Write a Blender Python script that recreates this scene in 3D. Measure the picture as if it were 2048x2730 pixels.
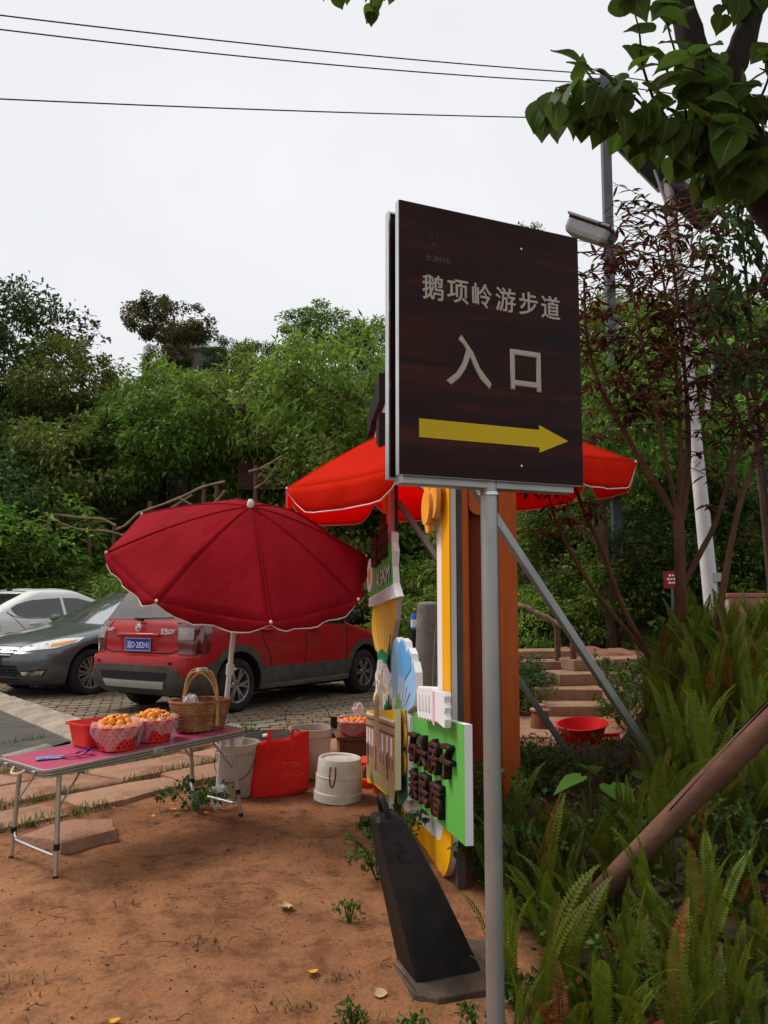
import bpy, bmesh, math, random
import numpy as np
from mathutils import Vector, Matrix, noise
from mathutils.bvhtree import BVHTree

for o in list(bpy.data.objects):
    bpy.data.objects.remove(o)
SC = bpy.context.scene
COL = SC.collection
R = math.radians
PI = math.pi

# ------------------------------------------------------------------ camera
cam_d = bpy.data.cameras.new('camera')
cam = bpy.data.objects.new('camera', cam_d)
COL.objects.link(cam)
cam.location = (0, 0, 1.45)
cam.rotation_euler = (R(90 + 5.63), 0, 0)
cam_d.sensor_fit = 'VERTICAL'
cam_d.sensor_height = 36
cam_d.lens = 28.09
cam_d.clip_end = 1000
cam_d.clip_start = 0.05
SC.camera = cam

# ------------------------------------------------------------------ overcast sky, veiled sun
SUN_EL, SUN_AZ = R(52), R(-68)         # azimuth clockwise from +Y (the hill), veiled sun to the left
world = bpy.data.worlds.new('World')
SC.world = world
world.use_nodes = True
wn = world.node_tree.nodes
wl = world.node_tree.links
wn.clear()
w_out = wn.new('ShaderNodeOutputWorld')
w_bg = wn.new('ShaderNodeBackground')
w_sky = wn.new('ShaderNodeTexSky')
w_sky.sky_type = 'NISHITA'
w_sky.sun_disc = False
w_sky.sun_elevation = SUN_EL
w_sky.sun_rotation = SUN_AZ
w_sky.air_density = 1.5
w_sky.dust_density = 4
w_tc = wn.new('ShaderNodeTexCoord')
w_no = wn.new('ShaderNodeTexNoise')
w_no.inputs['Scale'].default_value = 1.6
w_no.inputs['Detail'].default_value = 5
w_rp = wn.new('ShaderNodeValToRGB')
w_rp.color_ramp.elements[0].position = .3
w_rp.color_ramp.elements[0].color = (4.3, 4.42, 4.6, 1)
w_rp.color_ramp.elements[1].position = .72
w_rp.color_ramp.elements[1].color = (5.15, 5.18, 5.24, 1)
w_mx = wn.new('ShaderNodeMixRGB')
w_mx.inputs[0].default_value = .93
wl.new(w_tc.outputs['Generated'], w_no.inputs['Vector'])
wl.new(w_no.outputs['Fac'], w_rp.inputs['Fac'])
wl.new(w_sky.outputs['Color'], w_mx.inputs[1])
wl.new(w_rp.outputs['Color'], w_mx.inputs[2])
wl.new(w_mx.outputs['Color'], w_bg.inputs['Color'])
w_bg.inputs['Strength'].default_value = .1
wl.new(w_bg.outputs[0], w_out.inputs[0])

sun_d = bpy.data.lights.new('sun', 'SUN')
sun_d.energy = 1.5
sun_d.angle = R(22)
sun_d.color = (1, .95, .87)
sun = bpy.data.objects.new('sun', sun_d)
COL.objects.link(sun)
sd = Vector((math.sin(SUN_AZ) * math.cos(SUN_EL), math.cos(SUN_AZ) * math.cos(SUN_EL), math.sin(SUN_EL)))
sun.rotation_euler = sd.to_track_quat('Z', 'Y').to_euler()
sun.location = (6, 8, 20)
vs = SC.view_settings
vs.view_transform = 'Standard'
vs.look = 'None'
vs.gamma = 1
vs.use_curve_mapping = False
vs.exposure = 0.85
SC.cycles.max_bounces = 6
SC.cycles.diffuse_bounces = 2
SC.cycles.glossy_bounces = 3
SC.cycles.transmission_bounces = 4
SC.cycles.transparent_max_bounces = 16
SC.cycles.use_denoising = True

# ------------------------------------------------------------------ materials
def lin(c):
    """sRGB 0-255 triple to linear."""
    return tuple(((x / 255) / 12.92 if x / 255 <= .04045 else ((x / 255 + .055) / 1.055) ** 2.4) for x in c)

MATS = {}
def mat(name, col, col2=None, scale=6, rough=.6, metal=0, bump=0, bscale=40, spec=.16, coat=0, stretch=(1, 1, 1),
        trans=0, dirt=None, dscale=3, damt=.5, island=0, alpha=1, transl=0, detail=6, sheen=0, bdist=.01, emis=None):
    if name in MATS:
        return MATS[name]
    m = bpy.data.materials.new(name)
    m.use_nodes = True
    n, l = m.node_tree.nodes, m.node_tree.links
    b = n['Principled BSDF']
    out = n['Material Output']
    b.inputs['Roughness'].default_value = rough
    b.inputs['Metallic'].default_value = metal
    b.inputs['Specular IOR Level'].default_value = spec
    b.inputs['Coat Weight'].default_value = coat
    b.inputs['Coat Roughness'].default_value = .06
    b.inputs['Transmission Weight'].default_value = trans
    if sheen:
        b.inputs['Sheen Weight'].default_value = sheen
    tc = n.new('ShaderNodeTexCoord')
    mp = n.new('ShaderNodeMapping')
    mp.inputs['Scale'].default_value = stretch
    l.new(tc.outputs['Object'], mp.inputs['Vector'])
    src = None
    if col2 is not None:
        nz = n.new('ShaderNodeTexNoise')
        nz.inputs['Scale'].default_value = scale
        nz.inputs['Detail'].default_value = detail
        nz.inputs['Roughness'].default_value = .62
        l.new(mp.outputs[0], nz.inputs['Vector'])
        rp = n.new('ShaderNodeValToRGB')
        rp.color_ramp.elements[0].position = .33
        rp.color_ramp.elements[0].color = (*col, 1)
        rp.color_ramp.elements[1].position = .67
        rp.color_ramp.elements[1].color = (*col2, 1)
        l.new(nz.outputs['Fac'], rp.inputs['Fac'])
        src = rp.outputs['Color']
    else:
        rg = n.new('ShaderNodeRGB')
        rg.outputs[0].default_value = (*col, 1)
        src = rg.outputs[0]
    if dirt is not None:
        nz = n.new('ShaderNodeTexNoise')
        nz.inputs['Scale'].default_value = dscale
        nz.inputs['Detail'].default_value = 9
        nz.inputs['Roughness'].default_value = .7
        l.new(tc.outputs['Object'], nz.inputs['Vector'])
        mr = n.new('ShaderNodeMapRange')
        mr.inputs['From Min'].default_value = .48
        mr.inputs['From Max'].default_value = .72
        mr.inputs['To Max'].default_value = damt
        l.new(nz.outputs['Fac'], mr.inputs['Value'])
        mx = n.new('ShaderNodeMixRGB')
        l.new(mr.outputs[0], mx.inputs[0])
        l.new(src, mx.inputs[1])
        mx.inputs[2].default_value = (*dirt, 1)
        src = mx.outputs[0]
    if island:
        ge = n.new('ShaderNodeNewGeometry')
        hs = n.new('ShaderNodeHueSaturation')
        a = n.new('ShaderNodeMapRange')
        a.inputs['To Min'].default_value = .5 - .035 * island
        a.inputs['To Max'].default_value = .5 + .03 * island
        v = n.new('ShaderNodeMapRange')
        v.inputs['To Min'].default_value = 1 - .45 * island
        v.inputs['To Max'].default_value = 1 + .5 * island
        mu = n.new('ShaderNodeMath')
        mu.operation = 'MULTIPLY'
        mu.inputs[1].default_value = 7.31
        fr = n.new('ShaderNodeMath')
        fr.operation = 'FRACT'
        l.new(ge.outputs['Random Per Island'], a.inputs['Value'])
        l.new(ge.outputs['Random Per Island'], mu.inputs[0])
        l.new(mu.outputs[0], fr.inputs[0])
        l.new(fr.outputs[0], v.inputs['Value'])
        l.new(a.outputs[0], hs.inputs['Hue'])
        l.new(v.outputs[0], hs.inputs['Value'])
        l.new(src, hs.inputs['Color'])
        src = hs.outputs[0]
        oi = n.new('ShaderNodeObjectInfo')
        h2 = n.new('ShaderNodeHueSaturation')
        a2 = n.new('ShaderNodeMapRange')
        a2.inputs['To Min'].default_value = .478
        a2.inputs['To Max'].default_value = .512
        v2 = n.new('ShaderNodeMapRange')
        v2.inputs['To Min'].default_value = .72
        v2.inputs['To Max'].default_value = 1.3
        l.new(oi.outputs['Random'], a2.inputs['Value'])
        l.new(oi.outputs['Random'], v2.inputs['Value'])
        l.new(a2.outputs[0], h2.inputs['Hue'])
        l.new(v2.outputs[0], h2.inputs['Value'])
        l.new(src, h2.inputs['Color'])
        src = h2.outputs[0]
    l.new(src, b.inputs['Base Color'])
    if bump:
        nb = n.new('ShaderNodeTexNoise')
        nb.inputs['Scale'].default_value = bscale
        nb.inputs['Detail'].default_value = 8
        l.new(mp.outputs[0], nb.inputs['Vector'])
        bp = n.new('ShaderNodeBump')
        bp.inputs['Strength'].default_value = bump
        bp.inputs['Distance'].default_value = bdist
        l.new(nb.outputs['Fac'], bp.inputs['Height'])
        l.new(bp.outputs[0], b.inputs['Normal'])
    last = b.outputs[0]
    if transl:
        tr = n.new('ShaderNodeBsdfTranslucent')
        l.new(src, tr.inputs['Color'])
        ms = n.new('ShaderNodeMixShader')
        ms.inputs[0].default_value = transl
        l.new(last, ms.inputs[1])
        l.new(tr.outputs[0], ms.inputs[2])
        last = ms.outputs[0]
    if alpha < 1:
        tp = n.new('ShaderNodeBsdfTransparent')
        ms = n.new('ShaderNodeMixShader')
        ms.inputs[0].default_value = alpha
        l.new(tp.outputs[0], ms.inputs[1])
        l.new(last, ms.inputs[2])
        last = ms.outputs[0]
    if last is not b.outputs[0]:
        l.new(last, out.inputs['Surface'])
    MATS[name] = m
    return m

# ------------------------------------------------------------------ mesh helpers
class MB:
    """Collects shapes; build() links them as one mesh object."""
    def __init__(s):
        s.v, s.f, s.m = [], [], []
    def add(s, vs, fs, mi=0):
        k = len(s.v)
        s.v += [tuple(p) for p in vs]
        s.f += [tuple(i + k for i in f) for f in fs]
        s.m += [mi] * len(fs)
        return s
    def box(s, c, d, M=None, mi=0):
        x, y, z = d[0] / 2, d[1] / 2, d[2] / 2
        vs = [Vector(p) for p in ((-x, -y, -z), (x, -y, -z), (x, y, -z), (-x, y, -z), (-x, -y, z), (x, -y, z), (x, y, z), (-x, y, z))]
        if M is not None:
            vs = [M @ p for p in vs]
        vs = [p + Vector(c) for p in vs]
        return s.add(vs, [(3, 2, 1, 0), (4, 5, 6, 7), (0, 1, 5, 4), (1, 2, 6, 5), (2, 3, 7, 6), (3, 0, 4, 7)], mi)
    def tube(s, pts, rad, n=8, mi=0, cap=True, sq=False, twist=0, closed=False):
        pts = [Vector(p) for p in pts]
        if not hasattr(rad, '__len__'):
            rad = [rad] * len(pts)
        k = len(pts)
        vs, fs = [], []
        up = None
        for i, p in enumerate(pts):
            if closed:
                t = pts[(i + 1) % k] - pts[i - 1]
            else:
                t = pts[min(i + 1, k - 1)] - pts[max(i - 1, 0)]
            t.normalize()
            if up is None:
                a = Vector((0, 0, 1)) if abs(t.z) < .9 else Vector((1, 0, 0))
                up = (a - t * a.dot(t)).normalized()
            else:
                up = (up - t * up.dot(t))
                up = up.normalized() if up.length > 1e-6 else t.orthogonal().normalized()
            b = t.cross(up)
            for j in range(n):
                an = 2 * PI * (j + (.5 if sq else 0)) / n + twist
                vs.append(p + (up * math.cos(an) + b * math.sin(an)) * rad[i])
        seg = k if closed else k - 1
        for i in range(seg):
            i2 = (i + 1) % k
            for j in range(n):
                fs.append((i * n + j, i * n + (j + 1) % n, i2 * n + (j + 1) % n, i2 * n + j))
        if cap and not closed:
            fs.append(tuple(range(n))[::-1])
            fs.append(tuple((k - 1) * n + j for j in range(n)))
        return s.add(vs, fs, mi)
    def lathe(s, prof, n=24, mi=0, M=None, sx=1, sy=1, cap=True):
        vs, fs = [], []
        for r, z in prof:
            for j in range(n):
                a = 2 * PI * j / n
                p = Vector((r * math.cos(a) * sx, r * math.sin(a) * sy, z))
                vs.append(M @ p if M is not None else p)
        for i in range(len(prof) - 1):
            for j in range(n):
                fs.append((i * n + j, i * n + (j + 1) % n, (i + 1) * n + (j + 1) % n, (i + 1) * n + j))
        if cap and prof[0][0] > 1e-5:
            fs.append(tuple(range(n))[::-1])
        if cap and prof[-1][0] > 1e-5:
            fs.append(tuple((len(prof) - 1) * n + j for j in range(n)))
        return s.add(vs, fs, mi)
    def prism(s, poly, fn, d0, d1, mi=0, mi_side=None):
        """poly in 2D; fn(u, v, w) -> 3D; extruded from w=d0 (front) to d1 (back)."""
        k = len(poly)
        vs = [fn(u, v, d0) for u, v in poly] + [fn(u, v, d1) for u, v in poly]
        s.add(vs, [tuple(range(k)), tuple(range(k, 2 * k))[::-1]], mi)
        s.add(vs, [(i, k + i, k + (i + 1) % k, (i + 1) % k) for i in range(k)], mi if mi_side is None else mi_side)
        return s
    def grid(s, P, mi=0):
        """P: 2D list of points."""
        a, b = len(P), len(P[0])
        vs = [p for row in P for p in row]
        return s.add(vs, [(i * b + j, i * b + j + 1, (i + 1) * b + j + 1, (i + 1) * b + j) for i in range(a - 1) for j in range(b - 1)], mi)
    def mesh(s, name, mats, smooth=None):
        me = bpy.data.meshes.new(name)
        me.from_pydata(s.v, [], s.f)
        if not isinstance(mats, (list, tuple)):
            mats = [mats]
        for m in mats:
            me.materials.append(m)
        if len(mats) > 1:
            me.polygons.foreach_set('material_index', s.m)
        bm = bmesh.new()
        bm.from_mesh(me)
        bmesh.ops.recalc_face_normals(bm, faces=bm.faces)
        bm.to_mesh(me)
        bm.free()
        if smooth is not None:
            me.polygons.foreach_set('use_smooth', [True] * len(me.polygons))
            me.set_sharp_from_angle(angle=R(smooth))
        me.update()
        return me
    def build(s, name, mats, parent=None, smooth=None, bevel=0, bseg=2, loc=None, rot=None):
        return link(name, s.mesh(name, mats, smooth), parent, bevel, bseg, loc, rot)

def link(name, me, parent=None, bevel=0, bseg=2, loc=None, rot=None):
    o = bpy.data.objects.new(name, me)
    COL.objects.link(o)
    if parent is not None:
        o.parent = parent
    if loc is not None:
        o.location = loc
    if rot is not None:
        o.rotation_euler = rot
    if bevel:
        b = o.modifiers.new('bevel', 'BEVEL')
        b.width = bevel
        b.segments = bseg
        b.limit_method = 'ANGLE'
        b.angle_limit = R(35)
    return o

def np_mesh(name, V, F, mats, mi=None, smooth=False):
    """numpy verts (n,3), quads (m,4) -> mesh"""
    me = bpy.data.meshes.new(name)
    me.vertices.add(len(V))
    me.vertices.foreach_set('co', np.ascontiguousarray(V, dtype=np.float32).ravel())
    k = F.shape[1]
    me.loops.add(F.size)
    me.loops.foreach_set('vertex_index', np.ascontiguousarray(F, dtype=np.int32).ravel())
    me.polygons.add(len(F))
    me.polygons.foreach_set('loop_start', np.arange(0, F.size, k, dtype=np.int32))
    me.polygons.foreach_set('loop_total', np.full(len(F), k, dtype=np.int32))
    if not isinstance(mats, (list, tuple)):
        mats = [mats]
    for m in mats:
        me.materials.append(m)
    if mi is not None:
        me.polygons.foreach_set('material_index', np.asarray(mi, dtype=np.int32))
    if smooth:
        me.polygons.foreach_set('use_smooth', [True] * len(F))
    me.update(calc_edges=True)
    me.validate()
    return me

def tag(o, label, cat=None, group=None, kind=None):
    o['label'] = label
    if cat:
        o['category'] = cat
    if group:
        o['group'] = group
    if kind:
        o['kind'] = kind
    return o

def thing(name, label, cat, loc=(0, 0, 0), rot=(0, 0, 0), group=None):
    o = bpy.data.objects.new(name, None)
    o.empty_display_size = .1
    COL.objects.link(o)
    o.location = loc
    o.rotation_euler = rot
    return tag(o, label, cat, group)

def struct(o):
    o['kind'] = 'structure'
    return o

def copy_tree(root, loc, rot, scale=None, label=None):
    r = root.copy()
    COL.objects.link(r)
    r.location = loc
    r.rotation_euler = rot
    if scale is not None:
        r.scale = scale
    if label:
        r['label'] = label
    for ch in list(root.children):
        c = ch.copy()
        COL.objects.link(c)
        c.parent = r
        for g in ch.children:
            d = g.copy()
            COL.objects.link(d)
            d.parent = c
    return r

def text(name, body, size, m, parent, M, extrude=.002, bold=0, align='CENTER', sx=1, spacing=1):
    cu = bpy.data.curves.new(name, 'FONT')
    cu.body = body
    cu.size = size
    cu.extrude = extrude
    cu.bevel_depth = bold
    cu.bevel_resolution = 0
    cu.align_x = align
    cu.align_y = 'CENTER'
    cu.space_character = spacing
    cu.resolution_u = 3
    t = bpy.data.objects.new(name, cu)
    COL.objects.link(t)
    dg = bpy.context.evaluated_depsgraph_get()
    me = bpy.data.meshes.new_from_object(t.evaluated_get(dg))
    bpy.data.objects.remove(t)
    bpy.data.curves.remove(cu)
    me.name = name
    me.materials.clear()
    me.materials.append(m)
    if align == 'CENTER' and len(me.vertices):        # centre on the inked box
        xs = [v.co.x for v in me.vertices]
        ys = [v.co.y for v in me.vertices]
        cx, cy = (min(xs) + max(xs)) / 2, (min(ys) + max(ys)) / 2
        me.transform(Matrix.Translation((-cx, -cy, 0)))
    me.transform(Matrix.Diagonal((sx, 1, 1, 1)))
    me.transform(M)
    return link(name, me, parent)

def frame(o, ex, ey, ez):
    """4x4 with the given axes and origin"""
    M = Matrix.Identity(4)
    for i, e in enumerate((ex, ey, ez)):
        for j in range(3):
            M[j][i] = e[j]
    for j in range(3):
        M[j][3] = o[j]
    return M

def ss(a, b, x):
    t = min(1, max(0, (x - a) / (b - a)))
    return t * t * (3 - 2 * t)

def smooth_curve(pts, k=6):
    """Catmull-Rom through 3D points"""
    P = [Vector(p) for p in pts]
    P = [P[0] * 2 - P[1]] + P + [P[-1] * 2 - P[-2]]
    out = []
    for i in range(1, len(P) - 2):
        for j in range(k):
            t = j / k
            a, b, c, d = P[i - 1], P[i], P[i + 1], P[i + 2]
            out.append(.5 * ((2 * b) + (c - a) * t + (2 * a - 5 * b + 4 * c - d) * t * t + (3 * b - a - 3 * c + d) * t ** 3))
    out.append(P[-2])
    return out

def radii(a, b, n, p=1):
    return [a + (b - a) * (i / (n - 1)) ** p for i in range(n)]

# ================================================================== SETTING
rnd = random.Random(7)

LOT_A, LOT_B = Vector((-2.78, 7.62)), Vector((.55, 8.62))      # front edge of the parking lot
LOT_K = Vector((-.62, .785))                                   # direction of the kerb on its road side
LOT_E = (LOT_B - LOT_A).normalized()
LOT_N = Vector((-LOT_E.y, LOT_E.x))

def park_z(y):
    return .05 - .025 * (min(y, 12) - 9)

def in_lot(x, y):
    p = Vector((x, y)) - LOT_A
    return p.dot(LOT_N) > 0 and (p.x * LOT_K.y - p.y * LOT_K.x) > 0 and x < .62 + .12 * (y - 8.6) and y < hill_y(x) + .2

def hill_y(x):
    return 15.2 - 3.7 * ss(.6, 3.6, x) + 3.2 * (1 - ss(-6.5, -3, x))

def gz(x, y):
    k = ss(7, 8.5, y)
    z = .008 * min(y, 8) * (1 - k) + park_z(min(y, 15)) * k
    if x > .3:
        hole = ss(6.5, 7.3, y) * (1 - ss(2.2, 2.9, x)) * (1 - ss(11, 12, y))
        z += .85 * max(ss(.25, .38, x / max(y, 1)), .18 * ss(.3, 1, x)) * ss(1.8, 6, y) * (1 - hole)
    t = y - hill_y(x)
    if t > 0:
        z += (.72 * (t - .5 * (1 - math.exp(-t * 2)))) if t < 3.5 else 2.16 + .42 * (min(t, 30) - 3.5) + .08 * max(0, t - 30)
    return z

def humus(x, y):
    a = max(ss(.15, .75, x - .12 * math.sin(y * 2.3)) * (1 - ss(6.8, 7.6, y) * (1 - ss(2.2, 2.9, x)) * (1 - ss(11, 12, y))), ss(-1, 1.5, y - hill_y(x)))
    return a

# ---- ground: one sheet to beyond the hill
xs = np.concatenate([-np.geomspace(160, 4.1, 46), np.arange(-4, 3.6, .055), np.geomspace(3.7, 160, 46)])
ys = np.concatenate([-np.geomspace(60, 1.3, 10), np.arange(1.2, 7.6, .055), np.arange(7.7, 50, .4), np.geomspace(51, 300, 14)])
V, A = [], []
for y in ys:
    for x in xs:
        z = gz(x, y)
        if y < 9 and -5 < x < 4:
            p = Vector((x, y, 0))
            z += .022 * noise.noise(p * 1.7) + .012 * noise.noise(p * 6.3) + .008 * noise.noise(p * 13) - .012 * max(0, noise.noise(p * 3.4 + Vector((5, 2, 1))) - .25)
        elif y > hill_y(x):
            z += .35 * noise.noise(Vector((x, y, 3)) * .35)
        V.append((x, y, z - (.07 if in_lot(x, y) or in_lot(x - .3, y + .3) or in_lot(x + .3, y + .3) else .0)))
        A.append(humus(x, y))
nx, ny = len(xs), len(ys)
I = np.arange(nx * ny).reshape(ny, nx)
F = np.stack([I[:-1, :-1], I[:-1, 1:], I[1:, 1:], I[1:, :-1]], -1).reshape(-1, 4)

def ground_material():
    m = bpy.data.materials.new('dirt_ground')
    m.use_nodes = True
    n, l = m.node_tree.nodes, m.node_tree.links
    b = n['Principled BSDF']
    b.inputs['Roughness'].default_value = .95
    b.inputs['Specular IOR Level'].default_value = .15
    tc = n.new('ShaderNodeTexCoord')
    def nz(sc, det=8, ro=.6):
        t = n.new('ShaderNodeTexNoise')
        t.inputs['Scale'].default_value = sc
        t.inputs['Detail'].default_value = det
        t.inputs['Roughness'].default_value = ro
        l.new(tc.outputs['Object'], t.inputs['Vector'])
        return t.outputs['Fac']
    def ramp(f, stops):
        r = n.new('ShaderNodeValToRGB')
        e = r.color_ramp.elements
        while len(e) < len(stops):
            e.new(.5)
        for el, (p, c) in zip(e, stops):
            el.position = p
            el.color = (*c, 1)
        l.new(f, r.inputs['Fac'])
        return r.outputs['Color']
    def mix(f, a, c, mode='MIX'):
        x = n.new('ShaderNodeMixRGB')
        x.blend_type = mode
        if isinstance(f, float):
            x.inputs[0].default_value = f
        else:
            l.new(f, x.inputs[0])
        l.new(a, x.inputs[1])
        l.new(c, x.inputs[2])
        return x.outputs[0]
    big = ramp(nz(.9, 6), [(.3, (.195, .082, .038)), (.5, (.285, .125, .058)), (.72, (.37, .178, .086))])
    mid = ramp(nz(7, 10, .7), [(.35, (.45, .42, .40)), (.52, (1, 1, 1)), (.75, (1.25, 1.2, 1.1))])
    c = mix(.85, big, mid, 'MULTIPLY')
    fine = ramp(nz(60, 6, .7), [(.33, (.55, .52, .5)), (.5, (1, 1, 1)), (.7, (1.2, 1.18, 1.15))])
    c = mix(.7, c, fine, 'MULTIPLY')
    peb = ramp(nz(23, 2, .4), [(.70, (0, 0, 0)), (.76, (.7, .7, .7))])
    pc = n.new('ShaderNodeRGB')
    pc.outputs[0].default_value = (.09, .055, .035, 1)
    c = mix(peb, c, pc.outputs[0])
    at = n.new('ShaderNodeAttribute')
    at.attribute_name = 'humus'
    hum = ramp(nz(5, 9, .7), [(.35, (.028, .02, .012)), (.6, (.065, .042, .024)), (.8, (.05, .06, .02))])
    ad = n.new('ShaderNodeMath')
    ad.operation = 'ADD'
    l.new(at.outputs['Fac'], ad.inputs[0])
    sb = n.new('ShaderNodeMapRange')
    sb.inputs['To Min'].default_value = -.35
    sb.inputs['To Max'].default_value = .35
    l.new(nz(4, 8, .7), sb.inputs['Value'])
    l.new(sb.outputs[0], ad.inputs[1])
    cl = n.new('ShaderNodeMapRange')
    cl.inputs['From Min'].default_value = .3
    cl.inputs['From Max'].default_value = .7
    l.new(ad.outputs[0], cl.inputs['Value'])
    c = mix(cl.outputs[0], c, hum)
    l.new(c, b.inputs['Base Color'])
    hgt = mix(.5, nz(38, 10, .75), nz(9, 6))
    bp = n.new('ShaderNodeBump')
    bp.inputs['Strength'].default_value = .75
    bp.inputs['Distance'].default_value = .03
    l.new(hgt, bp.inputs['Height'])
    l.new(bp.outputs[0], b.inputs['Normal'])
    return m

me = np_mesh('ground', np.array(V), F, ground_material(), smooth=True)
me.attributes.new('humus', 'FLOAT', 'POINT').data.foreach_set('value', np.array(A, dtype=np.float32))
tag(struct(link('ground', me)), 'red brown trodden dirt rising to a wooded bank')

# ---- road
M_asph = mat('asphalt', (.062, .06, .055), (.10, .095, .085), scale=5, rough=.9, bump=.5, bscale=160, dirt=(.14, .10, .07), dscale=1.6, damt=.5)
p1, p2 = Vector((-3.42, 5.6)), Vector((-2.86, 7.45))
kend = LOT_A + LOT_K * 12.5
mb = MB()
poly = [(p1.x, p1.y), (p2.x, p2.y), (LOT_A.x, LOT_A.y), (kend.x, kend.y), (-30, kend.y + 1), (-30, 3)]
mb.add([(x, y, gz(x, y) + .022) for x, y in poly], [tuple(range(6))])
tag(struct(mb.build('road', M_asph)), 'grey asphalt road beside the stone kerb')

# ---- kerbs: stones one by one
M_kerb = [mat('kerb_stone_%d' % i, c, c2, scale=9, rough=.9, bump=.5, bscale=60, dirt=(.12, .09, .06), dscale=4, damt=.6) for i, (c, c2) in
          enumerate((((.36, .30, .24), (.27, .22, .17)), ((.33, .29, .23), (.24, .2, .155)), ((.4, .33, .26), (.3, .24, .19))))]
kerb = struct(bpy.data.objects.new('kerb', None))
COL.objects.link(kerb)
tag(kerb, 'pale stone kerb between asphalt road and brick parking lot')
kerb2 = struct(bpy.data.objects.new('kerb', None))
COL.objects.link(kerb2)
tag(kerb2, 'narrow stone edging between asphalt road and flagstones')

def kerb_run(par, a, b, step, w, h, slant):
    d = (b - a)
    n_ = int(d.length / step)
    d.normalize()
    q = Vector((-d.y, d.x))
    for i in range(n_):
        l_ = step - .012
        c = a + d * (step * (i + .5))
        z = gz(c.x, c.y)
        prof = [(-w / 2, -.12), (w / 2, -.12), (w / 2, h - slant), (w / 2 - .015, h - slant + .012), (-w / 2 + .02, h), (-w / 2, h - .015)]
        mb = MB()
        j = rnd.uniform(-.006, .006)
        mb.prism(prof, lambda u, v, t: (d.x * t + q.x * (u + j), d.y * t + q.y * (u + j), v), -l_ / 2, l_ / 2)
        mb.build('kerb_stone', rnd.choice(M_kerb), par, bevel=.008, loc=(c.x, c.y, z + rnd.uniform(-.004, .006)), rot=(rnd.uniform(-.01, .01), rnd.uniform(-.01, .01), 0))
kerb_run(kerb, LOT_A - LOT_K * .35, LOT_A + LOT_K * 12, .72, .34, .10, .07)
kerb_run(kerb2, p1, p2 + (p2 - p1).normalized() * .2, .55, .1, .05, 0)

# ---- parking lot of grass-jointed bricks
lot = struct(bpy.data.objects.new('parking_lot', None))
COL.objects.link(lot)
tag(lot, 'parking lot paved with small mossy bricks under the parked cars')
M_joint = mat('mossy_joint', (.05, .06, .03), (.10, .085, .05), scale=12, rough=1, bump=.6, bscale=80)
mb = MB()
q = [LOT_A, LOT_B + LOT_E * .2, Vector((1.4, 15.4)), Vector((-3, 15.4)), Vector((-6.5, 18.8)), Vector((-12, 18.8)), LOT_A + LOT_K * 13]
for i in range(-35, 6):
    for j in range(18, 50):
        c4 = [(i * .4, j * .4), (i * .4 + .4, j * .4), (i * .4 + .4, j * .4 + .4), (i * .4, j * .4 + .4)]
        if any(in_lot(x, y) for x, y in c4):
            mb.add([(x, y, park_z(y) - .014) for x, y in c4], [(0, 1, 2, 3)])
mb.build('joint_bed', M_joint, lot)
M_brk = [mat('paver_%d' % i, c, c2, scale=14, rough=.9, bump=.4, bscale=90, dirt=(.07, .08, .05), dscale=7, damt=.6) for i, (c, c2) in
         enumerate((((.18, .13, .09), (.25, .18, .125)), ((.14, .11, .08), (.21, .15, .10)), ((.22, .135, .09), (.17, .11, .07)), ((.16, .15, .105), (.23, .20, .14))))]
brick_me = []
for i in range(4):
    mb = MB()
    mb.box((0, 0, 0), (.222, .108, .05))
    brick_me.append(mb.mesh('brick', M_brk[i], None))
cells = []
for r_ in range(-2, 84):
    for c_ in range(-44, 24):
        p = LOT_A + LOT_N * (r_ * .135 + .07) + LOT_E * (c_ * .25 + (.125 if r_ % 2 else 0))
        if in_lot(p.x, p.y) and (p - LOT_A).dot(LOT_N) > .06:
            cells.append(p)
cells.sort(key=lambda p: p.length + (3 if abs(p.x / p.y + .02) > .47 else 0))
ang = math.atan2(LOT_E.y, LOT_E.x)
far = MB()
for i, p in enumerate(cells):
    dz, ra = rnd.uniform(-.007, .005), rnd.uniform(-.03, .03)
    if i < 300:
        o = link('brick', rnd.choice(brick_me), lot)
        o.location = (p.x, p.y, park_z(p.y) - .018 + dz)
        o.rotation_euler = (rnd.uniform(-.02, .02), rnd.uniform(-.02, .02), ang + ra)
    else:
        far.box((p.x, p.y, park_z(p.y) - .018 + dz), (.222, .108, .05), Matrix.Rotation(ang + ra, 3, 'Z'), rnd.randrange(4))
o = far.build('brick_paving', M_brk, lot)
o['kind'] = 'stuff'

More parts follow.
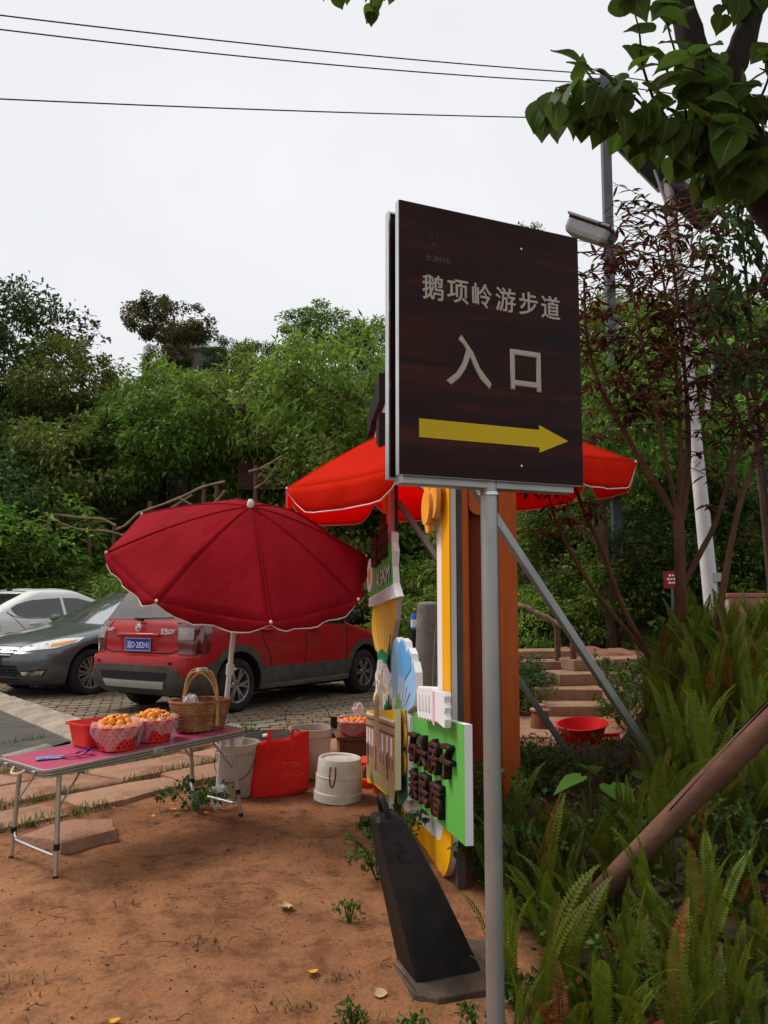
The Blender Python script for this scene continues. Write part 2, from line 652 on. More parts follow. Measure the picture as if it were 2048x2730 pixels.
# ---- flagstones
pave = struct(bpy.data.objects.new('pavement', None))
COL.objects.link(pave)
tag(pave, 'strip of irregular reddish flagstones with grass joints')
M_flag = [mat('flagstone_%d' % i, c, c2, scale=3.5, rough=.92, bump=.55, bscale=26, bdist=.02, dirt=(.10, .055, .032), dscale=4, damt=.75) for i, (c, c2) in
          enumerate((((.36, .20, .125), (.27, .145, .09)), ((.32, .18, .115), (.40, .235, .15)), ((.30, .15, .092), (.37, .21, .135))))]
FT = Vector((.65, .76))
FT.normalize()
FN = Vector((-FT.y, FT.x))
F0 = Vector((-2.27, 4.82))
def flag(poly, h, z0, par=pave, tilt=0):
    """poly: world xy corners of one stone"""
    c = sum(poly, Vector((0, 0))) / len(poly)
    # chip the outline
    pts = []
    k = len(poly)
    for i in range(k):
        a, b = poly[i], poly[(i + 1) % k]
        for t in (0, .33, .67):
            p = a.lerp(b, t)
            q = (p - c)
            pts.append(q * (1 + rnd.uniform(-.05, .03)))
    n_ = len(pts)
    top = [(p.x * .965, p.y * .965, h + rnd.uniform(-.006, .006)) for p in pts]
    mid = [(p.x * .8, p.y * .8, h + .004 + rnd.uniform(-.008, .01)) for p in pts]
    edge = [(p.x, p.y, h - .014) for p in pts]
    bot = [(p.x * 1.01, p.y * 1.01, -.08) for p in pts]
    mb = MB()
    vs = bot + edge + top + mid + [(0, 0, h + .004)]
    fs = []
    for L in range(3):
        fs += [(L * n_ + i, L * n_ + (i + 1) % n_, (L + 1) * n_ + (i + 1) % n_, (L + 1) * n_ + i) for i in range(n_)]
    fs += [(3 * n_ + i, 3 * n_ + (i + 1) % n_, 4 * n_) for i in range(n_)]
    mb.add(vs, fs)
    return mb.build('flagstone', rnd.choice(M_flag), par, smooth=40, loc=(c.x, c.y, z0), rot=(rnd.uniform(-.012, .012) + tilt, rnd.uniform(-.012, .012), 0))
rows = [0, .5, 1.02, 1.5, 2.05, 2.5, 3.0]
for ri in range(len(rows) - 1):
    s_ = -3.4 + .3 * (ri % 2)
    while s_ < 4.4:
        ln = rnd.uniform(.5, .95)
        def corner(s, w, jj):
            r2 = random.Random(int(s * 977) * 31 + int(w * 531) + jj)
            return F0 + FT * (s + r2.uniform(-.09, .09)) + FN * (w + r2.uniform(-.07, .07))
        g = .04
        a, b, c, d = corner(s_ + g, rows[ri] + g, 1), corner(s_ + ln - g, rows[ri] + g, 2), corner(s_ + ln - g, rows[ri + 1] - g, 3), corner(s_ + g, rows[ri + 1] - g, 4)
        ctr = (a + b + c + d) / 4
        s_ += ln
        if max((p - LOT_A).dot(LOT_N) for p in (a, b, c, d)) > .02 and ctr.x > -2.7:
            continue
        if ctr.x < -3.3 + .33 * (ctr.y - 5.9) + .22:
            continue
        if ctr.y < 4.5 or ctr.x > .25:
            continue
        if ri == 0 and rnd.random() < .25:
            continue
        flag([a, b, c, d], .022 + rnd.uniform(-.008, .01), gz(ctr.x, ctr.y))
# the loose slab under the end of the table, its broken edge showing
flag([Vector((-2.02, 4.60)), Vector((-1.74, 4.45)), Vector((-1.52, 4.70)), Vector((-1.62, 4.92)), Vector((-1.88, 4.94))], .06, gz(-1.7, 4.7))

# ---- stone steps, beginning of the trail
steps = struct(bpy.data.objects.new('steps', None))
COL.objects.link(steps)
tag(steps, 'sandstone steps of the trail climbing behind the fern bed')
M_step = mat('sandstone', (.34, .205, .125), (.23, .13, .08), scale=5, rough=.9, bump=.5, bscale=30, dirt=(.2, .12, .08), dscale=5, damt=.5)
def slab(par, c, d, rz, name='step_stone', m=M_step, bev=.012):
    mb = MB()
    nx_, ny_ = 6, 3
    mb.box((0, 0, 0), d)
    return mb.build(name, m, par, bevel=bev, loc=c, rot=(rnd.uniform(-.01, .01), rnd.uniform(-.01, .01), rz))
slab(steps, (1.75, 8.35, .02), (1.5, 1.3, .12), .1)
slab(steps, (2.3, 9.2, .11), (1.25, .5, .16), -.06)
slab(steps, (2.35, 9.62, .24), (1.15, .5, .16), -.1)
slab(steps, (2.75, 9.75, .25), (.7, .9, .14), .3)
slab(steps, (2.75, 10.1, .385), (1.5, .55, .14), .25)
slab(steps, (3.0, 10.5, .52), (1.5, .5, .14), .3)
slab(steps, (1.9, 10.55, .5), (1.2, .4, .1), .02)
slab(steps, (1.85, 11.0, .6), (1.5, .45, .1), .04)

# ================================================================== CARS
M_tyre = mat('tyre_rubber', (.016, .016, .016), (.035, .032, .028), scale=9, rough=.85, bump=.2, bscale=50)
M_alloy = mat('alloy', (.45, .45, .45), (.33, .32, .31), scale=12, rough=.38, metal=.85, dirt=(.13, .10, .075), dscale=7, damt=.7)
M_well = mat('wheel_well', (.012, .012, .012), rough=.95)
M_glass = mat('car_glass', (.012, .015, .016), rough=.04, spec=.9, coat=.4)
M_screen = mat('windscreen_glass', (.40, .42, .42), rough=.05, metal=.8, spec=1.0, coat=1.0)
M_dglass = mat('dusty_rear_glass', (.06, .05, .045), (.1, .085, .075), scale=4, rough=.3, spec=.6)
M_chrome = mat('chrome', (.72, .72, .73), rough=.14, metal=1)
M_clad = mat('grey_cladding', (.05, .047, .043), (.085, .077, .068), scale=6, rough=.65, dirt=(.15, .115, .085), dscale=4, damt=.55)
M_black = mat('black_plastic', (.014, .014, .015), rough=.45)
M_redp = mat('red_car_paint', (.36, .010, .012), (.31, .008, .010), scale=2, rough=.36, coat=.3, dirt=(.2, .06, .045), dscale=2.2, damt=.4)
M_greyp = mat('grey_car_paint', (.12, .135, .14), (.10, .115, .12), scale=2, rough=.3, metal=.5, coat=.9)
M_whitep = mat('white_car_paint', (.74, .73, .70), rough=.28, coat=.7)
M_seam = mat('panel_gap', (.006, .006, .006), rough=.9)
M_tail_r = mat('tail_lamp_red', (.13, .006, .007), (.07, .004, .005), scale=20, rough=.12, spec=.8, coat=.6)
M_tail_w = mat('lamp_clear', (.78, .77, .75), (.52, .51, .5), scale=30, rough=.1, spec=.9, coat=.8)
M_amber = mat('lamp_amber', (.75, .28, .03), rough=.15, coat=.7)
M_plate = mat('plate_blue', (.012, .05, .36), rough=.35)
M_ptext = mat('plate_white', (.8, .8, .8), rough=.4)

def car_contour(L, plan):
    z, xr, xf, W, rr, rf, br, bf, cb = L
    half = []
    for i in range(6):
        y = (W - rr) * i / 6
        half.append((xr + br * (y / W) ** 2, y))
    for i in range(7):
        a = PI / 2 * i / 6
        half.append((xr + br * ((W - rr) / W) ** 2 + rr * (1 - math.cos(a)), W - rr + rr * math.sin(a)))
    x0 = xr + br * ((W - rr) / W) ** 2 + rr
    x1 = xf - bf * ((W - rf) / W) ** 2 - rf
    for i in range(1, 30):
        half.append((x0 + (x1 - x0) * i / 30, W))
    for i in range(7):
        a = PI / 2 * i / 6
        half.append((x1 + rf * math.sin(a), W - rf + rf * math.cos(a)))
    for i in range(5, -1, -1):
        y = (W - rf) * i / 6
        half.append((xf - bf * (y / W) ** 2, y))
    pts = [(x, y * plan(x), z - cb * (y / W) ** 2) for x, y in half]
    return pts + [(x, -y, zz) for x, y, zz in pts[-2:0:-1]]

def car_body(name, levels, plan, paint, wheels, wr, parent):
    rings = [car_contour(L, plan) for L in levels]
    k = len(rings[0])
    vs = [p for r_ in rings for p in r_]
    fs = []
    for i in range(len(rings) - 1):
        for j in range(k):
            fs.append((i * k + j, i * k + (j + 1) % k, (i + 1) * k + (j + 1) % k, (i + 1) * k + j))
    fs.append(tuple(range(k))[::-1])
    fs.append(tuple((len(rings) - 1) * k + j for j in range(k)))
    mb = MB()
    mb.add(vs, fs)
    me = mb.mesh(name, [paint, M_well])
    bvh = BVHTree.FromPolygons(vs, fs)
    o = link(name, me, None)
    cut = MB()
    for (wx, wy) in wheels:
        s = 1 if wy > 0 else -1
        M = Matrix.Translation((wx, s * .86, wr)) @ Matrix.Rotation(PI / 2, 4, 'X')
        cut.lathe([(wr + .075, -.36), (wr + .075, .36)], 40, 0, M)
    cm = cut.mesh('cut', [paint, M_well])
    cm.polygons.foreach_set('material_index', [1] * len(cm.polygons))
    co = link('cut', cm)
    md = o.modifiers.new('b', 'BOOLEAN')
    md.object = co
    md.operation = 'DIFFERENCE'
    md.solver = 'EXACT'
    dg = bpy.context.evaluated_depsgraph_get()
    m2 = bpy.data.meshes.new_from_object(o.evaluated_get(dg))
    o.modifiers.clear()
    m2.polygons.foreach_set('use_smooth', [True] * len(m2.polygons))
    m2.set_sharp_from_angle(angle=R(28))
    o.data = m2
    o.parent = parent
    bpy.data.objects.remove(co)
    return o, bvh

def resample(pts, n):
    P = [Vector(p) for p in pts]
    d = [0]
    for a, b in zip(P, P[1:]):
        d.append(d[-1] + (b - a).length)
    out = []
    for i in range(n):
        t = d[-1] * i / (n - 1)
        j = 0
        while j < len(P) - 2 and d[j + 1] < t:
            j += 1
        f = (t - d[j]) / max(1e-9, d[j + 1] - d[j])
        out.append(P[j].lerp(P[j + 1], min(1, f)))
    return out

def patch(bvh, top, bot, dv, m, name, parent, off=.004, n=10, k=5, th=.012):
    """panel lying on the body: rows between two edge lines, dropped on the surface along -dv"""
    dv = Vector(dv).normalized()
    A, B = resample(top, n), resample(bot, n)
    P = []
    last = None
    for i in range(k):
        row = []
        for j in range(n):
            p = A[j].lerp(B[j], i / (k - 1))
            h = bvh.ray_cast(p + dv * .9, -dv, 2.5)
            if h[0] is None:
                q = p if last is None else last
            else:
                nn = h[1] if h[1].dot(dv) > 0 else -h[1]
                q = h[0] + nn * off
            last = q
            row.append(q)
        P.append(row)
    mb = MB()
    mb.grid(P)
    # skirts into the body
    rim = P[0] + [r_[-1] for r_ in P[1:]] + P[-1][-2::-1] + [r_[0] for r_ in P[-2:0:-1]]
    kk = len(rim)
    mb.add(list(rim) + [p - dv * th for p in rim], [(i, (i + 1) % kk, kk + (i + 1) % kk, kk + i) for i in range(kk)])
    return mb.build(name, m, parent, smooth=35)

def line(bvh, pts, dv, m, parent, w=.006, off=.0015, name='panel_gap', n=16):
    """narrow dark strip: shut line"""
    A = resample(pts, n)
    dv = Vector(dv)
    up = []
    for i in range(n):
        t = A[min(i + 1, n - 1)] - A[max(i - 1, 0)]
        s = t.cross(dv).normalized() * w / 2
        up.append(s)
    return patch(bvh, [a + s for a, s in zip(A, up)], [a - s for a, s in zip(A, up)], dv, m, name, parent, off, n, 2, .004)

def wheel(parent, x, y, r, rim_r, spokes, style, w=.2):
    s = 1 if y > 0 else -1
    M = Matrix.Translation((x, y, r)) @ Matrix.Rotation(-s * PI / 2, 4, 'X')   # local +z is the outer face
    h = bpy.data.objects.new('wheel', None)
    COL.objects.link(h)
    h.parent = parent
    t = MB()
    t.lathe([(rim_r - .01, -w / 2), (r - .03, -w / 2), (r - .006, -w / 2 + .03), (r, -w / 4), (r, w / 4), (r - .006, w / 2 - .03), (r - .035, w / 2), (rim_r + .02, w / 2 + .004), (rim_r, w / 2 - .008), (rim_r - .012, w / 2 - .03)], 48, 0, M, cap=False)
    t.build('tyre', M_tyre, h, smooth=40)
    b = MB()
    b.lathe([(rim_r - .004, w / 2 - .012), (rim_r - .018, w / 2 - .016), (rim_r - .03, -.05)], 48, 0, M, cap=False)
    b.lathe([(.0, w / 2 - .028), (.05, w / 2 - .03), (.062, w / 2 - .045), (.065, .0)], 24, 0, M)
    for i in range(spokes):
        a0 = 2 * PI * i / spokes
        for da, ww in (((-.13, .026), (.13, .026)) if style == 'pair' else ((0, .05),)):
            pts = []
            for q in (.035, rim_r * .55, rim_r - .012):
                pts.append(q)
            for (qa, qb) in zip(pts, pts[1:]):
                ca = a0 + da * (.25 if qa < .05 else .8)
                cb = a0 + da * (.8 if qb < rim_r * .7 else 1.25)
                za = w / 2 - .03 + (.006 if qa < .05 else .012)
                zb = w / 2 - .03 + (.012 if qb < rim_r * .7 else .008)
                pa, pb = Vector((qa * math.cos(ca), qa * math.sin(ca), za)), Vector((qb * math.cos(cb), qb * math.sin(cb), zb))
                e = (pb - pa).normalized()
                sd_ = Vector((-e.y, e.x, 0)).normalized() * ww / 2
                dz = Vector((0, 0, -.022))
                q8 = [pa - sd_, pb - sd_, pb + sd_, pa + sd_, pa - sd_ * 1.3 + dz, pb - sd_ * 1.3 + dz, pb + sd_ * 1.3 + dz, pa + sd_ * 1.3 + dz]
                b.add([M @ v for v in q8], [(0, 1, 2, 3), (7, 6, 5, 4), (0, 4, 5, 1), (1, 5, 6, 2), (2, 6, 7, 3), (3, 7, 4, 0)])
    b.build('rim', M_alloy, h, smooth=30)
    d = MB()
    d.lathe([(0, -.045), (rim_r - .025, -.045)], 32, 0, M)
    d.lathe([(rim_r * .55, -.02), (rim_r * .55, -.01), (.03, -.01)], 32, 0, M, cap=False)
    d.build('brake_disc', M_well, h, smooth=30)
    c = MB()
    c.lathe([(.028, w / 2 - .026), (.026, w / 2 - .018), (0, w / 2 - .016)], 20, 0, M)
    c.build('hub_cap', M_chrome if style == 'pair' else M_clad, h, smooth=30)
    return h

def arch_trim(bvh, parent, x, sgn, r, m, r_out, a0=8, a1=172):
    n_ = 22
    out, inn = [], []
    for i in range(n_):
        a = R(a0 + (a1 - a0) * i / (n_ - 1))
        out.append((x + r_out * math.cos(a), sgn * .9, r + r_out * math.sin(a)))
        inn.append((x + (r + .078) * math.cos(a), sgn * .9, r + (r + .078) * math.sin(a)))
    return patch(bvh, out, inn, (0, sgn, 0), m, 'wheel_arch_trim', parent, .016, n_, 3, .03)

# ------------------------------------------------------------------ the red crossover
suv = thing('parked_car', 'dusty red crossover with grey cladding seen from behind, parked behind the maroon umbrella', 'car', (-1.687, 11.0, 0), (R(-.78), R(1.2), R(90 - 33)), 'cars in the parking lot')
SW = [(-1.31, -.74), (-1.31, .74), (1.31, -.74), (1.31, .74)]
#        z    xr     xf    W    rr   rf   br   bf   cb
SL = [(.23, -1.98, 1.95, .76, .2, .3, .04, .12, 0), (.27, -2.08, 2.05, .815, .2, .35, .05, .15, 0), (.36, -2.15, 2.12, .842, .2, .38, .06, .16, 0),
      (.50, -2.17, 2.15, .848, .19, .4, .06, .18, 0), (.62, -2.165, 2.14, .85, .18, .4, .06, .2, 0), (.665, -2.15, 2.12, .85, .17, .4, .06, .2, 0),
      (.685, -2.08, 2.1, .85, .15, .4, .05, .2, 0), (.72, -2.07, 2.08, .85, .14, .4, .05, .22, 0), (.80, -2.075, 2.0, .85, .14, .42, .05, .25, 0), (.88, -2.075, 1.82, .848, .14, .45, .05, .28, 0),
      (.94, -2.065, 1.58, .845, .15, .45, .05, .3, 0), (.99, -2.05, 1.28, .84, .15, .4, .05, .3, 0), (1.03, -2.03, 1.08, .832, .15, .3, .05, .2, 0),
      (1.07, -2.0, .98, .818, .15, .22, .05, .16, 0), (1.15, -1.955, .86, .79, .16, .2, .05, .14, 0), (1.25, -1.9, .70, .757, .17, .2, .05, .13, 0), (1.36, -1.83, .52, .718, .18, .2, .05, .12, 0),
      (1.46, -1.77, .34, .682, .19, .2, .05, .12, .005), (1.53, -1.73, .20, .645, .2, .2, .06, .12, .01), (1.57, -1.68, .08, .6, .2, .2, .06, .12, .014), (1.595, -1.55, -.1, .5, .2, .2, .05, .1, .016), (1.605, -1.3, -.4, .3, .15, .15, .03, .05, .01)]
plan_s = lambda x: 1 - .05 * max(0, (x - .6) / 1.5) ** 2 - .02 * max(0, (-x - .9) / 1.2) ** 2
body, bv = car_body('body', SL, plan_s, M_redp, SW, .315, suv)
for wx, wy in SW:
    wheel(suv, wx, wy, .315, .205, 6, 'pair')
for s_ in (-1, 1):
    for wx in (-1.31, 1.31):
        arch_trim(bv, suv, wx, s_, .315, M_clad, .475)
    patch(bv, [(-.86, s_, .50), (.86, s_, .52)], [(-.93, s_, .27), (.93, s_, .27)], (0, s_, 0), M_clad, 'sill_cladding', suv, .012, 14, 5)
    patch(bv, [(-.88, s_, .30), (.9, s_, .32)], [(-.9, s_, .255), (.92, s_, .255)], (0, s_, 0), M_alloy, 'sill_trim', suv, .02, 12, 3)
    # windows of each side
    patch(bv, [(-1.62, s_, 1.36), (-1.2, s_, 1.475), (-.98, s_, 1.49)], [(-1.5, s_, 1.12), (-1.2, s_, 1.075), (-1.0, s_, 1.07)], (0, s_, .25), M_glass, 'quarter_window', suv, .003)
    patch(bv, [(-.93, s_, 1.49), (-.1, s_, 1.495)], [(-.95, s_, 1.07), (-.1, s_, 1.055)], (0, s_, .25), M_glass, 'side_window', suv, .003)
    patch(bv, [(-.04, s_, 1.495), (.2, s_, 1.45), (.45, s_, 1.33)], [(-.04, s_, 1.055), (.45, s_, 1.05), (.84, s_, 1.045)], (0, s_, .25), M_glass, 'side_window', suv, .003)
    line(bv, [(-1.0, s_, 1.06), (.84, s_, 1.035)], (0, s_, 0), M_chrome, suv, .018, .004, 'window_trim')
    # shut lines
    line(bv, [(-.08, s_, 1.05), (-.06, s_, .75), (-.1, s_, .30)], (0, s_, 0), M_seam, suv, .012)
    line(bv, [(-.98, s_, 1.06), (-.9, s_, .85), (-.76, s_, .62), (-.74, s_, .3)], (0, s_, 0), M_seam, suv, .012)
    line(bv, [(.86, s_, 1.02), (.84, s_, .7), (.82, s_, .3)], (0, s_, 0), M_seam, suv, .012)
    for hx in (-.82, .08):
        hb = MB()
        hp = bv.ray_cast(Vector((hx, s_ * 2, .95)), Vector((0, -s_, 0)))[0]
        hb.tube(smooth_curve([(hx - .1, hp.y, .945), (hx - .07, hp.y + s_ * .028, .95), (hx + .07, hp.y + s_ * .028, .952), (hx + .1, hp.y, .95)], 4), [.012] + [.016] * 11 + [.012], 8)
        hb.build('door_handle', M_redp, suv, smooth=50)
    mr = MB()
    mr.lathe([(0, -.09), (.07, -.085), (.095, -.04), (.1, .03), (.085, .06), (.0, .062)], 18, 0, Matrix.Translation((.78, s_ * .97, 1.12)) @ Matrix.Rotation(PI / 2, 4, 'Y') @ Matrix.Rotation(PI, 4, 'X'), sx=.85)
    mr.box((.8, s_ * .87, 1.06), (.07, .16, .04))
    mr.build('wing_mirror', M_black, suv, smooth=40)
    # tail lamps round the corner
    dv = (-.8, s_ * .6, 0)
    tl = patch(bv, [(-2.1, s_ * .63, 1.05), (-2.0, s_ * .78, 1.06), (-1.78, s_ * .86, 1.055)], [(-2.1, s_ * .67, .70), (-2.0, s_ * .8, .695), (-1.82, s_ * .86, .71)], dv, M_tail_r, 'tail_lamp', suv, .010, 10, 8, .03)
    patch(bv, [(-2.1, s_ * .665, .985), (-2.0, s_ * .80, .985)], [(-2.1, s_ * .675, .86), (-2.0, s_ * .81, .86)], dv, mat('reversing_clear', (.36, .33, .32), (.25, .22, .21), scale=30, rough=.25), 'reversing_lens', tl, .015, 6, 4)
# rear
patch(bv, [(-1.7, .56, 1.50), (-1.7, 0, 1.515), (-1.7, -.56, 1.50)], [(-2, .69, 1.085), (-2, 0, 1.075), (-2, -.69, 1.085)], (-1, 0, .25), M_dglass, 'rear_window', suv, .004, 16, 6)
line(bv, [(-2, .64, 1.07), (-2, .655, .9), (-2, .63, .74), (-2, .5, .70), (-2, -.5, .70), (-2, -.63, .74), (-2, -.655, .9), (-2, -.64, 1.07)], (-1, 0, 0), M_seam, suv, .012, .002, 'panel_gap', 40)
ht = MB()
ht.tube([(-2.085, .34, .895), (-2.115, .28, .905), (-2.115, -.28, .905), (-2.085, -.34, .895)], .022, 10)
ht.build('hatch_trim', M_redp, suv, smooth=50)
patch(bv, [(-2, .33, .865), (-2, -.33, .865)], [(-2, .3, .72), (-2, -.3, .72)], (-1, 0, 0), mat('recess_red', (.33, .012, .014), rough=.4, dirt=(.15, .05, .04), dscale=4, damt=.4), 'plate_recess', suv, .002, 10, 3)
pl = MB()
pl.box((-2.088, .0, .795), (.008, .44, .14))
pl = pl.build('licence_plate', M_plate, suv, bevel=.003)
pf = frame((-2.0935, 0, .795), (0, -1, 0), (0, 0, 1), (-1, 0, 0))
text('plate_number', '渝D·282H1', .098, M_ptext, pl, pf, .0012, 0, sx=.84)
fr = MB()
for yy, zz, dy, dz in ((0, .862, .43, .004), (0, .728, .43, .004), (.213, .795, .004, .13), (-.213, .795, .004, .13)):
    fr.box((-2.0928, yy, zz), (.003, dy, dz))
fr.build('plate_border', M_ptext, pl)
em = MB()
Mx = Matrix.Translation((-2.082, 0, .99)) @ Matrix.Rotation(-PI / 2, 4, 'Y')
em.tube([Mx @ Vector((.045 * math.cos(a), .045 * math.sin(a), .006)) for a in np.linspace(0, 2 * PI, 25)[:-1]], .006, 6, closed=True)
for s_ in (-1, 1):
    em.tube([Mx @ Vector(p) for p in ((-.03, s_ * .004, .006), (-.005, s_ * .017, .01), (.025, s_ * .012, .008), (.034, s_ * .002, .006))], [.003, .009, .008, .002], 6)
    em.tube([Mx @ Vector(p) for p in ((-.025, s_ * .024, .006), (-.005, s_ * .029, .008), (.012, s_ * .03, .006))], [.002, .006, .002], 6)
em.build('emblem', M_chrome, suv, smooth=40)
text('badge', '景逸SUV', .075, M_chrome, suv, frame((-2.072, -.47, .945), (0, -1, 0), (0, 0, 1), (-1, 0, 0)), .004, .001, sx=.8)
text('badge', '东风风行', .05, M_chrome, suv, frame((-2.070, .52, .96), (0, -1, 0), (0, 0, 1), (-1, 0, 0)), .004, .001, sx=.8)
wp = MB()
wp.tube([(-2.045, -.02, 1.075), (-2.05, .1, 1.085)], [.022, .016], 8)
wp.tube([(-2.06, .05, 1.088), (-2.055, -.55, 1.1)], .008, 6)
wp.build('wiper', M_black, suv)
# bumper
patch(bv, [(-2.2, .66, .565), (-2.2, .3, .575), (-2.2, -.3, .575), (-2.2, -.60, .565), (-2.2, -.70, .53)], [(-2.2, .72, .25), (-2.2, .3, .25), (-2.2, -.3, .25), (-2.2, -.62, .25), (-2.2, -.72, .25)], (-1, 0, 0), M_clad, 'bumper_cladding', suv, .016, 22, 6)
for s_ in (-1, 1):
    patch(bv, [(-2.14, s_ * .72, .47), (-1.98, s_ * .86, .47), (-1.84, s_ * .86, .58), (-1.72, s_ * .86, .60)], [(-2.14, s_ * .74, .25), (-1.98, s_ * .86, .25), (-1.80, s_ * .86, .25), (-1.66, s_ * .86, .25)], (-.62, s_ * .78, 0), M_clad, 'bumper_corner', suv, .015, 14, 5)
    ps = MB()
    ps.lathe([(.02, 0), (.018, .006), (.0, .007)], 14, 0, Matrix.Translation((-2.15 if s_ > 0 else -2.15, s_ * .6, .60)) @ Matrix.Rotation(-PI / 2, 4, 'Y'))
    ps.build('parking_sensor', M_black, suv)
sk = patch(bv, [(-2.2, .5, .40), (-2.2, -.52, .40)], [(-2.2, .46, .33), (-2.2, -.48, .33)], (-1, 0, 0), mat('skid_silver', (.50, .48, .45), (.42, .40, .37), scale=8, rough=.4, metal=.3), 'skid_plate', suv, .028, 12, 4)
patch(bv, [(-2.2, .56, .50), (-2.2, -.56, .50)], [(-2.2, .52, .41), (-2.2, -.54, .41)], (-1, 0, 0), mat('recess_grey', (.028, .026, .024), rough=.8), 'bumper_recess', suv, .018, 10, 3)
patch(bv, [(.05, .57, 1.5), (.05, -.57, 1.5)], [(.85, .73, 1.08), (.85, -.73, 1.08)], (1, 0, .6), M_screen, 'windscreen', suv, .004, 12, 6)
fc = [(-1.5, -1, 1.0), (-1.32, -1, 1.0), (-1.32, -1, .86), (-1.5, -1, .86), (-1.5, -1, 1.0)]
line(bv, fc, (0, -1, 0), M_seam, suv, .006, .002, 'fuel_flap_gap', 30)
ub = MB()
ub.box((0, 0, .25), (3.6, 1.3, .12))
ub.build('underbody', M_well, suv)

# ------------------------------------------------------------------ sedans
#        z    xr     xf    W    rr   rf   br   bf   cb
DL = [(.17, -2.2, 2.1, .80, .3, .4, .1, .2, 0), (.21, -2.3, 2.25, .86, .3, .45, .1, .25, 0), (.30, -2.38, 2.36, .905, .3, .5, .1, .28, 0), (.42, -2.42, 2.41, .925, .3, .5, .1, .3, 0),
      (.55, -2.43, 2.42, .932, .3, .5, .1, .32, 0), (.63, -2.43, 2.40, .935, .3, .5, .1, .32, 0), (.69, -2.43, 2.34, .935, .3, .52, .1, .33, 0), (.74, -2.43, 2.24, .933, .3, .52, .1, .34, 0),
      (.79, -2.43, 2.08, .93, .3, .52, .1, .35, 0), (.84, -2.42, 1.86, .926, .3, .5, .1, .35, 0), (.89, -2.41, 1.60, .92, .3, .45, .1, .34, 0), (.935, -2.39, 1.34, .912, .3, .4, .1, .3, 0),
      (.965, -2.36, 1.16, .90, .3, .3, .12, .24, 0), (.99, -2.28, 1.08, .885, .25, .25, .12, .2, 0), (1.02, -2.02, 1.0, .865, .25, .22, .1, .18, 0), (1.06, -1.86, .92, .845, .22, .22, .1, .16, 0),
      (1.14, -1.66, .76, .805, .2, .2, .1, .15, 0), (1.24, -1.44, .55, .755, .2, .2, .1, .14, 0), (1.34, -1.18, .3, .705, .2, .2, .1, .14, .005), (1.41, -.96, .08, .66, .2, .2, .1, .13, .01),
      (1.455, -.76, -.12, .59, .18, .18, .08, .1, .014), (1.478, -.55, -.25, .45, .12, .12, .04, .05, .016)]
def roof_span(L):
    z, xr, xf, W, rr, rf, br, bf, cb = L
    return L
DL = [L if L[0] < 1.3 else (L[0], L[1] - .12 * ss(1.3, 1.47, L[0]), L[2] + .12 * ss(1.3, 1.47, L[0]), *L[3:]) for L in DL]
plan_d = lambda x: 1 - .06 * max(0, (x - .8) / 1.6) ** 2 - .05 * max(0, (-x - 1.0) / 1.4) ** 2
DW = [(-1.42, -.79), (-1.42, .79), (1.42, -.79), (1.42, .79)]

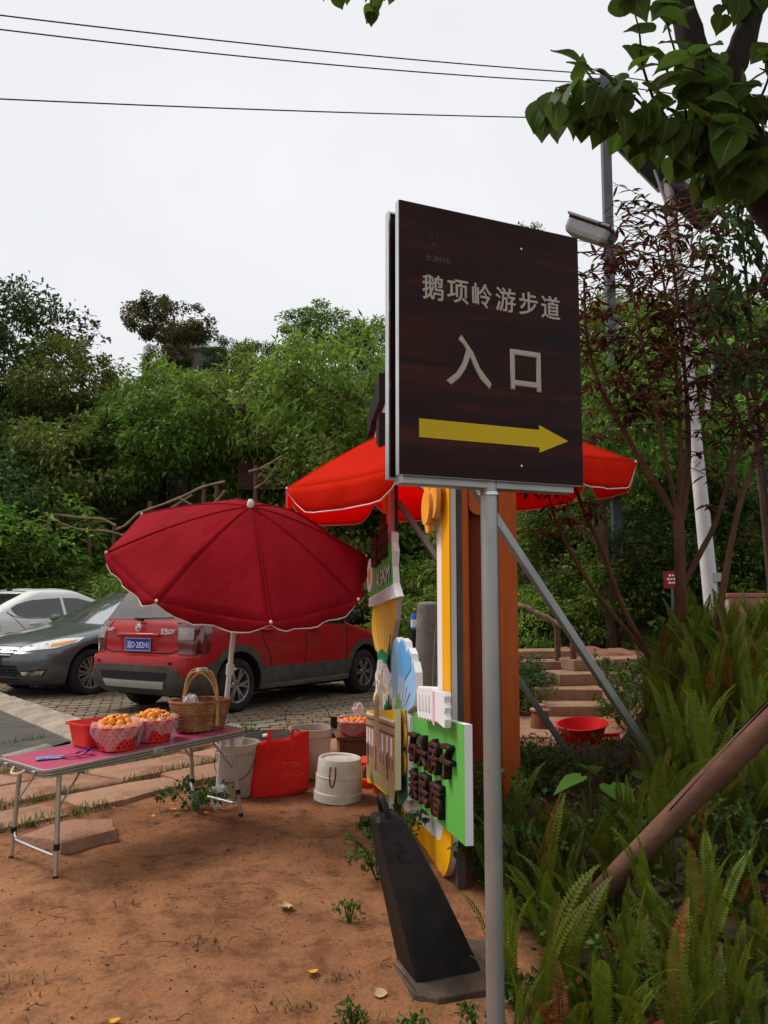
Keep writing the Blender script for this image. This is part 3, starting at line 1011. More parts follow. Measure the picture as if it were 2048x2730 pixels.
def sedan(name, label, paint, loc, rz, front, sc=1.0):
    t = thing(name, label, 'car', loc, (0, 0, rz), 'cars in the parking lot')
    t.scale = (sc, sc, sc)
    bd, bv = car_body('body', DL, plan_d, paint, DW, .33, t)
    for wx, wy in DW:
        wheel(t, wx, wy, .33, .225, 9, 'pair' if front else 'single', .21)
    patch(bv, [(.0, .52, 1.44), (.0, 0, 1.45), (.0, -.52, 1.44)], [(1.05, .76, .99), (1.1, 0, .995), (1.05, -.76, .99)], (1, 0, .75), M_screen, 'windscreen', t, .004, 16, 7)
    patch(bv, [(-.95, .5, 1.42), (-.95, -.5, 1.42)], [(-1.9, .7, 1.06), (-1.9, -.7, 1.06)], (-1, 0, .9), M_glass, 'rear_window', t, .004, 14, 6)
    for s in (-1, 1):
        dv = (0, s, .3)
        patch(bv, [(-1.42, s, 1.19), (-1.30, s, 1.265), (-1.0, s, 1.345), (-.42, s, 1.385)], [(-1.40, s, 1.12), (-1.32, s, 1.03), (-1.15, s, 1.0), (-.42, s, .995)], dv, M_glass, 'side_window', t, .003, 18, 6)
        patch(bv, [(-.36, s, 1.385), (-.05, s, 1.375), (.3, s, 1.27), (.62, s, 1.13)], [(-.36, s, .995), (.2, s, .99), (.6, s, .985), (.84, s, .985)], dv, M_glass, 'side_window', t, .003, 14, 6)
        line(bv, [(-1.5, s, 1.1), (-1.36, s, 1.01), (-1.1, s, .985), (.85, s, .97)], dv, M_chrome if front else M_black, t, .014, .003, 'window_trim', 24)
        line(bv, [(-.40, s, 1.0), (-.38, s, .6), (-.4, s, .25)], (0, s, 0), M_seam, t, .012)
        line(bv, [(-1.45, s, 1.22), (-1.56, s, 1.14), (-1.42, s, .98), (-1.24, s, .8), (-1.02, s, .6), (-.98, s, .3)], (0, s, 0), M_seam, t, .011, n=24)
        line(bv, [(.88, s, .95), (.86, s, .6), (.84, s, .25)], (0, s, 0), M_seam, t, .012)
        for hx in (-1.02, -.18):
            hp = bv.ray_cast(Vector((hx, s * 2, .86)), Vector((0, -s, 0)))[0]
            hb = MB()
            hb.tube(smooth_curve([(hx - .1, hp.y, .86), (hx - .07, hp.y + s * .028, .865), (hx + .07, hp.y + s * .028, .865), (hx + .1, hp.y, .86)], 4), .014, 8)
            hb.build('door_handle', paint, t, smooth=50)
        mr = MB()
        mr.lathe([(0, -.08), (.06, -.075), (.085, -.03), (.09, .03), (.07, .055), (.0, .056)], 16, 0, Matrix.Translation((.72, s * .99, 1.04)) @ Matrix.Rotation(PI / 2, 4, 'Y') @ Matrix.Rotation(PI, 4, 'X'), sx=.75)
        mr.box((.74, s * .9, 1.0), (.06, .14, .03))
        mr.build('wing_mirror', paint, t, smooth=40)
        # head lamps, wrapping back along the wing
        dv = (.8, s * .6, .25)
        hl = patch(bv, [(2.25, s * .46, .70), (2.12, s * .62, .775), (1.9, s * .8, .835), (1.62, s * .93, .845)], [(2.32, s * .44, .655), (2.24, s * .64, .665), (2.02, s * .86, .70), (1.72, s * .93, .775)], dv, M_tail_w, 'head_lamp', t, .007, 16, 6, .02)
        patch(bv, [(2.05, s * .80, .765), (1.74, s * .93, .815)], [(2.06, s * .82, .72), (1.79, s * .93, .775)], dv, M_amber, 'indicator', hl, .011, 8, 4)
        for q, rr_ in ((.60, .05), (.76, .045)):
            h = bv.ray_cast(Vector((2.2 if q < .7 else 2.08, s * q, .715 if q < .7 else .745)) + Vector(dv).normalized() * .5, -Vector(dv).normalized())
            lm = MB()
            zq = Vector((1, s * .25, 0)).normalized()
            xq = zq.orthogonal().normalized()
            Mq = frame(h[0] + h[1] * .012, xq, zq.cross(xq), zq)
            lm.lathe([(rr_, -.02), (rr_, 0), (rr_ * .85, .004), (rr_ * .8, -.006), (.0, .004)], 20, 0, Mq, sx=.75)
            lm.build('reflector', M_chrome, hl, smooth=40)
        fo = patch(bv, [(2.34, s * .56, .40), (2.1, s * .84, .425)], [(2.34, s * .585, .335), (2.16, s * .80, .345)], (.85, s * .5, 0), M_black, 'fog_lamp_housing', t, .004, 8, 4)
        patch(bv, [(2.34, s * .58, .392), (2.12, s * .815, .412)], [(2.34, s * .6, .345), (2.17, s * .785, .352)], (.85, s * .5, 0), M_chrome, 'fog_lamp', fo, .012, 8, 4)
        dv = (-.8, s * .6, 0)
        patch(bv, [(-2.3, s * .5, .9), (-2.0, s * .9, .92)], [(-2.3, s * .55, .76), (-2.05, s * .9, .76)], dv, M_tail_r, 'tail_lamp', t, .007, 10, 5, .02)
        # bonnet creases
        line(bv, [(1.2, s * .62, .95), (1.7, s * .56, .88), (2.2, s * .42, .74)], (.3, 0, 1), M_seam, t, .006, .0012, 'bonnet_gap', 16)
    gr = patch(bv, [(2.4, .44, .715), (2.5, 0, .725), (2.4, -.44, .715)], [(2.4, .36, .575), (2.5, 0, .565), (2.4, -.36, .575)], (1, 0, 0), M_black, 'grille', t, .004, 14, 4)
    patch(bv, [(2.4, .46, .73), (2.5, 0, .742), (2.4, -.46, .73)], [(2.4, .44, .705), (2.5, 0, .712), (2.4, -.44, .705)], (1, 0, .2), M_chrome, 'grille_trim', gr, .014, 14, 3)
    for q in range(3):
        z0 = .685 - q * .035
        patch(bv, [(2.4, .42 - .02 * q, z0), (2.5, 0, z0), (2.4, -.42 + .02 * q, z0)], [(2.4, .42 - .02 * q, z0 - .012), (2.5, 0, z0 - .012), (2.4, -.42 + .02 * q, z0 - .012)], (1, 0, 0), M_chrome, 'grille_bar', gr, .012, 14, 2)
    ik = patch(bv, [(2.4, .5, .47), (2.5, 0, .47), (2.4, -.5, .47)], [(2.4, .56, .28), (2.5, 0, .28), (2.4, -.56, .28)], (1, 0, 0), M_black, 'lower_intake', t, .004, 14, 4)
    for q in range(4):
        z0 = .44 - q * .04
        patch(bv, [(2.4, .5, z0), (2.5, 0, z0), (2.4, -.5, z0)], [(2.4, .5, z0 - .006), (2.5, 0, z0 - .006), (2.4, -.5, z0 - .006)], (1, 0, 0), M_clad, 'intake_bar', ik, .009, 14, 2)
    pl = MB()
    pl.box((2.445, 0, .52), (.008, .44, .14))
    pl.build('licence_plate', M_plate, t, bevel=.003)
    ub = MB()
    ub.box((0, 0, .22), (4.0, 1.4, .1))
    ub.build('underbody', M_well, t)
    if not front:
        # round fuel flap and roof aerial
        ff = [(-1.72 + .075 * math.cos(a), -1, .80 + .075 * math.sin(a)) for a in np.linspace(0, 2 * PI, 30)]
        line(bv, ff, (0, -1, 0), M_seam, t, .004, .002, 'fuel_flap_gap', 30)
        an = MB()
        hp = bv.ray_cast(Vector((-.95, 0, 3)), Vector((0, 0, -1)))[0]
        an.box((-.95, 0, hp.z + .02), (.1, .04, .045))
        an.build('aerial', M_black, t, bevel=.01)
    return t

sedan('parked_car', 'dark grey sedan facing out, clear head lamps, beside the red crossover', M_greyp, (-4.09, 13.12, -.025), R(237), True)
sedan('parked_car', 'white sedan with dark windows parked behind the grey sedan', M_whitep, (-6.5, 15.9, -.025), R(57), False, 1.03)

# ================================================================== THINGS IN THE FOREGROUND
M_galv = mat('galvanised_steel', (.42, .44, .43), (.33, .35, .345), scale=9, rough=.42, metal=.75, stretch=(1, 1, .25), dirt=(.25, .24, .21), dscale=5, damt=.5)
M_steel = mat('bright_steel', (.62, .62, .62), (.5, .5, .5), scale=10, rough=.28, metal=.9)

# ------------------------------------------------------------------ the brown direction sign
def wood_sign_mat():
    m = bpy.data.materials.new('brown_wood_laminate')
    m.use_nodes = True
    n, l = m.node_tree.nodes, m.node_tree.links
    b = n['Principled BSDF']
    b.inputs['Roughness'].default_value = .5
    b.inputs['Specular IOR Level'].default_value = .12
    tc = n.new('ShaderNodeTexCoord')
    mp = n.new('ShaderNodeMapping')
    mp.inputs['Scale'].default_value = (1.2, 1, 13)
    nz = n.new('ShaderNodeTexNoise')
    nz.inputs['Scale'].default_value = 1.5
    nz.inputs['Detail'].default_value = 9
    nz.inputs['Roughness'].default_value = .6
    nz.inputs['Distortion'].default_value = .5
    rp = n.new('ShaderNodeValToRGB')
    e = rp.color_ramp.elements
    e[0].position, e[0].color = .34, (.012, .0052, .0045, 1)
    e[1].position, e[1].color = .72, (.055, .013, .008, 1)
    x = e.new(.52)
    x.color = (.024, .0075, .0055, 1)
    l.new(tc.outputs['Object'], mp.inputs[0])
    l.new(mp.outputs[0], nz.inputs['Vector'])
    l.new(nz.outputs['Fac'], rp.inputs['Fac'])
    l.new(rp.outputs[0], b.inputs['Base Color'])
    return m
M_sign = wood_sign_mat()
M_let = mat('sign_letter', (.42, .385, .325), (.37, .34, .285), scale=3, rough=.5)
M_let2 = mat('sign_logo', (.085, .072, .058), rough=.5)
M_arrow = mat('arrow_yellow', (.58, .42, .008), (.53, .375, .007), scale=4, rough=.45)
sign = thing('direction_sign', 'dark brown sign with pale Chinese lettering and yellow arrow on a steel post', 'sign', (.312, 2.36, .02), (0, 0, R(23.9)))
SWD, SHT, SZ = .618, .787, 2.15            # width, height, centre height
def sp(u, v, w=0):                          # u from the left edge 0..1, v down from the top 0..1
    return (-SWD / 2 + u * SWD, -.045 - w, SZ + SHT / 2 - v * SHT)
pb = MB()
pb.box((0, -.0430, SZ), (SWD + .008, .004, SHT + .008))
pb.build('panel', [M_sign], sign, bevel=.0015)
ed = MB()
for (cx, cz, dx, dz) in ((-SWD / 2 - .0025, SZ, .005, SHT + .01), (SWD / 2 + .0025, SZ, .005, SHT + .01), (0, SZ + SHT / 2 + .0025, SWD, .005), (0, SZ - SHT / 2 - .0025, SWD, .005)):
    ed.box((cx, -.030, cz), (dx, .0215, dz))
ed.build('panel_edge', M_steel, sign)
rb = MB()
rb.box((0, .044, SZ - .004), (SWD, .011, SHT))
rb.build('rear_panel', M_sign, sign, bevel=.0015)
ed = MB()
for (cx, cz, dx, dz) in ((-SWD / 2 - .0025, SZ - .004, .005, SHT + .01), (SWD / 2 + .0025, SZ - .004, .005, SHT + .01), (0, SZ - .004 + SHT / 2 + .0025, SWD, .005), (0, SZ - .004 - SHT / 2 - .0025, SWD, .005)):
    ed.box((cx, .04, cz), (dx, .024, dz))
ed.build('rear_panel_edge', M_steel, sign)
tb = MB()
for zz in (SZ + SHT / 2 - .05, SZ + .12, SZ - .12, SZ - SHT / 2 - .012):
    tb.box((0, .004, zz), (SWD - .03, .05, .03))
for xx in (-SWD / 2 + .035, SWD / 2 - .035):
    tb.box((xx, .006, SZ - .01), (.03, .03, SHT - .03))
tb.build('mounting_frame', M_galv, sign, bevel=.003)
ps = MB()
ps.tube([(0, 0, -.15), (0, 0, SZ + .2)], .0255, 24)
ps.build('post', M_galv, sign, smooth=40)
wd = MB()
wd.lathe([(.034, 0), (.031, .01), (.0258, .013)], 20, 0, Matrix.Translation((0, 0, SZ - SHT / 2 - .045)))
wd.build('weld_collar', M_steel, sign, smooth=40)
SX, SY, SN = Vector((1, 0, 0)), Vector((0, 0, 1)), Vector((0, -1, 0))
def sign_text(body, u, v, size, m, sx=1, bold=0, name='lettering'):
    return text(name, body, size, m, sign, frame(sp(u, v, .0012), SX, SY, SN), .0008, bold, sx=sx)
for i, ch in enumerate('鹅项岭游步道'):
    sign_text(ch, .165 + i * .1325, .307, .079, M_let, .93, .0012)
sign_text('入', .355, .568, .165, M_let, .96, .0022)
sign_text('口', .672, .575, .15, M_let, .93, .003)
ar = MB()
pts = [(.09, .80), (.745, .80), (.745, .781), (.917, .834), (.745, .888), (.745, .868), (.09, .868)]
ar.prism(pts, lambda u, v, w: sp(u, v, w), .0015, .0002)
ar.build('arrow', M_arrow, sign)
lg = MB()                                   # the resort's small roof-and-bracket mark
def lgp(x, y):
    return Vector(sp(.195, .137, .0012)) + Vector((x, 0, y))
for k in range(3):
    dz = -.008 * k
    lg.tube([lgp(-.042, .022 + dz), lgp(-.026, .022 + dz), lgp(-.017, .026 + dz), lgp(-.009, .022 + dz), lgp(0, .032 + dz), lgp(.009, .022 + dz), lgp(.017, .026 + dz), lgp(.026, .022 + dz), lgp(.042, .022 + dz)], .0011, 4)
lg.tube([lgp(-.02, 0), lgp(-.02, -.014)], .0013, 4)
lg.tube([lgp(-.012, .002), lgp(-.012, -.016), lgp(-.016, -.02)], .0013, 4)
lg.tube([lgp(-.006, 0), lgp(.017, 0), lgp(.017, -.02), lgp(-.006, -.02)], .0013, 4)
lg.tube([lgp(-.004, -.01), lgp(.015, -.01)], .0013, 4)
lg.build('logo', M_let2, sign)
sign_text('优游归谷', .195, .197, .021, M_let2, 1, .0002, 'logo_lettering')
for u, v in ((.66, .09), (.64, .945)):
    sc_ = MB()
    sc_.lathe([(.004, 0), (.003, .0018), (0, .002)], 10, 0, frame(sp(u, v), SX, SY, SN))
    sc_.build('screw', M_steel, sign)

# ------------------------------------------------------------------ black rubber bollard cone
M_rub = mat('black_rubber', (.010, .010, .010), (.019, .017, .015), scale=7, rough=.55, bump=.25, bscale=120, dirt=(.075, .05, .035), dscale=4, damt=.35)
M_rubd = mat('muddy_rubber', (.045, .033, .026), (.10, .066, .046), scale=9, rough=.8, bump=.3, bscale=90, dirt=(.16, .10, .065), dscale=6, damt=.7)
cone = thing('traffic_cone', 'black square rubber cone with ring handle leaning over on the dirt', 'traffic cone', (.265, 3.16, .0), (R(-1.5), R(-2), R(17.6)))
def sqring(w, z, c=.16, ox=0, oy=0):
    h_, e = w / 2, w * c
    return [(-h_ + e + ox, -h_ + oy, z), (h_ - e + ox, -h_ + oy, z), (h_ + ox, -h_ + e + oy, z), (h_ + ox, h_ - e + oy, z), (h_ - e + ox, h_ + oy, z), (-h_ + e + ox, h_ + oy, z), (-h_ + ox, h_ - e + oy, z), (-h_ + ox, -h_ + e + oy, z)]
def loft(mb, rings, mi=0):
    k = len(rings[0])
    vs = [p for r_ in rings for p in r_]
    fs = [(i * k + j, i * k + (j + 1) % k, (i + 1) * k + (j + 1) % k, (i + 1) * k + j) for i in range(len(rings) - 1) for j in range(k)]
    fs += [tuple(range(k))[::-1], tuple((len(rings) - 1) * k + j for j in range(k))]
    return mb.add(vs, fs, mi)
def lean(z):                                  # the slack rubber body sags over to one side
    k = z + .12 * z * z
    return {'ox': -.04 - .285 * k, 'oy': .02 + .075 * k}
mb = MB()
loft(mb, [sqring(w_, z_, c_, **lean(z_)) for w_, z_, c_ in ((.255, .045, .06), (.25, .07, .05), (.222, .20, .05), (.185, .36, .06), (.118, .575, .08), (.112, .592, .10), (.084, .61, .12))])
mb.build('body', M_rub, cone, bevel=.004)
mb = MB()
loft(mb, [sqring(.43, -.04, .16), sqring(.435, .02, .16), sqring(.425, .042, .16), sqring(.415, .048, .16), sqring(.38, .040, .15), sqring(.31, .046, .10, -.03, .015), sqring(.265, .056, .07, -.045, .02)])
mb.build('base', M_rubd, cone, bevel=.006)
mb = MB()
hx, hy = lean(.6)['ox'], lean(.6)['oy']
mb.tube(smooth_curve([(hx, hy - .034, .59), (hx - .006, hy - .038, .625), (hx - .014, hy - .02, .662), (hx - .016, hy, .672), (hx - .014, hy + .02, .662), (hx - .006, hy + .038, .625), (hx, hy + .034, .59)], 5), .013, 10)
mb.build('handle', M_rub, cone, smooth=60)
mb = MB()
zl = .47
Mx = frame((lean(zl)['ox'] + .0, lean(zl)['oy'] - .0805, zl), (1, 0, 0), (-.29, .28, .92), (0, -.96, .27))
mb.tube([Mx @ Vector((.024 * math.cos(a), .024 * math.sin(a), 0)) for a in np.linspace(.6, 5.6, 14)], .0030, 6)
mb.tube([Mx @ Vector((0, .012, 0)), Mx @ Vector((0, .05, 0))], .003, 6)
mb.tube([Mx @ Vector((-.02, .05, 0)), Mx @ Vector((.02, .05, 0))], .0026, 6)
mb.build('embossed_mark', M_rub, cone, smooth=60)

# ------------------------------------------------------------------ the festival board, seen almost edge-on
DE = Vector((-.156, .988, 0)).normalized()
DU = Vector((DE.x, DE.y, -.105))
DN = Vector((DE.y, -DE.x, 0))
disp = thing('festival_board', 'white and gold board frame with painted flowers, lettering panels and steel braces', 'display board', (.347, 3.45, 0))
def dp(u, v, w=0):
    return DU * u + Vector((0, 0, v)) + DN * w
P_white = mat('board_white', (.82, .80, .81), (.78, .76, .77), scale=3, rough=.55)
P_edge = mat('board_edge', (.60, .57, .55), (.52, .5, .48), scale=5, rough=.7)
P_gold = mat('board_gold', (.90, .42, .005), (.86, .38, .005), scale=4, rough=.45)
P_green = mat('board_green', (.12, .43, .075), (.11, .40, .07), scale=2, rough=.5)
P_yel = mat('petal_yellow', (.88, .50, .035), (.85, .42, .02), scale=3, rough=.5)
P_blue = mat('petal_blue', (.33, .55, .80), (.28, .50, .77), scale=4, rough=.5)
P_blue2 = mat('petal_blue_deep', (.12, .38, .72), rough=.5)
P_leaf = mat('leaf_green', (.015, .27, .13), (.02, .24, .12), scale=3, rough=.5)
P_lime = mat('leaf_lime', (.25, .52, .10), rough=.5)
P_brown = mat('letter_brown', (.075, .016, .012), (.06, .013, .01), scale=6, rough=.55)
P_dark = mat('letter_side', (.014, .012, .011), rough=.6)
P_orng = mat('loquat_print', (.90, .30, .02), (.92, .45, .07), scale=7, rough=.45)
P_pink = mat('stripe_pink', (.75, .42, .56), rough=.5)
P_stone = mat('print_stone', (.36, .19, .115), (.46, .27, .165), scale=30, rough=.5)
P_grass = mat('print_meadow', (.30, .28, .09), (.45, .33, .16), scale=24, rough=.5)
P_gray = mat('print_dark', (.10, .06, .05), rough=.5)  # dark brown print of the pictured beams, windows and doors

def rrect(u0, u1, v0, v1, r, n=8):
    out = []
    for cx, cy, a in ((u1 - r, v1 - r, 0), (u0 + r, v1 - r, 90), (u0 + r, v0 + r, 180), (u1 - r, v0 + r, 270)):
        for i in range(n + 1):
            t = R(a + 90 * i / n)
            out.append((cx + r * math.cos(t), cy + r * math.sin(t)))
    return out
def cutout(name, poly, w, th, m, parent=None, edge=None):
    mb = MB()
    mb.prism(poly, dp, w, w + th, 0, 1)
    return mb.build(name, [m, edge or P_edge], parent or disp)
def ring_board(name, out, inn, w, th, m, edge, parent=None):
    k = len(out)
    vs = [dp(u, v, w) for u, v in out] + [dp(u, v, w) for u, v in inn] + [dp(u, v, w + th) for u, v in out] + [dp(u, v, w + th) for u, v in inn]
    mb = MB()
    for i in range(k):
        j = (i + 1) % k
        mb.add([vs[i], vs[j], vs[k + j], vs[k + i]], [(0, 1, 2, 3)], 0)
        mb.add([vs[2 * k + i], vs[2 * k + j], vs[3 * k + j], vs[3 * k + i]], [(3, 2, 1, 0)], 1)
        mb.add([vs[i], vs[2 * k + i], vs[2 * k + j], vs[j]], [(0, 1, 2, 3)], 1)
        mb.add([vs[k + i], vs[k + j], vs[3 * k + j], vs[3 * k + i]], [(0, 1, 2, 3)], 1)
    return mb.build(name, [m, edge], parent or disp)
RO = rrect(.485, 2.62, .09, 3.05, .28)
RI = rrect(.80, 2.28, 1.0, 2.72, .06)
ring_board('frame_board', RO, RI, .06, .025, P_white, P_edge)
RG0 = rrect(.487, 2.618, .092, 3.048, .279)
RG1 = rrect(.66, 2.45, .26, 2.88, .14)
ring_board('gold_border', RG0, RG1, .052, .008, P_gold, mat('gold_edge', (.62, .26, .01), rough=.5))
for nm, u_, v0, v1 in (('tube_post', .52, -.12, 2.9), ('tube_post', 2.36, -.05, 3.0)):
    mb = MB()
    mb.prism([(u_, v0), (u_ + .04, v0), (u_ + .04, v1), (u_, v1)], dp, .0865, .1265)
    mb.build(nm, mat('rusty_tube', (.12, .10, .085), (.085, .07, .06), scale=7, rough=.6, metal=.3), disp, bevel=.003)
for nm, (u_, v_), (x, y, z) in (('brace', (.54, 2.13), (1.84, 4.66, .02)), ('brace', (2.38, 2.35), (1.52, 6.25, .05))):
    a = dp(u_, v_, .13)
    b = Vector((x, y, z)) - Vector((.347, 3.45, 0))
    mb = MB()
    mb.tube([a, b], .0285, 4, sq=True)
    mb.build(nm, M_galv, disp, bevel=.003)
# green lettering panel at the near end
gp = cutout('lettering_panel', [(.03, .385), (1.19, .405), (1.19, .895), (.03, .885)], 0, .035, P_green, None, P_white)
def dtext(body, u, v, size, m, w, depth, parent, bold=0, sx=1):
    M = frame(dp(u, v, w), -DU, (0, 0, 1), -DN)
    t = text('lettering', body, size, m, parent, M, depth / 2, bold, sx=sx)
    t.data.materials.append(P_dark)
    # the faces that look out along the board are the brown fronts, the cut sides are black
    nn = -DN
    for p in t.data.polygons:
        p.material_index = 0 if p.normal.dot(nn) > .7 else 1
    return t
for i, ch in enumerate('石头房子'):
    dtext(ch, 1.06 - i * .262, .705, .175, P_brown, -.016, .03, gp, .004, 1.25)
for i, ch in enumerate('亲民宿'):
    dtext(ch, 1.04 - i * .275, .515, .175, P_brown, -.016, .03, gp, .004, 1.3)
# scalloped white plaque
sc_poly = [(.80, .90)]
for i in range(7):
    sc_poly += [(.78 - i * .062, .888), (.76 - i * .062, .875), (.74 - i * .062, .885)]
sc_poly += [(.19, .862), (.175, .90), (.195, .925), (.175, .95), (.195, .975), (.178, 1.0), (.19, 1.018), (.42, 1.02)]
for i in range(6):
    sc_poly += [(.43 + i * .062, 1.03), (.46 + i * .062, 1.04), (.485 + i * .062, 1.025)]
sc_poly += [(.808, 1.025)]
sp_ = cutout('scalloped_plaque', sc_poly, -.05, .03, P_white, None, P_white)
for i in range(4):
    mb = MB()
    mb.prism([(.48 + i * .078, .92), (.525 + i * .078, .92), (.50 + i * .078, 1.0)], dp, -.053, -.05)
    mb.build('flute', P_edge, sp_)
mb = MB()
mb.prism([(.385, .862), (.425, .865), (.425, 1.02), (.385, 1.02)], dp, -.052, -.05)
mb.build('pink_stripe', P_pink, sp_)
def ell(cu, cv, a, b, n=20, t0=0, t1=360, rot=0):
    out = []
    for i in range(n):
        t = R(t0 + (t1 - t0) * i / n)
        x, y = a * math.cos(t), b * math.sin(t)
        out.append((cu + x * math.cos(rot) - y * math.sin(rot), cv + x * math.sin(rot) + y * math.cos(rot)))
    return out
# distance panel
km = cutout('distance_panel', [(1.84, 1.68), (2.93, 1.70), (2.95, 2.0), (2.75, 2.0), (2.74, 1.96), (1.90, 1.985)], .0, .04, P_green, None, P_white)
dtext('4.5KM', 2.24, 1.785, .155, P_white, -.004, .006, km, .0005, 1.45)
for u0, bars in ((2.36, ((0, .27, .04, .0), (0, .27, .04, .09), (0, .05, .22, -.07), (.22, .05, .22, -.07), (.11, .05, .20, -.06), (0, .27, .035, -.07))), (2.03, ((0, .26, .04, .02), (.02, .05, .2, -.06), (.19, .05, .2, -.06), (0, .26, .035, -.06), (.1, .06, .2, .04), (0, .26, .03, .12)))):
    for du, wu, hv, dv in bars:
        mb = MB()
        mb.prism([(u0 + du, 1.97 + dv), (u0 + du + wu, 1.97 + dv), (u0 + du + wu, 1.97 + dv + hv), (u0 + du, 1.97 + dv + hv)], dp, -.035 - du * .004, -.001)
        mb.build('lettering_stroke', [P_brown], km)
eg = cutout('egg_flower', ell(2.82, 1.865, .15, .13), -.02, .03, P_white, km, P_white)
mb = MB()
mb.prism([(2.82, 1.79), (2.87, 1.87), (2.86, 1.91), (2.83, 1.905), (2.82, 1.89), (2.81, 1.905), (2.78, 1.91), (2.77, 1.87)], dp, -.026, -.02)
mb.build('heart', P_gold, eg)
fr_ = cutout('fringe', [(1.66, 1.585), (2.93, 1.63), (2.93, 1.70), (1.80, 1.68)], -.01, .04, P_white, km, P_white)
for i in range(26):
    u_ = 1.74 + i * .045
    mb = MB()
    mb.prism([(u_, 1.60 + i * .0011), (u_ + .008, 1.60 + i * .0011), (u_ + .012, 1.675), (u_ + .004, 1.675)], dp, -.012, -.010)
    mb.build('fringe_line', P_edge, fr_)
st = cutout('stepped_edge', [(1.66, 1.59), (1.80, 1.69), (1.84, 1.80), (1.80, 1.9), (1.86, 1.96), (1.83, 2.02), (1.93, 2.05), (1.93, 1.68), (1.8, 1.66)], .002, .036, P_white, km, P_white)
# yellow tulip
tu = cutout('yellow_tulip', [(1.88, 1.59), (2.3, 1.62), (2.88, 1.655), (3.0, 1.6), (3.06, 1.52), (3.02, 1.42), (2.86, 1.30), (2.6, 1.235), (2.40, 1.215), (2.2, 1.27), (2.05, 1.35), (1.93, 1.46)], .03, .035, P_yel, None, P_edge)
for i, (u0, v0, u1, v1) in enumerate(((2.5, 1.27, 2.62, 1.58), (2.42, 1.3, 2.45, 1.56), (2.32, 1.32, 2.25, 1.56), (2.65, 1.28, 2.85, 1.48), (2.25, 1.34, 2.1, 1.5), (2.75, 1.3, 2.92, 1.42))):
    mb = MB()
    mb.prism([(u0 - .012, v0), (u0 + .012, v0), (u1 + .006, v1), (u1 - .006, v1)], dp, .027, .03)
    mb.build('petal_stroke', mat('stroke_cream', (.85, .72, .42), rough=.5), tu)
mb = MB()
mb.prism([(2.5, 1.29), (2.25, 1.24), (2.1, 1.37), (2.22, 1.22), (2.3, 1.16), (2.33, 1.0), (2.36, 1.0), (2.36, 1.15), (2.55, 1.17), (2.68, 1.22), (2.72, 1.26)][::-1], dp, .024, .03)
mb.build('calyx', P_leaf, tu)
# white daisies
for cu, cv, r_ in ((2.44, 1.09, .11), (2.22, 1.0, .14), (1.80, .985, .10), (2.5, .93, .12)):
    pol = []
    for i in range(40):
        t = 2 * PI * i / 40
        q_ = r_ * (1 + .16 * math.cos(5 * t))
        pol.append((cu + 1.7 * q_ * math.cos(t), cv + q_ * math.sin(t)))
    da = cutout('white_daisy', pol, .0, .03, P_white, None, P_white)
    mb = MB()
    mb.prism(ell(cu, cv, .045, .026, 14), dp, -.004, 0)
    mb.build('daisy_eye', P_orng, da)
    for i in range(5):
        t = 2 * PI * i / 5 + .6
        mb = MB()
        c_, s_ = math.cos(t), math.sin(t)
        mb.prism([(cu + .08 * c_, cv + .05 * s_ - .004), (cu + .14 * c_, cv + .085 * s_ - .003), (cu + .14 * c_, cv + .085 * s_ + .003), (cu + .08 * c_, cv + .05 * s_ + .004)], dp, -.003, 0)
        mb.build('petal_stroke', P_gold, da)
mb = MB()
for u_ in (1.98, 2.06, 2.14):
    mb.prism([(u_, .84), (u_ + .05, .84), (u_ + .03, .97 - (u_ - 1.98) * .4)], dp, -.008, -.002)
mb.build('grass_blades', P_leaf, disp)
# blue tulip
bt = cutout('blue_tulip', [(1.72, 1.31), (1.8, 1.2), (1.80, 1.08), (1.7, .97), (1.5, .91), (1.244, .89), (1.06, .93), (.99, 1.0), (1.0, 1.11), (1.06, 1.17), (1.10, 1.16), (1.12, 1.215), (1.2, 1.25), (1.26, 1.23), (1.3, 1.29), (1.42, 1.315), (1.5, 1.29), (1.6, 1.33)], -.02, .04, P_blue, None, P_white)
mb = MB()
mb.prism([(1.52, 1.28), (1.42, 1.305), (1.31, 1.27), (1.27, 1.215), (1.2, 1.235), (1.13, 1.20), (1.12, 1.13), (1.3, 1.07), (1.42, 1.09), (1.5, 1.15)], dp, -.024, -.02)
mb.build('petal_shade', P_blue2, bt)
for (u0, v0, u1, v1) in ((1.45, .95, 1.38, 1.08), (1.40, .95, 1.32, 1.09), (1.5, .97, 1.5, 1.09), (1.3, .93, 1.15, 1.0), (1.36, .92, 1.25, 1.03)):
    mb = MB()
    mb.prism([(u0 - .008, v0), (u0 + .008, v0), (u1 + .004, v1), (u1 - .004, v1)], dp, -.0265, -.02)
    mb.build('petal_stroke', P_white, bt)
mb = MB()
mb.prism([(1.60, .80), (1.38, .82), (1.40, .885), (1.46, .91), (1.47, .99), (1.52, .93), (1.56, .98), (1.6, .9)], dp, -.028, -.02)
mb.build('calyx', P_lime, bt)
# stem board with yellow daisy
sb_ = cutout('stem_board', [(1.22, .40), (1.62, .33), (1.66, .84), (1.3, .90), (1.21, .86)], -.012, .03, P_white, None, P_white)
mb = MB()
mb.prism([(1.25, .42), (1.36, .38), (1.5, .33), (1.58, .33), (1.58, .5), (1.45, .62), (1.3, .56)], dp, -.018, -.012)
mb.build('leaf', P_leaf, sb_)
yd = None
for i, (du, dv) in enumerate(((0, .105), (.10, .04), (.07, -.11), (-.03, -.13), (-.07, .03))):
    mb = MB()
    mb.prism(ell(1.37 + du * .5, .725 + dv, .075, .075, 16), dp, -.028 - .001 * i, -.018)
    o = mb.build('yellow_petal', P_yel, sb_)
mb = MB()
mb.prism(ell(1.41, .73, .035, .032, 14), dp, -.038, -.03)
mb.build('daisy_eye', P_white, sb_)
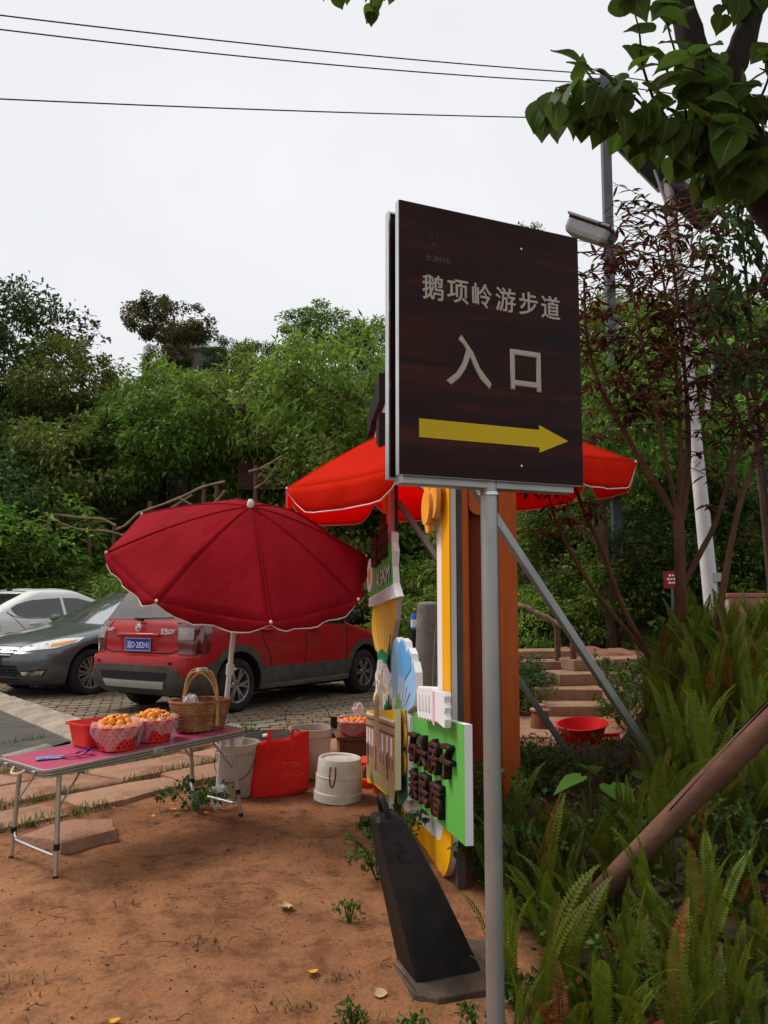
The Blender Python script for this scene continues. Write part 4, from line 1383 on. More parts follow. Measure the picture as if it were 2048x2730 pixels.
# picture of the stone tower house
hp_ = cutout('picture_panel', [(1.25, .455), (1.6, .38), (2.1, .375), (2.5, .345), (2.5, .85), (2.15, .865), (2.1, .885), (2.06, .955), (2.0, .985), (1.93, .955), (1.9, .885), (1.85, .872), (1.26, .905)], -.085, .03, mat('picture_yellow', (.86, .48, .02), rough=.5), None, mat('panel_cream', (.75, .70, .5), rough=.5))
def pr(u0, u1, v0, v1, m, nm, w=-.089):
    mb = MB()
    mb.prism([(u0, v0), (u1, v0), (u1, v1), (u0, v1)], dp, w, -.085)
    return mb.build(nm, m, hp_)
pr(1.29, 2.47, .475, .835, P_stone, 'printed_house')
pr(1.29, 2.47, .395, .475, P_grass, 'printed_meadow')
pr(1.9, 2.08, .83, .94, P_stone, 'printed_tower', -.0895)
pr(1.92, 2.06, .94, .965, P_gold, 'printed_tower_roof', -.0897)
for u0 in (1.29, 2.1):
    pr(u0, u0 + .56 if u0 < 2 else 2.47, .825, .838, P_white, 'printed_eave', -.0905)
    pr(u0, u0 + .56 if u0 < 2 else 2.47, .795, .806, P_gray, 'printed_beam', -.0905)
    pr(u0, u0 + .56 if u0 < 2 else 2.47, .745, .756, P_gray, 'printed_beam', -.0905)
for u0 in (1.36, 1.52, 1.7, 2.14, 2.28, 2.41):
    pr(u0, u0 + .05, .63, .735, P_white, 'printed_panel', -.0905)
for u0 in (1.34, 1.44, 1.56, 1.68, 1.80, 2.13, 2.22, 2.32, 2.42):
    pr(u0, u0 + .03, .55, .615, P_gray, 'printed_window', -.0905)
for u0 in (1.50, 1.98, 2.36):
    pr(u0, u0 + .045, .48, .64, P_gray, 'printed_door', -.0912)
# loquats on the near post
lqp = []
for cu, cv, a_, b_, w_ in ((.62, 1.985, .085, .10, .0), (.72, 1.96, .10, .09, -.02), (.80, 1.91, .08, .07, .01), (.76, 2.12, .10, .075, .0)):
    cutout('loquat', ell(cu, cv, a_ * 1.0, b_, 22), w_, .022, P_orng, disp, mat('loquat_edge', (.62, .3, .08), rough=.6))
# round white flower board at the far post, with the end of black lettering above
eb = cutout('egg_board', [(2.26, 2.60), (2.40, 2.585), (2.5, 2.575), (2.66, 2.60), (2.78, 2.66), (2.84, 2.75), (2.84, 2.86), (2.78, 2.95), (2.76, 3.19), (2.3, 3.26), (2.2, 3.22), (2.2, 2.6)], .01, .03, P_white, None, P_white)
mb = MB()
mb.prism([(2.58, 2.70), (2.66, 2.70), (2.68, 2.79), (2.62, 2.79), (2.62, 2.82), (2.70, 2.82), (2.70, 2.86), (2.64, 2.87), (2.56, 2.82)], dp, -.004, .01)
mb.build('flower_mark', P_gold, eb)
mb = MB()
mb.prism([(2.55, 2.62), (2.68, 2.63), (2.78, 2.69), (2.79, 2.73), (2.68, 2.665), (2.56, 2.65)], dp, .004, .01)
mb.build('leaf_mark', P_lime, eb)
for (u0, u1, v0, v1) in ((2.62, 2.82, 2.98, 3.14), (2.40, 2.60, 3.02, 3.20), (2.2, 2.39, 3.04, 3.24), (2.2, 2.34, 2.62, 2.95)):
    mb = MB()
    mb.prism([(u0, v0), (u1, v0 - .02), (u1, v1 - .03), (u0, v1)], dp, -.04, .01)
    mb.build('lettering', P_dark, eb)
cutout('olive_base', [(1.80, .08), (2.45, .04), (2.4, .37), (1.82, .40)], -.03, .03, mat('olive_print', (.20, .23, .06), (.28, .29, .08), scale=5, rough=.55), None, P_white)

# ------------------------------------------------------------------ orange gateway pillar
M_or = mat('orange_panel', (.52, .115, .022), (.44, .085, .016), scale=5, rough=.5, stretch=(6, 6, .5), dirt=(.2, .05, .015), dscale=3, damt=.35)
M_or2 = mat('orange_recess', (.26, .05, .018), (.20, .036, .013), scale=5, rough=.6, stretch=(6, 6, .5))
pil = thing('gate_pillar', 'tall orange box pillar with a recessed brown channel behind the signpost', 'pillar', (.585, 5.02, 0), (0, 0, R(-8)))
PW, PH = .62, 2.62
mb = MB()
mb.box((-.15, .02, PH / 2 - .05), (.20, .22, PH))
mb.build('side_panel', M_or, pil, bevel=.012)
mb = MB()
mb.box((.19, .02, PH / 2 - .05), (.11, .22, PH))
mb.build('side_panel', M_or, pil, bevel=.012)
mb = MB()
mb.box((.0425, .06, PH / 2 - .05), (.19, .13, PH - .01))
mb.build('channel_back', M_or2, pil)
mb = MB()                                    # head of the channel, corners rounded
hd = [(-.046, PH - .07), (-.046, 1.98)] + [(-.046 + .06 * (1 - math.cos(t)), 1.98 - .06 * math.sin(t) ) for t in np.linspace(0, PI / 2, 6)] + [(.132, 1.92), (.132, PH - .07)]
mb.prism(hd, lambda u, v, w: (u, w, v), -.085, -.012)
mb.build('channel_head', M_or, pil, bevel=.004)
mb = MB()
mb.box((.0, .02, PH - .03), (.54, .28, .06))
mb.build('cap', M_or, pil, bevel=.008)

# ------------------------------------------------------------------ parasols
def parasol(t, apex, axis, phase, Rr, h, val, cloth, trim, pole_pts, pole_r, n=8, flat=.0, knob=True):
    """canopy gores with valances hanging between the ribs; local coordinates of t"""
    ax = Vector(axis).normalized()
    ex = Vector((1, 0, 0))
    ex = (ex - ax * ex.dot(ax)).normalized()
    ey = ax.cross(ex)
    apex = Vector(apex)
    def P(phi, tt, s):
        sag = math.sin(PI * s) ** 1.0
        r_ = Rr * tt * (1 - .07 * sag * tt)
        d = h * (tt ** 1.4) + .012 * sag * tt * tt * Rr
        return apex + (ex * math.cos(phi) + ey * math.sin(phi)) * r_ - ax * d
    down = (-ax * .55 + Vector((0, 0, -1)) * .45).normalized()
    prr = random.Random(int(phase * 100) + n)
    for g in range(n):
        a0, a1 = phase + 2 * PI * g / n, phase + 2 * PI * (g + 1) / n
        rows = []
        ns = 12
        for i in range(14):
            tt = max(.002, i / 13)
            rows.append([P(a0 + (a1 - a0) * j / ns, tt, j / ns) for j in range(ns + 1)])
        c = MB()
        c.grid(rows)
        co = c.build('canopy_gore', cloth, t, smooth=60)
        sol = co.modifiers.new('thick', 'SOLIDIFY')
        sol.thickness = .002
        # valance: hangs between the rib ends, corners drawn up
        vr = []
        edge = []
        for j in range(ns + 1):
            s = j / ns
            k_ = min(1, min(s, 1 - s) * 5.5) ** .7
            out = (ex * math.cos(a0 + (a1 - a0) * s) + ey * math.sin(a0 + (a1 - a0) * s))
            wob = .014 * math.sin(s * 17 + g * 2.1) * k_ + .01 * prr.uniform(-1, 1) * k_
            q = rows[-1][j]
            col = []
            for i in range(5):
                f = i / 4
                col.append(q + down * (val * (.10 + .90 * k_) * f) + out * (wob * f + .012 * math.sin(f * 3)))
            vr.append(col)
            edge.append(col[-1])
        v = MB()
        v.grid(vr)
        vo = v.build('valance', cloth, co, smooth=60)
        sol = vo.modifiers.new('thick', 'SOLIDIFY')
        sol.thickness = .002
        e = MB()
        e.tube([rows[-1][0] + down * .0] + edge + [rows[-1][-1]], .0045, 5)
        e.build('trim', trim, co, smooth=60)
    for g in range(n):
        a0 = phase + 2 * PI * g / n
        r_ = MB()
        pts = [P(a0, tt, 0) - ax * .012 for tt in np.linspace(.03, 1.0, 9)]
        r_.tube(pts, .006, 6)
        mid = P(a0, .55, 0) - ax * .015
        r_.tube([mid, apex - ax * (h + .18)], .005, 6)
        r_.build('rib', M_steel, t, smooth=60)
        k = MB()
        k.lathe([(0, -.012), (.009, -.008), (.01, .004), (.0, .012)], 8, 0, Matrix.Translation(P(a0, 1.0, 0) + Vector((0, 0, .004))))
        k.build('rib_tip', trim, t, smooth=60)
        hem = MB()                              # sewn rib seam showing as a raised cord
        hem.tube([P(a0, tt, 0) + ax * .003 for tt in np.linspace(.04, .99, 9)], .0045, 5)
        hem.build('seam', cloth, t, smooth=60)
    pm = MB()
    pm.tube(pole_pts, pole_r, 14)
    pm.build('pole', mat('pole_white', (.62, .60, .56), (.55, .53, .49), scale=8, rough=.4), t, smooth=50)
    if knob:
        kb = MB()
        kb.lathe([(0, -.02), (.02, -.015), (.022, .01), (.015, .03), (0, .036)], 12, 0, frame(apex + ax * .02, ex, ey, ax))
        kb.build('finial', mat('finial_white', (.78, .77, .74), rough=.4), t, smooth=60)

def cloth_mat(name, c1, c2, tr, sheen=.1):
    return mat(name, c1, c2, scale=2.2, rough=.85, transl=tr, bump=.5, bscale=5, bdist=.05, spec=.04, stretch=(1, 1, .5))
M_maroon = cloth_mat('maroon_cloth', (.36, .011, .020), (.26, .007, .013), .22)
M_vermil = cloth_mat('vermilion_cloth', (.93, .045, .016), (.88, .036, .012), .62)
M_cream = mat('cream_trim', (.74, .66, .56), rough=.7)
M_wtrim = mat('pale_trim', (.85, .72, .70), rough=.7)

B1 = Vector((-1.09, 5.35, .04))
u1 = thing('parasol', 'faded maroon parasol tilted over the fruit table, on a white pole', 'umbrella', B1)
ap1 = Vector((-.868, 5.151, 1.99)) - B1
ax1 = Vector((.203, -.516, 1)).normalized()
pole1 = [Vector((0, 0, 0)), Vector((.045, -.01, .55)), Vector((.105, -.03, 1.22)), ap1 - ax1 * .66 + Vector((-.01, -.02, 0)), ap1 - ax1 * .3, ap1]
parasol(u1, ap1, ax1, R(-70.6), .865, .345, .075, M_maroon, M_cream, pole1, [.017, .017, .017, .013, .012, .012])
mb = MB()
mb.tube([Vector((.075, -.018, .86)), Vector((.079, -.02, .93))], .026, 12)
mb.tube([Vector((.077, -.02, .9)), Vector((.12, -.035, .9))], .011, 8)
mb.build('pole_clamp', MATS['pole_white'], u1, smooth=50)

B2 = Vector((.55, 6.35, .06))
u2 = thing('parasol', 'large bright vermilion parasol half hidden behind the brown sign', 'umbrella', B2)
ap2 = Vector((.50, 6.3, 2.86)) - B2
parasol(u2, ap2, Vector((-.085, -.03, 1)), R(-108), 1.40, .56, .19, M_vermil, M_wtrim, [Vector((0, 0, -.05)), ap2], .02)

# ------------------------------------------------------------------ folding table
M_alu = mat('aluminium', (.46, .45, .42), (.38, .36, .33), scale=14, rough=.4, metal=.7, dirt=(.2, .17, .13), dscale=8, damt=.4)
M_laq = mat('magenta_laminate', (.50, .075, .15), (.43, .062, .12), scale=6, rough=.35, dirt=(.38, .10, .14), dscale=5, damt=.5)
TL, TW, TH = 1.30, .50, .545
tab = thing('folding_table', 'low folding table with magenta top and aluminium legs', 'table', (-1.66, 4.05, .02), (0, R(-1.6), R(50)))
mb = MB()
for x0, x1 in ((.012, TL / 2 - .003), (TL / 2 + .003, TL - .012)):
    mb.prism(rrect(x0, x1, .012, TW - .012, .03), lambda u, v, w: (u, v, TH - w), 0, .012)
mb.build('table_top', M_laq, tab)
mb = MB()
o_, i_ = rrect(0, TL, 0, TW, .05), rrect(.014, TL - .014, .014, TW - .014, .036)
k = len(o_)
for (z0, z1) in ((TH - .038, TH + .003),):
    vs = [(u, v, z1) for u, v in o_] + [(u, v, z1) for u, v in i_] + [(u, v, z0) for u, v in o_] + [(u, v, z0) for u, v in i_]
    for i in range(k):
        j = (i + 1) % k
        mb.add([vs[i], vs[j], vs[k + j], vs[k + i], vs[2 * k + i], vs[2 * k + j], vs[3 * k + j], vs[3 * k + i]], [(0, 1, 2, 3), (4, 7, 6, 5), (0, 4, 5, 1), (3, 2, 6, 7)])
ed = mb.build('table_edge', M_alu, tab, bevel=.002)
mb = MB()
for zz in (TH - .012, TH - .026):
    mb.tube([(u * 1.0, v, zz) for u, v in [(a + (.0012 if a > TL / 2 else -.0012), b + (.0012 if b > TW / 2 else -.0012)) for a, b in o_]], .0018, 4, closed=True)
mb.build('edge_groove', M_black, ed)
mb = MB()
for yy in (-.004, TW + .004):
    mb.box((TL / 2, yy, TH - .018), (.07, .006, .03))
    for xx in (-.02, .02):
        mb.lathe([(.006, -.004), (.005, .006), (0, .007)], 8, 0, Matrix.Translation((TL / 2 + xx, yy, TH - .018)) @ Matrix.Rotation(PI / 2 * (1 if yy < 0 else -1), 4, 'X'))
mb.build('hinge', M_steel, tab, bevel=.001)
mb = MB()
mb.tube(smooth_curve([(-.004, TW * .38, TH - .02), (-.03, TW * .42, TH - .035), (-.034, TW * .55, TH - .04), (-.004, TW * .62, TH - .02)], 5), .007, 8)
mb.build('carry_handle', mat('cream_plastic', (.55, .48, .3), rough=.5), tab, smooth=60)
mb = MB()
for yy in (TW * .2, TW * .8):
    mb.box((-.006, yy, TH - .02), (.012, .03, .02))
mb.build('latch', M_steel, tab, bevel=.003)
for ex_, sgn in ((.10, -1), (TL - .10, 1)):
    for yy, sy in ((.045, -1), (TW - .045, 1)):
        top = Vector((ex_, yy, TH - .035))
        foot = Vector((ex_ + sgn * .03, yy + sy * .03, 0))
        if sgn > 0:
            foot = Vector((ex_ + .05, yy + sy * .03, 0.03))
        lg_ = MB()
        lg_.tube([top, top.lerp(foot, .70)], .0125, 12)
        leg = lg_.build('leg', M_alu, tab, smooth=50)
        q = MB()
        q.tube([top.lerp(foot, .66), top.lerp(foot, .72)], .0155, 12)
        q.build('leg_collar', M_black, leg, smooth=50)
        q = MB()
        q.tube([top.lerp(foot, .70), top.lerp(foot, .98)], .0105, 12)
        q.build('leg_extension', M_alu, leg, smooth=50)
        q = MB()
        q.tube([top.lerp(foot, .955), foot], .0135, 12)
        q.build('rubber_foot', M_black, leg, smooth=50)
    f0, f1 = Vector((ex_ + sgn * .02, .05, .11)), Vector((ex_ + sgn * .02, TW - .05, .11))
    cb = MB()
    cb.tube(smooth_curve([f0 + Vector((0, -.03, .06)), f0 + Vector((0, -.005, .015)), f0 + Vector((0, .03, 0)), f1 + Vector((0, -.03, 0)), f1 + Vector((0, .005, .015)), f1 + Vector((0, .03, .06))], 5), .009, 10)
    cb.build('cross_bar', M_chrome, tab, smooth=60)
    br = MB()
    for yy in (.05, TW - .05):
        br.tube([(ex_ + sgn * .008, yy, TH - .22), (ex_ - sgn * .14, yy + (.012 if yy < .2 else -.012), TH - .03)], .006, 6)
    br.build('leg_brace', M_alu, tab)

def T(s, w, z=0):
    """point on the table top in world space"""
    return tab.matrix_basis @ Vector((s, w, TH + .0045 + z))
bpy.context.view_layer.update()

# ------------------------------------------------------------------ loquats
M_loq = mat('loquat_skin', (.90, .33, .035), (.85, .24, .018), scale=18, rough=.45, spec=.3, dirt=(.35, .12, .02), dscale=40, damt=.5, island=0)
M_calyx = mat('loquat_calyx', (.03, .018, .01), rough=.9)
mb = MB()
mb.lathe([(.0, -.0255), (.010, -.024), (.0185, -.016), (.0225, 0), (.0205, .011), (.014, .020), (.006, .0235), (.0045, .0225)], 14, 0)
mb.lathe([(.0065, .0232), (.005, .0246), (.0, .0235)], 8, 1)
loq_me = mb.mesh('loquat', [M_loq, M_calyx], 60)
def heap(center, spots, label, group, n, rad, dome, sc=1.0, seed=1):
    r_ = random.Random(seed)
    placed = []
    tries = 0
    while len(placed) < n and tries < 6000:
        tries += 1
        a, q = r_.uniform(0, 2 * PI), rad * math.sqrt(r_.random())
        p = Vector((q * math.cos(a) * spots[0], q * math.sin(a) * spots[1], 0))
        z = dome * (1 - (q / rad) ** 2)
        z += .0
        p.z = z
        d = .041 * sc
        ok = True
        for o in placed:
            if (o - p).length < d * .92:
                ok = False
                break
        if ok:
            placed.append(p)
    for p in placed:
        o = link('loquat', loq_me)
        o.location = Vector(center) + p
        o.rotation_euler = (r_.uniform(-1.2, 1.2), r_.uniform(-1.2, 1.2), r_.uniform(0, 6.28))
        k_ = sc * r_.uniform(.92, 1.1)
        o.scale = (k_, k_, k_ * 1.08)
        tag(o, label, 'fruit', group)

# ------------------------------------------------------------------ red plastic baskets on the table
M_redpl = mat('red_plastic', (.72, .035, .025), (.66, .028, .022), scale=6, rough=.35, spec=.5)
M_redpl2 = mat('rose_plastic', (.60, .07, .07), (.55, .05, .055), scale=6, rough=.35)
M_hole = mat('basket_hole', (.07, .004, .006), rough=.8)
M_film = mat('plastic_film', (.85, .82, .82), (.72, .66, .68), scale=14, rough=.2, alpha=.24, bump=.5, bscale=20, bdist=.02, spec=.8)
def plastic_basket(label, loc, r0, r1, h, rz, film=True, m=None, seed=0, sq=False, cat='basket', name='fruit_basket', group=None, film_drop=.09):
    t = thing(name, label, cat, loc, (0, 0, rz), group)
    m = m or M_redpl
    mb = MB()
    n_ = 4 if sq else 36
    if sq:
        def ringq(r_, z):
            return [Vector((u, v, z)) for u, v in rrect(-r_ * 1.15, r_ * 1.15, -r_ * .85, r_ * .85, r_ * .22, 5)]
        loft(mb, [ringq(r0, 0), ringq(r1, h), ringq(r1 + .012, h), ringq(r1 + .012, h - .012), ringq(r1 - .004, h - .004), ringq(r0 - .005, .006)])
        mb.build('shell', m, t, smooth=40)
    else:
        mb.lathe([(r0, 0), (r1 * .99, h * .93), (r1 + .010, h * .93), (r1 + .012, h), (r1 - .002, h), (r1 - .006, h * .93), (r0 - .005, .006), (0, .006)], 36)
        mb.build('shell', m, t, smooth=40)
    hl = MB()
    rr_ = random.Random(seed)
    for q in range(5):
        z = h * (.16 + .16 * q)
        rad = r0 + (r1 - r0) * z / h / .93
        nn = 22
        for i in range(nn):
            a = 2 * PI * (i + .5 * (q % 2)) / nn
            if sq:
                continue
            c = Vector((rad * math.cos(a), rad * math.sin(a), z))
            e = Vector((-math.sin(a), math.cos(a), 0)) * .0055
            k_ = Vector((math.cos(a), math.sin(a), -.1)) * .0012
            u_ = Vector(((r1 - r0) / h * math.cos(a), (r1 - r0) / h * math.sin(a), 1)).normalized() * .0065
            hl.add([c - e * .7 - u_ * .7 + k_, c - u_ + k_, c + e * .7 - u_ * .7 + k_, c + e + k_, c + e * .7 + u_ * .7 + k_, c + u_ + k_, c - e * .7 + u_ * .7 + k_, c - e + k_], [tuple(range(8))])
    if not sq:
        hl.build('perforations', M_hole, t)
    if film:
        P = []
        nn = 72
        for i in range(9):
            row = []
            for j in range(nn + 1):
                a = 2 * PI * (j % nn) / nn
                f = i / 8
                drop = film_drop * (1 + .5 * math.sin(a * 3 + seed) + .25 * math.sin(a * 7 + seed * 2))
                rad = r1 + .016 + .008 * math.sin(a * 11 + seed + f * 2) * (1 - .3 * f) + .004 * rr_.uniform(-1, 1)
                if i == 0:
                    rad -= .05
                    z = h + .012
                elif i == 1:
                    rad -= .012
                    z = h + .014 + .006 * math.sin(a * 9)
                else:
                    z = h - drop * (i - 1) / 7
                    rad -= (r1 - r0) / h * (h - z) * .92
                row.append((rad * math.cos(a), rad * math.sin(a), max(.004, z)))
            P.append(row)
        fm = MB()
        fm.grid(P)
        fm.build('plastic_bag', M_film, t, smooth=70)
    return t
b1 = T(.49, .16)
plastic_basket('round red basket wrapped in clear film at the front, spotted loquats on top', b1, .09, .125, .13, .3, seed=1)
heap(b1 + Vector((0, 0, .118)), (1, 1), 'spotted orange loquat heaped in the round basket nearest the lanyard', 'loquats in the front basket', 32, .1, .05, seed=3)
b2 = T(.75, .20)
plastic_basket('round red basket in clear film between the front basket and the wicker basket', b2, .094, .13, .125, 1.2, seed=5, film_drop=.11)
heap(b2 + Vector((0, 0, .112)), (1, 1), 'yellow orange loquat heaped in the round basket beside the wicker basket', 'loquats in the second basket', 34, .105, .045, seed=8)
b3 = T(.50, .38)
plastic_basket('square bright red basket standing behind the film wrapped ones', b3, .095, .115, .13, R(50), film=False, sq=True)
# bunched bag between the baskets
def bag_wad(name, label, loc, r_, seed, m=None, cat='bag', sz=1.0):
    rr_ = random.Random(seed)
    P = []
    for i in range(9):
        row = []
        th = PI * i / 8
        for j in range(19):
            a = 2 * PI * (j % 18) / 18
            q = r_ * (1 + .35 * noise.noise(Vector((math.cos(a) * 2 + seed, math.sin(a) * 2, i * .7))))
            row.append((q * math.sin(th) * math.cos(a), q * math.sin(th) * math.sin(a), q * sz * (1 + math.cos(PI - th)) ))
        P.append(row)
    mb = MB()
    mb.grid(P)
    o = mb.build(name, m or M_bagw, None, loc=loc)
    return tag(o, label, cat)
M_bagw = mat('thin_white_bag', (.80, .76, .76), (.70, .62, .64), scale=9, rough=.3, alpha=.62, bump=.6, bscale=18, bdist=.03)
M_bagp = mat('thin_pink_bag', (.75, .42, .46), (.8, .66, .68), scale=9, rough=.3, alpha=.7, bump=.6, bscale=18, bdist=.03)
bag_wad('plastic_bag', 'crumpled pink tinted bag wedged behind the wicker basket', T(.92, .40), .06, 3, M_bagp)

# ------------------------------------------------------------------ lanyard with card holder
M_lan = mat('blue_ribbon', (.02, .03, .33), (.015, .02, .25), scale=20, rough=.5)
lan = thing('lanyard', 'royal blue lanyard with clear card holder lying on the magenta table top', 'lanyard', T(.17, .22), (0, 0, R(18)))
mb = MB()
pts = smooth_curve([(.03, .0, .004), (.075, -.035, .006), (.13, -.03, .012), (.165, .01, .03), (.15, .05, .035), (.115, .045, .022), (.10, .01, .014), (.135, -.012, .03), (.175, .02, .036), (.16, .06, .02), (.10, .035, .012), (.05, .02, .006), (.02, .012, .005)], 5)
for i in range(len(pts) - 1):
    a, b = pts[i], pts[i + 1]
    d = (b - a).normalized()
    up = Vector((0, .25, .97))
    s_ = d.cross(up).normalized() * .009
    mb.add([a - s_, b - s_, b + s_, a + s_, a - s_ + up * .0015, b - s_ + up * .0015, b + s_ + up * .0015, a + s_ + up * .0015], [(0, 1, 2, 3), (4, 7, 6, 5), (0, 4, 5, 1), (3, 2, 6, 7)])
mb.build('ribbon', M_lan, lan)
mb = MB()
mb.box((-.035, .01, .003), (.12, .075, .004), Matrix.Rotation(.1, 3, 'Z'))
mb.build('card_holder', mat('card_blue', (.06, .10, .38), (.35, .42, .6), scale=24, rough=.25), lan, bevel=.002)
mb = MB()
mb.box((.032, .008, .006), (.022, .014, .008))
mb.build('clip', M_steel, lan, bevel=.002)

# ------------------------------------------------------------------ wicker basket
M_wick = mat('wicker', (.36, .185, .085), (.20, .09, .036), scale=16, rough=.7, island=.55)
M_hoop = mat('bamboo_hoop', (.52, .30, .11), (.40, .21, .075), scale=12, rough=.5)
wk = thing('wicker_basket', 'brown woven wicker basket with tall hoop handles at the table end', 'basket', T(1.11, .24), (0, R(2), R(60)))
wk.scale = (1.15, 1.15, 1.08)
def oval(a, rx, ry):
    return Vector((rx * math.copysign(abs(math.cos(a)) ** .75, math.cos(a)), ry * math.copysign(abs(math.sin(a)) ** .75, math.sin(a)), 0))
mb = MB()
NS = 30
HB = .155
for r_ in range(17):
    z = .008 + r_ * (HB - .01) / 16
    f = z / HB
    rx, ry = .135 + .035 * f, .09 + .03 * f
    pts = []
    for j in range(120):
        a = 2 * PI * j / 120
        off = .004 * math.sin(NS / 2 * a + PI * (r_ % 2))
        p = oval(a, rx + off, ry + off)
        p.z = z + .0022 * math.sin(a * 3 + r_)
        pts.append(p)
    mb.tube(pts, .0050, 5, closed=True)
mb.build('weave', M_wick, wk, smooth=60)
mb = MB()
for i in range(NS):
    a = 2 * PI * i / NS
    mb.tube([oval(a, .135, .09), oval(a, .153, .106) + Vector((0, 0, HB * .5)), oval(a, .170, .12) + Vector((0, 0, HB + .004))], .0048, 5)
mb.build('stakes', M_wick, wk, smooth=60)
mb = MB()
for k_ in range(3):
    mb.tube([oval(a, .172 + .003 * math.sin(a * 14 + k_ * 2), .122 + .003 * math.sin(a * 14 + k_ * 2)) + Vector((0, 0, HB + .004 + .004 * math.cos(a * 14 + k_ * 2.1))) for a in np.linspace(0, 2 * PI, 97)[:-1]], .0062, 5, closed=True)
mb.build('rim', M_wick, wk, smooth=60)
mb = MB()
mb.prism([tuple(oval(a, .134, .089)[:2]) for a in np.linspace(0, 2 * PI, 33)[:-1]], lambda u, v, w: (u, v, w), .002, .008)
mb.build('bottom', M_wick, wk)
for k_, (dx, hh, dy) in enumerate(((-.03, .325, .0), (-.004, .34, .012), (.028, .318, -.008), (.012, .33, -.02))):
    hp2 = MB()
    pts = []
    for t_ in np.linspace(0, PI, 25):
        y_ = .128 * math.cos(t_) * (1 + .05 * math.sin(t_ * 2))
        z_ = .03 + (hh - .03) * math.sin(t_) ** .72
        pts.append((dx * (1 - .6 * abs(math.cos(t_))) + .01 * math.sin(t_ * 3 + k_), y_ + dy * math.sin(t_), z_))
    hp2.tube(pts, .0055, 6)
    hp2.build('hoop_handle', M_hoop, wk, smooth=60)
mb = MB()
mb.tube([(-.035, 0, .335), (.035, .0, .333)], .012, 8)
mb.build('handle_tie', mat('white_tape', (.72, .7, .66), rough=.6), wk, smooth=60)
bag_wad('plastic_bag', 'white wisp of bag sticking out of the wicker basket', T(1.09, .31, .10), .05, 9)

# ------------------------------------------------------------------ buckets, bag and scale on the ground
M_clear = mat('cloudy_plastic', (.60, .50, .43), (.47, .38, .32), scale=4, rough=.35, alpha=.86, transl=.25)
M_wire = mat('wire', (.03, .03, .03), rough=.4, metal=.6)
def bucket(label, loc, r0, r1, h, m, rz=0, inv=False, cat='bucket', rim=True, bail=None, name='bucket', n=40):
    t = thing(name, label, cat, loc, (0, 0, rz))
    mb = MB()
    prof = [(0, 0), (r0 * .97, 0), (r0, .01), (r1, h)] + ([(r1 + .012, h - .002), (r1 + .012, h + .012), (r1 - .004, h + .012)] if rim else []) + [(r1 - .006, h), (r0 - .006, .012), (0, .012)]
    mb.lathe(prof, n)
    mb.build('shell', m, t, smooth=35)
    if rim:
        mb = MB()
        mb.tube([((r1 + .004) * math.cos(a), (r1 + .004) * math.sin(a), h - .05) for a in np.linspace(0, 2 * PI, 41)[:-1]], .006, 6, closed=True)
        mb.build('rim_band', m, t, smooth=50)
    if bail:
        mb = MB()
        mb.tube(smooth_curve(bail, 6), .0028, 6)
        mb.build('bail_handle', M_wire, t, smooth=60)
    return t
bk = bucket('tall cloudy plastic bucket under the end of the folding table', (-1.02, 5.68, .05), .115, .145, .345, M_clear, .4, bail=[(-.145, 0, .30), (-.16, -.05, .2), (-.10, -.15, .12), (.03, -.165, .16), (.145, -.04, .30)])
for px_ in (-1, 1):
    mb = MB()
    mb.lathe([(.018, 0), (.016, .01), (0, .012)], 10, 0, Matrix.Translation((px_ * .142, 0, .30)) @ Matrix.Rotation(px_ * PI / 2, 4, 'Y'))
    mb.build('bail_lug', M_clear, bk, smooth=50)
bag_wad('plastic_bag', 'crumpled clear bag stuffed in the cloudy bucket under the table', (-1.05, 5.66, .36), .08, 21)
bag_wad('plastic_bag', 'thin clear bag tied round the foot of the parasol pole', (-1.06, 5.29, .07), .065, 25, mat('faint_bag', (.8, .78, .76), rough=.25, alpha=.3, bump=.5, bscale=20, bdist=.03))
bk = bucket('large cloudy bucket with raised wire handle behind the red bag', (-.56, 6.25, .05), .13, .16, .35, M_clear, 0, bail=[(-.17, 0, .34), (-.19, -.04, .47), (-.10, -.06, .58), (.02, -.06, .585), (.12, -.05, .50), (.17, -.01, .39)])
mb = MB()
mb.box((.178, -.03, .40), (.05, .012, .09))
mb.build('handle_grip', M_black, bk, bevel=.008)
tub = bucket('low dark tub with flat black lid behind the red bag', (-.84, 6.05, .05), .15, .18, .29, M_clear, 0)
mb = MB()
mb.lathe([(0, .306), (.17, .31), (.20, .308), (.205, .325), (.185, .332), (.165, .322), (0, .322)], 40)
mb.build('lid', M_black, tub, smooth=40)
bag_wad('plastic_bag', 'white scrap of plastic lying on the black tub lid', (-.86, 5.98, .385), .03, 31, mat('scrap_white', (.8, .8, .8), rough=.4), sz=.4)
# red carrier bag
M_bag = mat('red_nonwoven', (.80, .028, .022), (.72, .022, .018), scale=3, rough=.7, bump=.35, bscale=7, bdist=.03, transl=.12)
cb_ = thing('carrier_bag', 'upright red shopping bag with faint gold lettering', 'bag', (-.72, 5.70, .02), (0, 0, R(14)))
def bagpt(u, v, side):
    # u 0..1 across, v 0..1 up
    wv = .40 - .012 * v + .012 * math.sin(v * 5)
    d = .05 * (1 - .7 * v ** 1.5) * (1 - (2 * u - 1) ** 6 * .5)
    bul = .012 * noise.noise(Vector((u * 4, v * 4, side * 3)))
    x = (u - .5) * wv + .02 * (v - .5)
    z = .41 * v + .07 * (u - .5) * v + .012 * math.sin(u * 9) * v * (1 if side > 0 else .6) + .03 * (1 - v) * (1 - u) * 0
    return Vector((x, side * (-d) + bul, max(.002, z + .05 * u * (1 - v))))
mb = MB()
for side in (1, -1):
    mb.grid([[bagpt(u, v, side) for u in np.linspace(0, 1, 15)] for v in np.linspace(0, 1, 15)])
for u in (0, 1):
    mb.grid([[bagpt(u, v, s) for s in np.linspace(1, -1, 5)] for v in np.linspace(0, 1, 15)])
